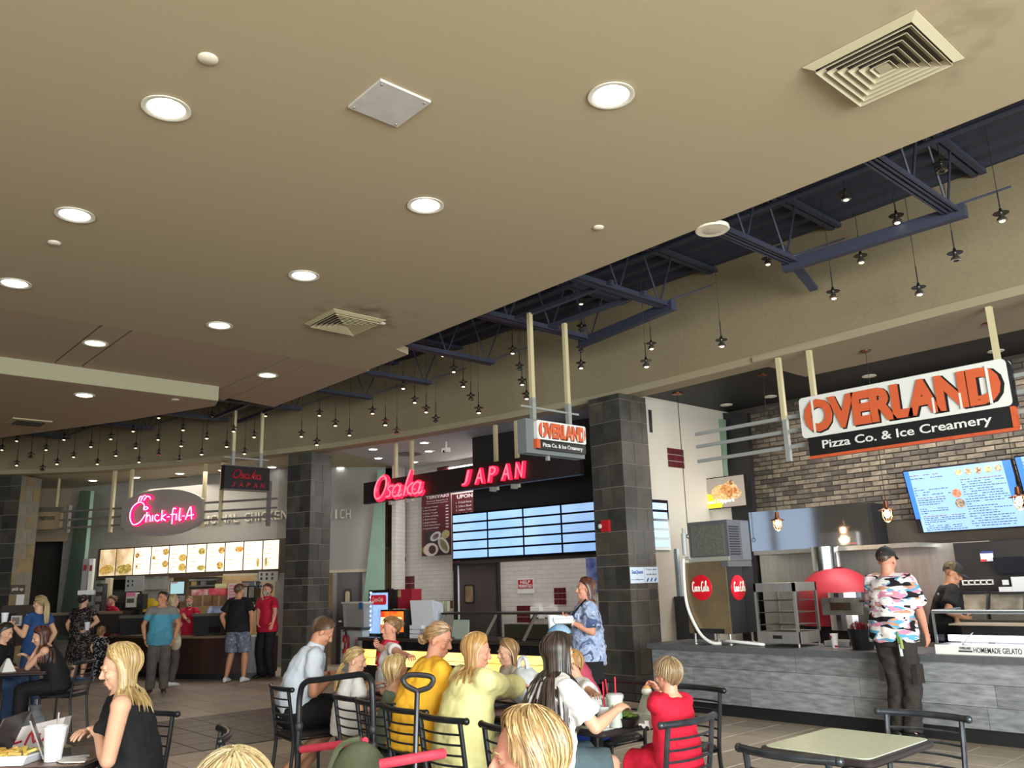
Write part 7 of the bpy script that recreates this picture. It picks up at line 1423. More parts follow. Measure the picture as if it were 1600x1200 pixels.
    if top:
        e = .012 * k + top.get('loose', .008); mb = MB(); hem = top.get('hem', -.06); z_h = S1 + Vector((0, 0, hem * k)); L = []
        hx = .014 if bottom and hem < -.03 else 0
        L.append((z_h, X, fwd(0), .172 * k * g + e * 1.3 + hx, .12 * k * g + e * 1.4 + hx))
        if hem < -.03: L.append((S1, X, fwd(0), .172 * k * g + e * 1.3 + hx, .12 * k * g + e * 1.4 + hx))
        L += [(S2, X, fwd(lean * .6), .148 * k * g + e * 1.4 + hx, .107 * k * g ** 1.3 + e * 1.6 + hx), (S3, X, fwd(lean), .164 * k * (1 + (g - 1) * .7) + e, .12 * k * (1 + (g - 1) * .8) + e), (S4, X, fwd(lean), .158 * k * (1 + (g - 1) * .4) + e * .8, .097 * k + e * .8)]
        nk = top.get('neck', .55); L.append((S4 * (1 - nk) + S5 * nk, X, fwd(lean), (.155 * (1 - nk) + .078 * nk) * k + e * .3, (.097 * (1 - nk) + .074 * nk) * k + e * .3)); ring_loft(mb, L)
        if bust:
            for s in (-1, 1): mb.ell(S3 + X * s * .07 * k + fwd(lean) * (.078 * k * (1 + (g - 1) * .8)), (.062 * k * bust + e,) * 3, 12, 8)
        sl = top.get('sleeve', .5)
        for (a, el, wr) in arms:
            ag = 1 + (g - 1) * .5
            if sl <= 0:
                continue
            mb.ell(a, (.053 * k + e * .6,) * 3, 14, 10); cone(mb, S5 + (a - S5) * .3 - Vector((0, 0, .024 * k)), .05 * k + e * .4, a, .052 * k + e * .6)
            if sl <= 1: c_ = a + (el - a) * sl; mb.tube([a, a * .5 + c_ * .5, c_], [.05 * k * ag + e * .7, .051 * k * ag + e, .05 * k * ag + e * 1.4], 16)
            else: cone(mb, a, .052 * k * ag + e, el, .044 * k * ag + e); c_ = el + (wr - el) * (sl - 1); mb.tube([el, el * .5 + c_ * .5, c_], [.044 * k * ag + e, .044 * k * ag + e, .034 * k * ag + e], 14)
        add(top.get('name', 'shirt'), mb, top['m'], amp=top.get('fold', .007) * 1.6, sc=top.get('fscale', 10))
        if top.get('collar'):
            mb = MB(); ring_loft(mb, [(S5 + nd * -.03 * k, X, fwd(lean), .086 * k, .082 * k), (S5 + nd * .025 * k, X, fwd(lean), .072 * k, .07 * k)], 18); add('collar', mb, top['m'], .008, 1, .0)
    if bottom:
        e = .014 * k + bottom.get('loose', .006); mb = MB(); ln = bottom.get('len', 2)
        if bottom.get('skirt'):
            kz = bottom['skirt']; ring_loft(mb, [(S1 + Vector((0, 0, -kz * k)), X, Vector((0, 1, 0)), .24 * k * g, .2 * k * g), (S1 + Vector((0, 0, -kz * .5 * k)), X, Vector((0, 1, 0)), .215 * k * g, .17 * k * g), (S1, X, Vector((0, 1, 0)), .185 * k * g, .135 * k * g), (S2, X, fwd(lean * .6), .155 * k * g, .115 * k * g)])
        else:
            ring_loft(mb, [(S0 + Vector((0, 0, -.015)), X, fwd(0), .12 * k * g + e, .10 * k * g + e), (S1, X, fwd(0), .172 * k * g + e, .12 * k * g + e), (S1 * .3 + S2 * .7, X, fwd(lean * .4), .15 * k * g + e, .108 * k * g + e)])
            for (h_, kn, an) in legs:
                lg = 1 + (g - 1) * .6
                if ln <= 1: c_ = h_ + (kn - h_) * ln; mb.ell(h_, (.088 * k * lg + e,) * 3, 14, 10); mb.tube([h_, h_ * .5 + c_ * .5, c_], [.088 * k * lg + e, .078 * k * lg + e * 1.6, (.09 - .03 * ln) * k * lg + e * 2], 16)
                else:
                    cone(mb, h_, .088 * k * lg + e, kn, .058 * k * lg + e); c_ = kn + (an - kn) * (ln - 1); wl = bottom.get('cuff', .05); mb.tube([kn, kn * .5 + c_ * .5, c_], [.058 * k * lg + e, .055 * k * lg + e, wl * k + e], 14)
        add(bottom.get('name', 'trousers'), mb, bottom['m'], amp=bottom.get('fold', .006) * 1.5, sc=8)
    ms = remesh_all(jobs)
    fm = fing.mesh('f', []); me = join_meshes('person', [(ms[0], 0), (ms[1], 0), (fm, 0)], [SK[skin_]]); o = bpy.data.objects.new('person', me); col.objects.link(o); o.matrix_world = RM; tag(o, label, 'person', )
    for (nm, m, amp, sc), c in zip(order, ms[2:]):
        c.materials.clear(); c.materials.append(m); off = Vector((rg.uniform(0, 50), rg.uniform(0, 50), rg.uniform(0, 50)))
        if amp:
            nn = len(c.vertices); co = [0.0] * (3 * nn); no = [0.0] * (3 * nn); c.vertices.foreach_get('co', co); c.vertex_normals.foreach_get('vector', no)
            for i in range(0, 3 * nn, 3):
                x_, y_, z_ = co[i:i + 3]; nv = amp * (noise.noise(Vector((x_ * sc * .9, y_ * sc * .9, z_ * sc * 1.2 + x_ * sc * .6)) + off) + .5 * noise.noise(Vector((x_ * sc * 2.3, y_ * sc * 2.3, z_ * sc * 2.8)) + off))
                co[i] += no[i] * nv; co[i + 1] += no[i + 1] * nv; co[i + 2] += no[i + 2] * nv
            c.vertices.foreach_set('co', co)
        c.polygons.foreach_set('use_smooth', [True] * len(c.polygons)); c.update(); local_part(nm, c, None, o)
    if shoes:
        for i, s in enumerate((-1, 1)):
            an = legs[i][2]; b = MB(); fd = Vector((s * .12, 1, 0)).normalized(); Rz = Matrix.Rotation(-s * .12, 3, 'Z'); zb = an.z - .075 * k
            ring_loft(b, [(an + fd * y * k + Vector((0, 0, zb - an.z + (zt * .5) * k)), Rz @ X, Vector((0, 0, 1)), w_ * k, zt * .5 * k) for (y, w_, zt) in ((-.075, .02, .05), (-.06, .036, .085), (-.02, .04, .095), (.05, .044, .075), (.11, .048, .055), (.15, .038, .045), (.172, .016, .03))], 14); local_part('shoe', b, shoes, o, True)
    # face
    if detail:
        for s in (-1, 1):
            b = MB(); b.ell(HP(s * .030, .0700, .006), (.0125 * q, .0105 * q, .0068 * q), 12, 8, R=hR); b.ell(HP(s * .0305, .0765, .006), (.0062 * q, .0050 * q, .0062 * q), 8, 6, mi=1, R=hR); b.tube([HP(s * .0165, .0745, .006), HP(s * .023, .0805, .0118), HP(s * .0315, .0808, .0130), HP(s * .039, .0765, .0112), HP(s * .0445, .069, .005)], .0030 * q, 6, mi=2); b.tube([HP(s * .0165, .0745, .005), HP(s * .0235, .0790, .0008), HP(s * .0315, .0790, -.0005), HP(s * .039, .0750, .0008), HP(s * .0445, .069, .005)], .0024 * q, 6, mi=2); local_part('eye', b, [eye_w, eye_d, SK[skin_]], o, True)
            local_part('eyebrow', MB().tube([HP(s * .015, .093, .028), HP(s * .032, .088, .034), HP(s * .048, .074, .028)], [.0032 * q, .004 * q, .002 * q], 6), HB.get((hair or {}).get('c', 'brown'), HB['brown'])[1], o, True)
        local_part('lips', MB().tube([HP(-.021, .0795, -.066), HP(-.008, .0955, -.0625), HP(0, .0955, -.064), HP(.008, .0955, -.0625), HP(.021, .0795, -.066)], [.0015 * q, .0038 * q, .0034 * q, .0038 * q, .0015 * q], 6).tube([HP(-.019, .079, -.069), HP(0, .0935, -.073), HP(.019, .079, -.069)], [.0015 * q, .0046 * q, .0015 * q], 6), lipm, o, True)
    # hair
    if hair:
        mats = HB[hair['c']]; st = hair['style']; n = hair.get('n', 90); hl = hair.get('len', .3); vol = hair.get('vol', .012); b = MB()
        C0 = Vector((0, -.013, .03)); RX = (.079, .0985, .09); tiltR = Matrix.Rotation(ang(hair.get('tilt', 12)), 3, 'X')
        sd_ = hair.get('side', 96 if st == 'long' else 84 if st in ('short', 'spiky') else 95)
        def hairline(a):
            a = abs(a) % 360; a = min(a, 360 - a); return ang(hair.get('front', 56) + (a / 90) ** 1.4 * (sd_ - hair.get('front', 56)) if a < 90 else sd_ + (a - 90) / 90 * (98 + hair.get('nape', 34) - sd_))
        def scalp(phi, t, off): ps = hairline(math.degrees(phi)) * t; d = tiltR @ Vector((math.sin(ps) * math.sin(phi), math.sin(ps) * math.cos(phi), math.cos(ps))); return C0 + Vector((RX[0] * d.x, RX[1] * d.y, RX[2] * d.z)) * (1 + off / .088)
        nf, nt_ = 40, 12; kk = len(b.v)
        for i in range(nf):
            ph = 2 * math.pi * i / nf - math.pi
            for j in range(nt_ + 1): t = j / nt_; b.v.append(tuple(HM @ scalp(ph, t, .003 + vol * math.sin(math.pi * min(1, .3 + .7 * (1 - t) + .0)) * (1 - t ** 4))))
        for i in range(nf):
            i2 = (i + 1) % nf
            for j in range(nt_): b.f.append((kk + i * (nt_ + 1) + j, kk + i2 * (nt_ + 1) + j, kk + i2 * (nt_ + 1) + j + 1, kk + i * (nt_ + 1) + j + 1)); b.m.append(0)
        def torso_push(p, e=.024):
            if p.z > S5.z + .02 * k or p.z < S1.z: return p
            for (c, d, ra, rb) in ((R[i][0], R[i + 1][0], R[i], R[i + 1]) for i in range(1, 5)):
                if c.z <= p.z <= d.z + 1e-6:
                    t = (p.z - c.z) / max(d.z - c.z, 1e-6); ce = c.lerp(d, t); a = ra[3] * (1 - t) + rb[3] * t + e; bb = ra[4] * (1 - t) + rb[4] * t + e
                    r_ = math.hypot((p.x - ce.x) / a, (p.y - ce.y) / bb)
                    if r_ < 1: 
                        r_ = max(r_, .05); return Vector((ce.x + (p.x - ce.x) / r_, ce.y + (p.y - ce.y) / r_, p.z))
            return p
        tie = Vector(hair.get('tie', (0, -.125, .0)))
        for i in range(n):
            ph = rg.uniform(-math.pi, math.pi); w_ = rg.uniform(.005, .0085) * hs * hair.get('w', 1); mi = rg.choice((0, 0, 1, 2)); lf = rg.uniform(.2, 1.0) * vol + .006
            pts = []
            if st in ('long', 'short', 'spiky'):
                t0 = rg.uniform(0, .55) if st != 'spiky' else rg.uniform(0, .8); aph = abs(ph); tgt = math.copysign(max(aph, ang(hair.get('face', 86)) + .25 * aph), ph) if st == 'long' else ph + hair.get('sweep', 0) + math.copysign(max(0, math.pi - aph) * hair.get('back', 0), ph)
                for j in range(7): t = t0 + (1 - t0) * j / 6; p_ = ph + (tgt - ph) * (j / 6) ** 1.25; pts.append(HM @ scalp(p_, t, lf * (1 if st != 'spiky' else 1 + .5 * j / 6)))
                if st == 'long':
                    Ln = hl * rg.uniform(.86, 1.04); p = pts[-1]; d = (pts[-1] - pts[-2]).normalized(); s_ = .032; steps = int(Ln / s_); out = (hr @ Vector((math.sin(tgt), math.cos(tgt), 0)))
                    for j in range(steps):
                        d = (d * .55 + Vector((0, 0, -1)) * .55 + out * (.05 if j < 2 else -.01) + Vector((rg.uniform(-.06, .06), rg.uniform(-.06, .06), 0)) * hair.get('wave', 1)).normalized(); p = p + d * s_; p = torso_push(p, .02 + .012 * (i % 3)); pts.append(p)
                elif st == 'short':
                    d = (pts[-1] - pts[-2]).normalized(); out = hr @ Vector((math.sin(ph), math.cos(ph), 0)); p = pts[-1]
                    for j in range(3): d = (d + Vector((0, 0, -.25)) + out * hair.get('flip', .05)).normalized(); p = p + d * hl * rg.uniform(.2, .4); pts.append(p)
                else:
                    nrm = (pts[-1] - HM @ C0).normalized(); d = (pts[-1] - pts[-3]).normalized() + nrm * .35; pts.append(pts[-1] + d.normalized() * hl * rg.uniform(.3, 1))
            else:   # drawn back to a tie point
                a = scalp(ph, rg.uniform(.45, 1.0), .005); 
                for j in range(8):
                    t = j / 7; p = a.lerp(tie, t); v = p - C0; rr_ = math.sqrt((v.x / RX[0]) ** 2 + (v.y / RX[1]) ** 2 + (v.z / RX[2]) ** 2); fl = 1 + lf / .088
                    if rr_ < fl: p = C0 + v * (fl / max(rr_, .2))
                    pts.append(HM @ p)
            m_ = len(pts); b.tube(pts, [w_ * (.6 + .5 * math.sin(math.pi * min(.95, .15 + .8 * j / (m_ - 1)))) * (1 if j < m_ - 1 else .3) for j in range(m_)], 5, mi=mi, flat=.55)
        if st == 'tail':
            for i in range(int(n * .7)):
                a = rg.uniform(0, 6.28); rr_ = rg.uniform(0, .022); p = HM @ (tie + Vector((rr_ * math.cos(a), 0, rr_ * math.sin(a)))); d = hr @ Vector((math.cos(a) * .35, -.8, .25)); pts = [HM @ tie, p]
                Ln = hl * rg.uniform(.75, 1.05)
                for j in range(max(4, int(Ln / .035))): d = (d * .62 + Vector((rg.uniform(-.05, .05), rg.uniform(-.05, .05), -.55))).normalized(); p = p + d * .035; p = torso_push(p); pts.append(p)
                m_ = len(pts); b.tube(pts, [.008 * hs * (.5 + .7 * math.sin(math.pi * min(.97, .2 + .75 * j / (m_ - 1)))) for j in range(m_)], 5, mi=rg.choice((0, 0, 1, 2)), flat=.6)
        if st == 'bun':
            rb_ = hair.get('bun', .04); bc = tie + Vector((0, -.6 * rb_, .0))
            for i in range(int(n * .5)):
                ax = Vector((rg.uniform(-1, 1), rg.uniform(-1, 1), rg.uniform(-1, 1))).normalized(); e1 = ax.orthogonal().normalized(); e2 = ax.cross(e1); r1 = rb_ * rg.uniform(.75, 1.0); t0 = rg.uniform(0, 6.28); pts = [HM @ (bc + (e1 * math.cos(t0 + j * .5) + e2 * math.sin(t0 + j * .5)) * r1 + ax * .006 * j * .5) for j in range(8)]; b.tube(pts, .0075 * hs, 5, mi=rg.choice((0, 0, 1, 2)), flat=.6)
            b.ell(HM @ bc, (rb_ * hs * .85,) * 3, 12, 8, mi=1)
        local_part('hair', b.mesh('hair', mats, True, fix=False), None, o)
    info = dict(o=o, HM=HM, S=(S1, S2, S3, S4, S5), arms=arms, legs=legs, k=k, hr=hr, hs=hs, R=R, fwd=fwd(lean), RM=RM)
    return info
def ball_cap(I, m1, m2, back=False, name='cap'):
    HM, hs = I['HM'], I['hs']; b = MB(); C0 = Vector((0, -.013, .034)); RX = (.093, .113, .104); n = 28; kk = 0
    T = Matrix.Rotation(math.pi if back else 0, 3, 'Z')
    for j in range(9):
        ps = ang(88) * j / 8
        for i in range(n): a = 2 * math.pi * i / n; d = Vector((math.sin(ps) * math.sin(a), math.sin(ps) * math.cos(a), math.cos(ps))); b.v.append(tuple(HM @ (C0 + Vector((RX[0] * d.x, RX[1] * d.y, RX[2] * d.z)))))
    for j in range(8):
        for i in range(n): i2 = (i + 1) % n; b.f.append((j * n + i, (j + 1) * n + i, (j + 1) * n + i2, j * n + i2)); b.m.append(1 if (math.cos(2 * math.pi * (i + .5) / n) * (-1 if back else 1) < .25) else 0)
    c = local_part(name, b, [m1, m2], I['o'], True)
    b = MB(); pts = []
    for i in range(9): a = ang(-62 + 15.5 * i); pts.append((math.sin(a) * .09, math.cos(a) * .11, .036)); 
    out = [(math.sin(ang(-62 + 15.5 * i)) * .085, math.cos(ang(-62 + 15.5 * i)) * .108 + .065 * math.cos(ang(-62 + 15.5 * i)) ** .6, .018) for i in range(9)]
    for i in range(8):
        q4 = [pts[i], pts[i + 1], out[i + 1], out[i]]; P = [HM @ (T @ Vector(p)) for p in q4]; up = (I['hr'] @ Vector((0, 0, .004))); b.hexa([p for p in P] + [p + up for p in P])
    local_part('cap_brim', b, m1, I['o'], False); local_part('cap_button', MB().ell(HM @ Vector((0, -.013, .139)), (.008 * hs,) * 3, 8, 6), m1, I['o'], True)
def face_mask(I, m):
    HM, hs, hr = I['HM'], I['hs'], I['hr']; b = MB(); rows = [(.0, .062, .012), (-.02, .07, .016), (-.05, .07, .016), (-.085, .05, .012), (-.108, .03, .006)]; n = 9; g = []
    for (z, hw, ex) in rows:
        for i in range(n): t = -1 + 2 * i / (n - 1); y = .1 + ex - (abs(t) ** 1.8) * .085 - max(0, -z - .06) * .5; g.append(HM @ Vector((hw * t, y + (.01 if abs(t) < .3 and z > -.06 else 0), z - .01)))
    k = len(b.v); b.v += [tuple(p) for p in g]
    for j in range(len(rows) - 1):
        for i in range(n - 1): b.f.append((j * n + i, j * n + i + 1, (j + 1) * n + i + 1, (j + 1) * n + i)); b.m.append(0)
    for s in (-1, 1): b.tube([HM @ Vector((s * .064, .03, -.03)), HM @ Vector((s * .08, -.005, .01))], .0025 * hs, 5)
    local_part('face_mask', b, m, I['o'], True)
def glasses(I, m):
    HM, hs = I['HM'], I['hs']; b = MB()
    for s in (-1, 1): b.tube([HM @ Vector((s * .033 + .022 * math.cos(t), .1, .006 + .016 * math.sin(t))) for t in [k * .5236 for k in range(12)]], .002 * hs, 5, closed=True); b.tube([HM @ Vector((s * .055, .098, .008)), HM @ Vector((s * .08, -.005, .01))], .002 * hs, 5)
    b.tube([HM @ Vector((-.011, .1, .01)), HM @ Vector((.011, .1, .01))], .002 * hs, 5); local_part('glasses', b, m, I['o'])
def layered(name, base, layers):
    """white cloth with separate printed strokes of several colours"""
    m = bpy.data.materials.new(name); m.use_nodes = True; nt = m.node_tree; b = nt.nodes['Principled BSDF']; b.inputs['Roughness'].default_value = .8; b.inputs['Specular IOR Level'].default_value = .2
    tc = nt.nodes.new('ShaderNodeTexCoord'); prev = None
    for (c, off, th) in layers:
        mp = nt.nodes.new('ShaderNodeMapping'); mp.inputs['Location'].default_value = (off, off * 2, off * 3); mp.inputs['Scale'].default_value = (1, 1, 2.6); mp.inputs['Rotation'].default_value = (0, .25, 0); nt.links.new(tc.outputs['Object'], mp.inputs[0])
        n = nt.nodes.new('ShaderNodeTexNoise'); n.inputs['Scale'].default_value = 6.5; n.inputs['Detail'].default_value = 1.5; n.inputs['Distortion'].default_value = .5; nt.links.new(mp.outputs[0], n.inputs['Vector'])
        g = nt.nodes.new('ShaderNodeMath'); g.operation = 'GREATER_THAN'; g.inputs[1].default_value = th; nt.links.new(n.outputs['Fac'], g.inputs[0])
        mx = nt.nodes.new('ShaderNodeMix'); mx.data_type = 'RGBA'; mx.inputs[7].default_value = lin(c); nt.links.new(g.outputs[0], mx.inputs[0])
        if prev is None: mx.inputs[6].default_value = lin(base)
        else: nt.links.new(prev, mx.inputs[6])
        prev = mx.outputs[2]
    nt.links.new(prev, b.inputs['Base Color']); return m
RI_ = (CA, SA); LE_ = (-CA, -SA); AW_ = (-SA, CA); TO_ = (SA, -CA)
def mix(a, b, t): return (a[0] * (1 - t) + b[0] * t, a[1] * (1 - t) + b[1] * t)
blackc = cloth('black', '#17171A', '#1F1F22'); whitec = cloth('white', '#D6D4D4', '#CBC9CA'); jeans = cloth('jeans', '#3E5272', '#344766'); yellowc = cloth('yellow', '#DDA834', '#D09A28'); paley = cloth('pale_yellow', '#D6D098', '#CBC48A'); redc = cloth('red', '#C4203A', '#B41A32'); redpolo = cloth('red_polo', '#B01E38', '#A0182F')
pinkr = cloth('pink_red', '#B84A64', '#AC4058'); bluec = cloth('blue', '#2C4A7C', '#26416E'); tealc = cloth('teal', '#4E8CA8', '#467F9A'); greyc = cloth('grey', '#5A5450', '#4E4844'); brownp = cloth('dark_brown', '#2E2A28', '#37322F'); beigec = cloth('beige', '#B5AC9C', '#A79E8E'); slatec = cloth('slate', '#4E5E66', '#445259'); sage = cloth('sage', '#66705F', '#5B6555'); lightb = cloth('light_blue', '#8E9AB8', '#828EAC'); tanc = cloth('tan', '#A58A6E', '#98806A'); polo = cloth('white_polo', '#BFC6D2', '#B4BCC9'); bluep = cloth('bright_blue', '#24408C', '#1E387C')
floral = MP('print_floral', ['#141216', '#141216', '#141216', '#141216', '#8E7E78', '#141216'], 24, dist=1.5); floral2 = MP('print_floral_child', ['#16161A', '#16161A', '#16161A', '#16161A', '#A8A09C', '#6A7A9A'], 22, dist=1); HB['sandy'] = hairm('sandy', '#7E664A', '#5E4A36', '#A89272'); camo = layered('print_camo', '#DDD8D8', [('#5A9CBE', 3.1, .57), ('#C884A0', 7.7, .58), ('#B88A72', 12.9, .62), ('#1E1A20', 21.3, .585)]); tiedye = MP('print_tiedye', ['#3A4468', '#5A6890', '#A8B4D0', '#8496BE', '#B8C2DA', '#4A5680'], 8, interp='LINEAR', dist=1.2); greyblue = MP('print_greyblue', ['#4A8AA2', '#447F97'], 4, zsplit=(1.28, '#777472')); fshort = MP('print_shorts', ['#4E5666', '#6A7284', '#4E5666', '#8A90A0'], 18, dist=1)
white_shoe = M('shoe_white', '#CFCFD0', .45); black_shoe = M('shoe_black', '#19191B', .4); blue_shoe = M('shoe_blue', '#4A6A9A', .5); brown_shoe = M('shoe_brown', '#3A2620', .5)
def gr(p): return (p.x, p.y)
# --- foreground
p = PD(212, 1150, 4.93)
A = person('person in black sleeveless top with straight blonde hair typing on a laptop', gr(p), mix(LE_, TO_, .27), 1.67, True, lean=10, head_down=16, hands=(PD(140, 1166, 4.8), PD(128, 1158, 5.02)), elbows=((-1, -.35, -.5), (1, -.35, -.5)), curl=(.45, .4), palms=((0, 0, -1), (0, 0, -1)), girth=1.12, bust=1.0, skin_='fair', vox=.008, fine=.0042,
           top=dict(m=blackc, sleeve=0, hem=-.1, loose=.008, neck=.75, name='tank_top'), bottom=dict(m=jeans, len=1.9), shoes=black_shoe, hair=dict(style='long', c='blonde', n=460, len=.22, vol=.018, front=50, wave=.5, w=.75, face=84))
p = PD(357, 1350, 1.72); zt_ = PD(357, 1152, 1.72).z
A2 = person('person of whom only the pale blonde crown shows at the bottom edge', gr(p), mix(AW_, LE_, .25), 1.59, True, lean=4, vox=.014, fine=.010, girth=1.05, bust=.9, top=dict(m=beigec, sleeve=.5, hem=-.06), bottom=dict(m=jeans, len=1.9), shoes=black_shoe, hair=dict(style='long', c='pale', n=900, len=.16, vol=.014, front=54, wave=.4, w=.42))
p = PD(850, 1400, 2.33)
A3 = person('older person with short frosted blonde hair looking left, bottom centre', gr(p), mix(LE_, TO_, .12), 1.53, True, lean=4, head_down=4, head_turn=0, vox=.013, fine=.0040, girth=1.1, bust=.9, skin_='pink', top=dict(m=cloth('mauve', '#8A6E74', '#7C6268'), sleeve=.6, hem=-.06), bottom=dict(m=beigec, len=1.9), shoes=white_shoe, hair=dict(style='short', c='frosted', n=950, side=98, len=.05, vol=.028, front=44, nape=30, flip=.1, back=.3, w=.42, tilt=10))
for I, nm in ((A2, 'a'), (A3, 'b')):
    q = I['o'].location; d_ = Vector((I['RM'].col[1].x, I['RM'].col[1].y, 0)); yaw = I['o'].rotation_euler.z if False else math.atan2(-d_.x, d_.y)
    chair('d', q.x, q.y, yaw, 'dark dining chair under the person at the bottom edge, %s' % ('left of centre' if nm == 'a' else 'near the centre'))
# --- left tables
p = PD(92, 1060, 10.85)
B = person('person in black tank top with reddish-tipped long hair leaning on a table', gr(p), mix(LE_, TO_, .3), 1.64, True, lean=24, head_down=22, hands=(PD(54, 1012, 10.8), PD(38, 1032, 11.0)), elbows=((-.1, .5, -1), (.3, -.2, -1)), curl=(1.2, .5), girth=1.0, bust=.9, skin_='fair', vox=.011, fine=.006, top=dict(m=blackc, sleeve=0, hem=-.06, neck=.15, name='tank_top'), bottom=dict(m=blackc, len=2), shoes=black_shoe, hair=dict(style='long', c='darkred', n=150, len=.34, vol=.014))
p = PD(-22, 1060, 11.4)
person('person with dark hair mostly cut off by the left picture edge', gr(p), RI_, 1.66, True, lean=18, head_down=18, skin_='fair', vox=.016, fine=.011, top=dict(m=blackc, sleeve=1.9), bottom=dict(m=jeans, len=1.9), shoes=black_shoe, hair=dict(style='long', c='dark', n=130, len=.34, vol=.02))
p = PD(-30, 1075, 11.5); chair('d', p.x, p.y, math.atan2(-RI_[0], RI_[1]), 'dark dining chair at the far left table, cut off by the picture edge')
q = PD(56, 1000, 13.0)
C = person('standing person in a blue tee with a long blonde ponytail holding a cup', gr(q), mix(LE_, AW_, .25), 1.66, False, lean=0, head_turn=0, hands=(PD(11, 982, 12.75), None), elbows=((-.3, -.2, -1), None), curl=(.9, .3), palms=((.3, .6, 0), None), bust=.9, girth=1.02, skin_='fair', vox=.011, fine=.006, top=dict(m=bluec, sleeve=.45, hem=-.1), bottom=dict(m=jeans, len=2), shoes=white_shoe, hair=dict(style='tail', c='pale', n=110, len=.36, tie=(0, -.115, .05), vol=.01))
w_ = PD(7, 968, 12.72); foam_cup('paper_cup', w_.x, w_.y, w_.z - .05, 'white paper cup raised by the person in the blue tee', .035, .05, .14)
p = PZ(120, 1065, 0)
D1 = person('standing person in a black floral dress seen from behind with short dark hair', gr(p), mix(AW_, RI_, .2), 1.66, False, hands=(None, PD(133, 990, 17.1)), elbows=(None, (.5, -.2, -1)), curl=(.3, .8), girth=1.25, skin_='fair', vox=.015, fine=.011, top=dict(m=floral, sleeve=.6, hem=-.1, loose=.02), bottom=dict(m=floral, skirt=.55, name='skirt'), shoes=blue_shoe, hair=dict(style='bun', c='dark', n=90, tie=(0, -.09, .09), bun=.03, vol=.016))
w_ = PD(136, 980, 17.05); foam_cup('paper_cup', w_.x, w_.y, w_.z - .06, 'white cup held by the person in the floral dress', .035, .05, .15)
p = PZ(152, 1064, 0)
person('small child in dark floral clothes standing beside the floral dress', gr(p), mix(AW_, LE_, .2), .98, False, headscale=1.5, skin_='fair', vox=.011, fine=.008, top=dict(m=floral2, sleeve=.6, hem=-.12, loose=.012), bottom=dict(m=floral2, len=1.9), shoes=blue_shoe, hair=dict(style='short', c='lightbrown', n=90, len=.05, vol=.012))
# --- behind the chicken counter
p = PD(170, 1050, 18.8)
E1 = person('cashier in red polo and pinkish mask behind the left register', gr(p), mix(TO_, LE_, .45), 1.64, False, hands=(None, PD(181, 980, 18.4)), elbows=(None, (.6, -.3, -.8)), lean=6, head_down=8, girth=1.1, skin_='pink', vox=.016, fine=.011, top=dict(m=redpolo, sleeve=.6, hem=-.1, collar=True), bottom=dict(m=blackc, len=2), shoes=black_shoe, hair=dict(style='bun', c='auburn', n=70, tie=(0, -.1, .06), bun=.035, vol=.012)); face_mask(E1, M('mask_pink', '#A8505C', .7))
p = PD(292, 1050, 17.9)
E2 = person('balding cashier in red polo and patterned mask handing over a carton', gr(p), mix(TO_, LE_, .1), 1.58, False, hands=(PD(306, 976, 17.2), PD(296, 976, 17.3)), lean=8, girth=1.1, skin_='pink', vox=.016, fine=.011, top=dict(m=redpolo, sleeve=.6, hem=-.1, collar=True), bottom=dict(m=blackc, len=2), shoes=black_shoe, hair=dict(style='short', c='lightbrown', n=60, len=.02, vol=.004, front=30)); face_mask(E2, M('mask_pattern', '#B8AEA6', .7, c2='#3A3634', scale=60, contrast=(.45, .55))); glasses(E2, black_m)
p = PD(341, 1050, 19.6)
person('kitchen worker in light blue shirt turned away in the background', gr(p), mix(LE_, AW_, .5), 1.66, False, lean=14, head_down=10, skin_='pink', vox=.016, fine=.011, detail=0, top=dict(m=lightb, sleeve=1.9, hem=-.08), bottom=dict(m=blackc, len=2), shoes=black_shoe, hair=dict(style='short', c='brown', n=60, len=.025, vol=.008))
p = PD(415, 1050, 16.9)
E3 = person('cashier in red polo with glasses and patterned mask leaning by the middle pillar', gr(p), mix(TO_, LE_, .3), 1.78, False, hands=(PD(424, 996, 16.2), PD(402, 978, 16.5)), elbows=((-.5, -.4, -.7), (.5, -.2, -.8)), lean=4, girth=1.08, skin_='pink', vox=.016, fine=.011, top=dict(m=redpolo, sleeve=.65, hem=-.1, collar=True), bottom=dict(m=blackc, len=2), shoes=black_shoe, hair=dict(style='short', c='auburn', n=80, len=.025, vol=.012)); face_mask(E3, M('mask_pattern')); glasses(E3, black_m)
# --- customers standing
p = PZ(244, 1084, 0)
F1 = person('standing person in grey and turquoise top with cropped dark hair waiting', gr(p), mix(TO_, RI_, .25), 1.68, False, head_turn=-35, hands=(PD(222, 993, 15.3) if False else None, None), girth=1.05, bust=.8, skin_='tan', vox=.012, fine=.0065, top=dict(m=greyblue, sleeve=.6, hem=-.12, loose=.01), bottom=dict(m=greyc, len=2, cuff=.055, loose=.012), shoes=brown_shoe, hair=dict(style='short', c='dark', n=110, len=.02, vol=.006, front=50))
p = PD(263, 1072, 15.9)
F2 = person('person with long pale hair and tan top holding a plastic bag of food', gr(p), mix(AW_, RI_, .5), 1.62, False, hands=(None, PD(275, 982, 15.5)), skin_='fair', bust=.8, vox=.015, fine=.011, top=dict(m=tanc, sleeve=.3, hem=-.1), bottom=dict(m=greyc, len=2), shoes=white_shoe, hair=dict(style='long', c='pale', n=120, len=.2, vol=.012))
q = PD(275, 985, 15.45); r = thing('carry_bag', 'thin white plastic carry bag with brown food boxes, held by the pale-haired customer', 'bag', (q.x, q.y, q.z - .3)); bm_ = MB().ell((0, 0, .1), (.13, .1, .14), 18, 12).mesh('bag', M('bag_thin', '#C9BFB0', .4, c2='#B09A7A', scale=8, alpha=.95), True)
for v in bm_.vertices: v.co += v.co.normalized() * noise.noise(v.co * 12) * .03
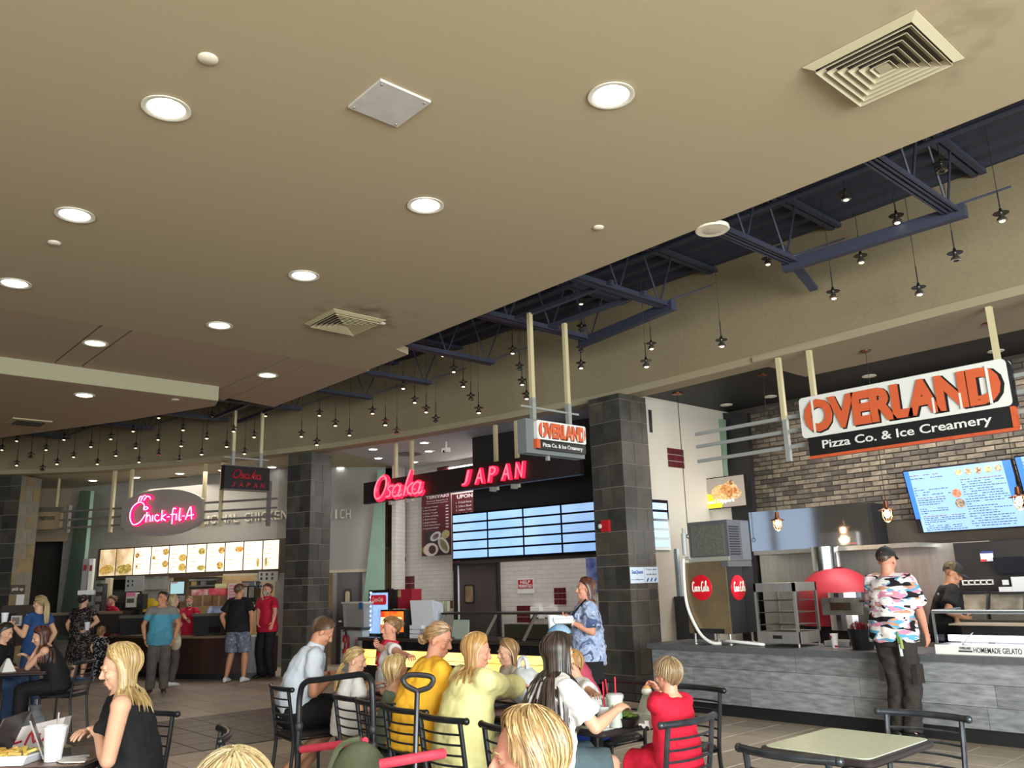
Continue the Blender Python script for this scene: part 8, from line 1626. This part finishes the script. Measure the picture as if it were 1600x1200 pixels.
local_part('bag', bm_, None, r); local_part('handle', MB().tube([(-.05, 0, .2), (0, 0, .32), (.05, 0, .2)], .018, 6), M('bag_film'), r)
p = PZ(368, 1066, 0)
F3 = person('standing person in black tee and patterned shorts with white sneakers, seen from behind', gr(p), mix(AW_, RI_, .15), 1.79, False, head_turn=-25, girth=1.1, skin_='tan', vox=.012, fine=.0065, feet=((-.17, -.02, 0), (.17, .0, 0)), top=dict(m=blackc, sleeve=.7, hem=-.06, loose=.014), bottom=dict(m=fshort, len=.95, loose=.016, name='shorts'), shoes=white_shoe, hair=dict(style='short', c='brown', n=220, len=.008, vol=.003, nape=46, side=94, w=.5))
# --- the long row of tables
YS = 3.72
def seatp(px, py, yv): v = PY(px, py, yv); return (v.x, v.y)
G1 = person('person in a white polo shirt and black shorts eating, head bowed', seatp(458, 1110, 3.68), (.42, .91), 1.80, True, lean=20, head_down=36, hands=(PY(516, 1062, 4.15), PY(528, 1068, 4.0)), elbows=((-.5, -.2, -.8), (.5, -.4, -.8)), girth=1.14, skin_='tan', vox=.010, fine=.0048, top=dict(m=polo, sleeve=.62, hem=-.03, loose=.012, collar=True, fold=.008), bottom=dict(m=blackc, len=.95, loose=.018, name='shorts'), shoes=black_shoe, hair=dict(style='short', c='brown', n=380, len=.006, vol=.003, nape=54, front=50, side=98, w=.4), feet=((-.12, .1, 0), (.14, -.12, 0)))
person('girl in a white tee with a low blonde ponytail', seatp(542, 1110, 3.66), (.25, .97), 1.27, True, lean=8, head_down=12, head_turn=-30, headscale=1.12, skin_='fair', vox=.010, fine=.005, hands=(PY(590, 1075, 4.05), None), top=dict(m=whitec, sleeve=.55, hem=-.05, loose=.012), bottom=dict(m=tanc, len=.9), shoes=white_shoe, hair=dict(style='tail', c='blonde', n=150, len=.22, tie=(-.02, -.11, -.05), vol=.012))
G3 = person('person with a messy updo and raised fist in white top and red apron straps', seatp(612, 1050, 5.0), (-.45, -.89), 1.60, True, lean=2, head_turn=22, head_down=0, hands=(PY(700, 1050, 4.5), PY(580, 1008, 4.55)), elbows=(None, (.6, .2, -1)), curl=(.4, 1.5), palms=((0, 0, -1), (.0, -.8, .3)), girth=1.12, bust=.9, skin_='pink', vox=.010, fine=.0048, top=dict(m=whitec, sleeve=.35, hem=-.05, neck=.3), bottom=dict(m=jeans, len=1.9), shoes=black_shoe, hair=dict(style='bun', c='lightbrown', n=190, tie=(0, -.1, .06), bun=.045, vol=.022))
S1_, S2_, S3_, S4_, S5_ = G3['S']; k_ = G3['k']; b = MB(); ring_loft(b, [(S1_, Vector((1, 0, 0)), G3['fwd'], .2 * k_, .155 * k_), (S2_, Vector((1, 0, 0)), G3['fwd'], .18 * k_, .15 * k_), (S2_ * .4 + S3_ * .6, Vector((1, 0, 0)), G3['fwd'], .19 * k_, .165 * k_)]); local_part('red_apron', b, redc, G3['o'], True)
for s in (-1, 1): local_part('red_strap', MB().tube([S3_ + Vector((s * .09 * k_, .15 * k_, -.05)), S4_ + Vector((s * .085 * k_, .13 * k_, -.02)), S4_ + Vector((s * .09 * k_, .06 * k_, .07 * k_)), S4_ + Vector((s * .09 * k_, -.08 * k_, .04))], .016 * k_, 6), redc, G3['o'])
person('small child in a grey-green sundress with a blonde bob', seatp(610, 1115, 3.62), (.2, .98), 1.12, True, seat=.5, lean=6, head_down=10, headscale=1.35, skin_='fair', vox=.010, fine=.005, top=dict(m=sage, sleeve=0, hem=-.08, neck=.1, name='sundress'), bottom=dict(m=sage, len=.8), shoes=white_shoe, hair=dict(style='long', c='blonde', n=170, len=.07, vol=.016, wave=.6), hands=(PY(585, 1078, 4.0), PY(640, 1080, 4.0)))
G5 = person('large person in a yellow tee with hair pulled into a low bun', seatp(654, 1150, 3.58), (.33, .94), 1.68, True, lean=14, head_down=20, head_turn=-38, girth=1.42, bust=.7, skin_='pink', vox=.010, fine=.0048, hands=(PY(690, 1095, 4.1), PY(735, 1085, 4.0)), top=dict(m=yellowc, sleeve=.75, hem=-.05, loose=.02, fold=.008, neck=.6), bottom=dict(m=blackc, len=1.9), shoes=black_shoe, hair=dict(style='bun', c='lightbrown', n=200, tie=(0, -.105, -.035), bun=.032, vol=.008))
person('person in a pale yellow sweater with strawberry blonde hair reaching over the table', seatp(722, 1165, 3.55), (.2, .98), 1.58, True, lean=12, head_down=14, head_turn=-28, girth=1.2, bust=.8, skin_='pink', vox=.010, fine=.0048, hands=(PY(770, 1090, 4.05), PY(828, 1072, 4.2)), elbows=(None, (.7, -.1, -.5)), top=dict(m=paley, sleeve=1.9, hem=-.12, loose=.022, fold=.008, name='sweater'), bottom=dict(m=beigec, len=1.9), shoes=white_shoe, hair=dict(style='long', c='strawberry', n=300, len=.2, vol=.014, wave=.5, w=.8, face=80))
person('child with light brown hair across the table behind the plastic bag', seatp(805, 1075, 5.0), (-.3, -.95), 1.25, True, lean=8, head_down=10, headscale=1.2, skin_='fair', vox=.012, fine=.006, top=dict(m=beigec, sleeve=.6, hem=-.05), bottom=dict(m=jeans, len=1.9), shoes=white_shoe, hair=dict(style='long', c='lightbrown', n=120, len=.16, vol=.014))
G8 = person('person with very long dark hair in a white tee reaching across the table end', seatp(850, 1175, 3.62), (.32, .95), 1.60, True, lean=12, head_down=16, head_turn=-4, girth=1.16, bust=.9, skin_='fair', vox=.009, fine=.0048, hands=(PY(900, 1110, 4.15), PY(978, 1116, 4.05)), elbows=((-.4, -.2, -.8), (.5, -.5, -.7)), curl=(.4, .5), top=dict(m=whitec, sleeve=.75, hem=-.05, loose=.016, fold=.009), bottom=dict(m=slatec, len=.95, name='shorts'), shoes=white_shoe, hair=dict(style='long', c='dark', n=420, len=.46, vol=.02, wave=.7, w=.9, face=66, front=48))
G9 = person('person in a pinkish red tee and light blue mesh cap bending over the table', seatp(918, 1060, 5.15), (-.6, -.8), 1.62, True, lean=22, head_down=14, skin_='fair', vox=.010, fine=.0048, top=dict(m=pinkr, sleeve=.6, hem=-.05), bottom=dict(m=slatec, len=.95, name='shorts'), shoes=white_shoe, hair=dict(style='short', c='brown', n=110, len=.03, vol=.002, w=.5), hands=(PY(890, 1085, 4.5), PY(880, 1075, 4.5)))
ball_cap(G9, M('cap_blue', '#5E86AC', .8), M('cap_mesh', '#8FA9C2', .8, c2='#6E8EAE', scale=120))
G10 = person('young child in a white tee with sandy hair leaning over a green salad', seatp(934, 1098, 4.86), (-.5, -.87), 1.22, True, seat=.5, lean=26, head_down=14, headscale=1.22, skin_='fair', vox=.009, fine=.005, top=dict(m=whitec, sleeve=.6, hem=-.05), bottom=dict(m=bluep, len=.9, name='shorts'), shoes=white_shoe, hair=dict(style='short', c='strawberry', n=150, len=.03, vol=.01), hands=(PY(948, 1095, 4.3), PY(915, 1100, 4.4)))
v = PX(1082, 1160, -3.32)
G11 = person('boy in red tee and red shorts eating with both hands, spiky sandy hair', (-3.27, 4.17), (-1, .02), 1.28, True, seat=.485, lean=5, head_down=4, head_turn=0, headscale=1.12, skin_='pink', vox=.008, fine=.0042, hands=(PX(1026, 1082, -3.6), PX(1022, 1076, -3.66)), elbows=((-.45, -.1, -1), (.45, -.1, -1)), curl=(.9, .9), palms=((.6, .3, -.2), (-.6, .3, -.2)), top=dict(m=redc, sleeve=.68, hem=-.06, loose=.014, fold=.008), bottom=dict(m=redc, len=.95, loose=.018, name='shorts'), shoes=black_shoe, hair=dict(style='spiky', c='sandy', n=560, len=.016, vol=.008, nape=54, side=98, front=58, w=.5))
h_ = G11['RM'] @ ((G11['arms'][0][2] + G11['arms'][1][2]) / 2); r = thing('wrapped_sandwich', 'white paper-wrapped sandwich held by the boy in red', 'sandwich', h_ + Vector((G11['RM'].col[1].x, G11['RM'].col[1].y, 0)) * .09); local_part('wrapper', MB().ell((0, 0, 0), (.035, .035, .028), 12, 8), white_m, r, True); local_part('bun', MB().ell((0, 0, .012), (.028, .028, .026), 12, 8), M('bun_tan', '#C29A62', .6), r, True)
for i in range(4): q = G11['legs'][1]; c_ = q[0].lerp(q[1], .4 + .1 * i); local_part('leg_mark', MB().box(c_.x + .06, c_.x + .085, c_.y - .012, c_.y + .012, c_.z - .02, c_.z + .03), blackc, G11['o'])
# --- standing person with clamshell
q = PD(918, 1000, 9.5)
H1 = person('standing person in blue tie-dye top with brown bob holding a takeout box', gr(q), mix(LE_, TO_, .12), 1.66, False, head_turn=0, hands=(PD(884, 980, 9.25), PD(889, 983, 9.55)), elbows=((-.5, -.6, -.8), (.5, -.6, -.8)), curl=(.5, .5), palms=((.3, 0, 1), (-.3, 0, 1)), girth=1.14, bust=1.0, skin_='pink', vox=.010, fine=.0052, top=dict(m=tiedye, sleeve=.9, hem=-.16, loose=.022, fold=.01), bottom=dict(m=blackc, len=2), shoes=black_shoe, hair=dict(style='long', c='auburn', n=180, len=.13, vol=.018, wave=.5))
q = PD(880, 972, 9.3); r = thing('takeout_box', 'white open takeout box in the hands of the person in tie-dye', 'box', (q.x, q.y, q.z - .01), AL); local_part('tray', MB().hexa([(-.09, -.07, 0), (.09, -.07, 0), (.09, .07, 0), (-.09, .07, 0), (-.11, -.09, .045), (.11, -.09, .045), (.11, .09, .045), (-.11, .09, .045)]), foam, r); local_part('lid', MB().hexa([(-.11, -.09, .047), (.11, -.09, .047), (.11, .09, .047), (-.11, .09, .047), (-.09, -.05, .085), (.1, -.06, .075), (.1, .07, .075), (-.09, .07, .085)]), foam, r)
q = PD(864, 985, 9.3); foam_cup('foam_cup', q.x, q.y, q.z - .02, 'white foam cup held out before the person in tie-dye', .042, .056, .17)
S1_, S2_, S3_, S4_, S5_ = H1['S']; k_ = H1['k']; local_part('bag_strap', MB().tube(smooth_path([S4_ + Vector((-.12 * k_, .02, .075 * k_)), S4_ + Vector((-.12 * k_, .16 * k_, -.06)), S3_ + Vector((-.1 * k_, .19 * k_, 0)), S2_ + Vector((-.17 * k_, .1 * k_, 0)), S1_ + Vector((-.25 * k_, 0, -.12))], 5), .011, 6), blackc, H1['o'], True); local_part('handbag', MB().box(-.3 * k_, -.24 * k_, -.1, .12, S1_.z - .32, S1_.z - .1), blackc, H1['o'])
hw = H1['arms'][0]; d_ = (hw[2] - hw[1]).normalized(); e1 = d_.orthogonal().normalized(); e2 = d_.cross(e1); c_ = hw[2] - d_ * .02; local_part('watch', MB().tube([c_ + (e1 * math.cos(t) + e2 * math.sin(t)) * .031 for t in [k * .5236 for k in range(12)]], .008, 6, closed=True), M('watch_white', '#D8D4C8', .3), H1['o'], True)
# --- pizza counter
q = PZ(1410, 1149, 0); q.y = min(q.y, CY - .06) - .2; q.x += .18
J = person('tall person in pink white and blue camouflage shirt leaning on the pizza counter', gr(q), (.05, 1), 1.88, False, lean=5, head_down=3, head_turn=2, hands=(Vector((q.x - .22, CY + .02, CT + .02)), Vector((q.x + .2, CY + .12, CT + .03))), elbows=((-.6, -.3, -.6), (1, -.3, -.3)), girth=.98, skin_='pink', vox=.010, fine=.005, feet=((-.05, .0, 0), (.1, -.03, 0)), top=dict(m=camo, sleeve=.8, hem=-.06, loose=.026, fold=.012, fscale=7), bottom=dict(m=brownp, len=2, loose=.014, cuff=.054, fold=.01), shoes=black_shoe, hair=dict(style='short', c='brown', n=150, len=.008, vol=.002, nape=12, side=74, w=.4))
ball_cap(J, M('cap_grey', '#3E3E42', .8), M('cap_black', '#1E1E20', .8), back=False); HMJ = J['HM']; local_part('cap_emblem', MB().prism([HMJ @ Vector(p) for p in [(-.012, -.116, .045), (.022, -.114, .045), (.008, -.112, .082)]], J['hr'] @ Vector((0, -.005, 0))), M('emblem_red', '#C2402E', .6), J['o'])
S1_ = J['S'][0]; c_ = S1_ + Vector((.12, -.155, -.02))
for i, (dx, dz, m_) in enumerate(((0, .0, M('tag_green', '#5E8A48', .5)), (.025, -.05, M('tag_lime', '#9AA85A', .5)), (.01, -.12, M('tag_white', '#C9CCD0', .5)))): local_part('key_tag', MB().bar(c_ + Vector((dx, 0, dz + .06)), c_ + Vector((dx + .01, -.01, dz - .05)), .035, .012), m_, J['o'])
for i, s in enumerate((-1, 1)): h_, kn, an = J['legs'][i]; c_ = h_.lerp(kn, .75) + Vector((s * .085, -.02, 0)); local_part('cargo_pocket', MB().box(c_.x - .025, c_.x + .03, c_.y - .07, c_.y + .07, c_.z - .1, c_.z + .08), brownp, J['o'])
q = PY(1474, 960, 10.25)
K = person('cook in black tee and black cap working behind the pizza counter', (q.x, q.y), mix((.5, -.2), (.6, .7), .6), 1.74, False, lean=14, head_down=28, head_turn=-20, hands=(PY(1500, 985, 9.95), PY(1512, 978, 10.2)), girth=1.1, skin_='tan', vox=.011, fine=.0055, top=dict(m=blackc, sleeve=.75, hem=-.1, loose=.016), bottom=dict(m=blackc, len=2), shoes=black_shoe, hair=dict(style='short', c='dark', n=120, len=.01, vol=.002, nape=14, side=76, w=.4))
ball_cap(K, M('cap_black'), M('cap_camo', '#2A2620', .8, c2='#6A5A3A', scale=30))
S4_ = K['S'][3]; local_part('back_print', MB().hexa([S4_ + Vector((-.13, -.15, -.06)), S4_ + Vector((.1, -.15, -.06)), S4_ + Vector((.1, -.14, -.06)), S4_ + Vector((-.13, -.14, -.06)), S4_ + Vector((-.13, -.147, -.035)), S4_ + Vector((.1, -.147, -.035)), S4_ + Vector((.1, -.137, -.035)), S4_ + Vector((-.13, -.137, -.035))]), M('print_white', '#B8B8BA', .6), K['o'])
bpy.data.scenes.remove(TMP)
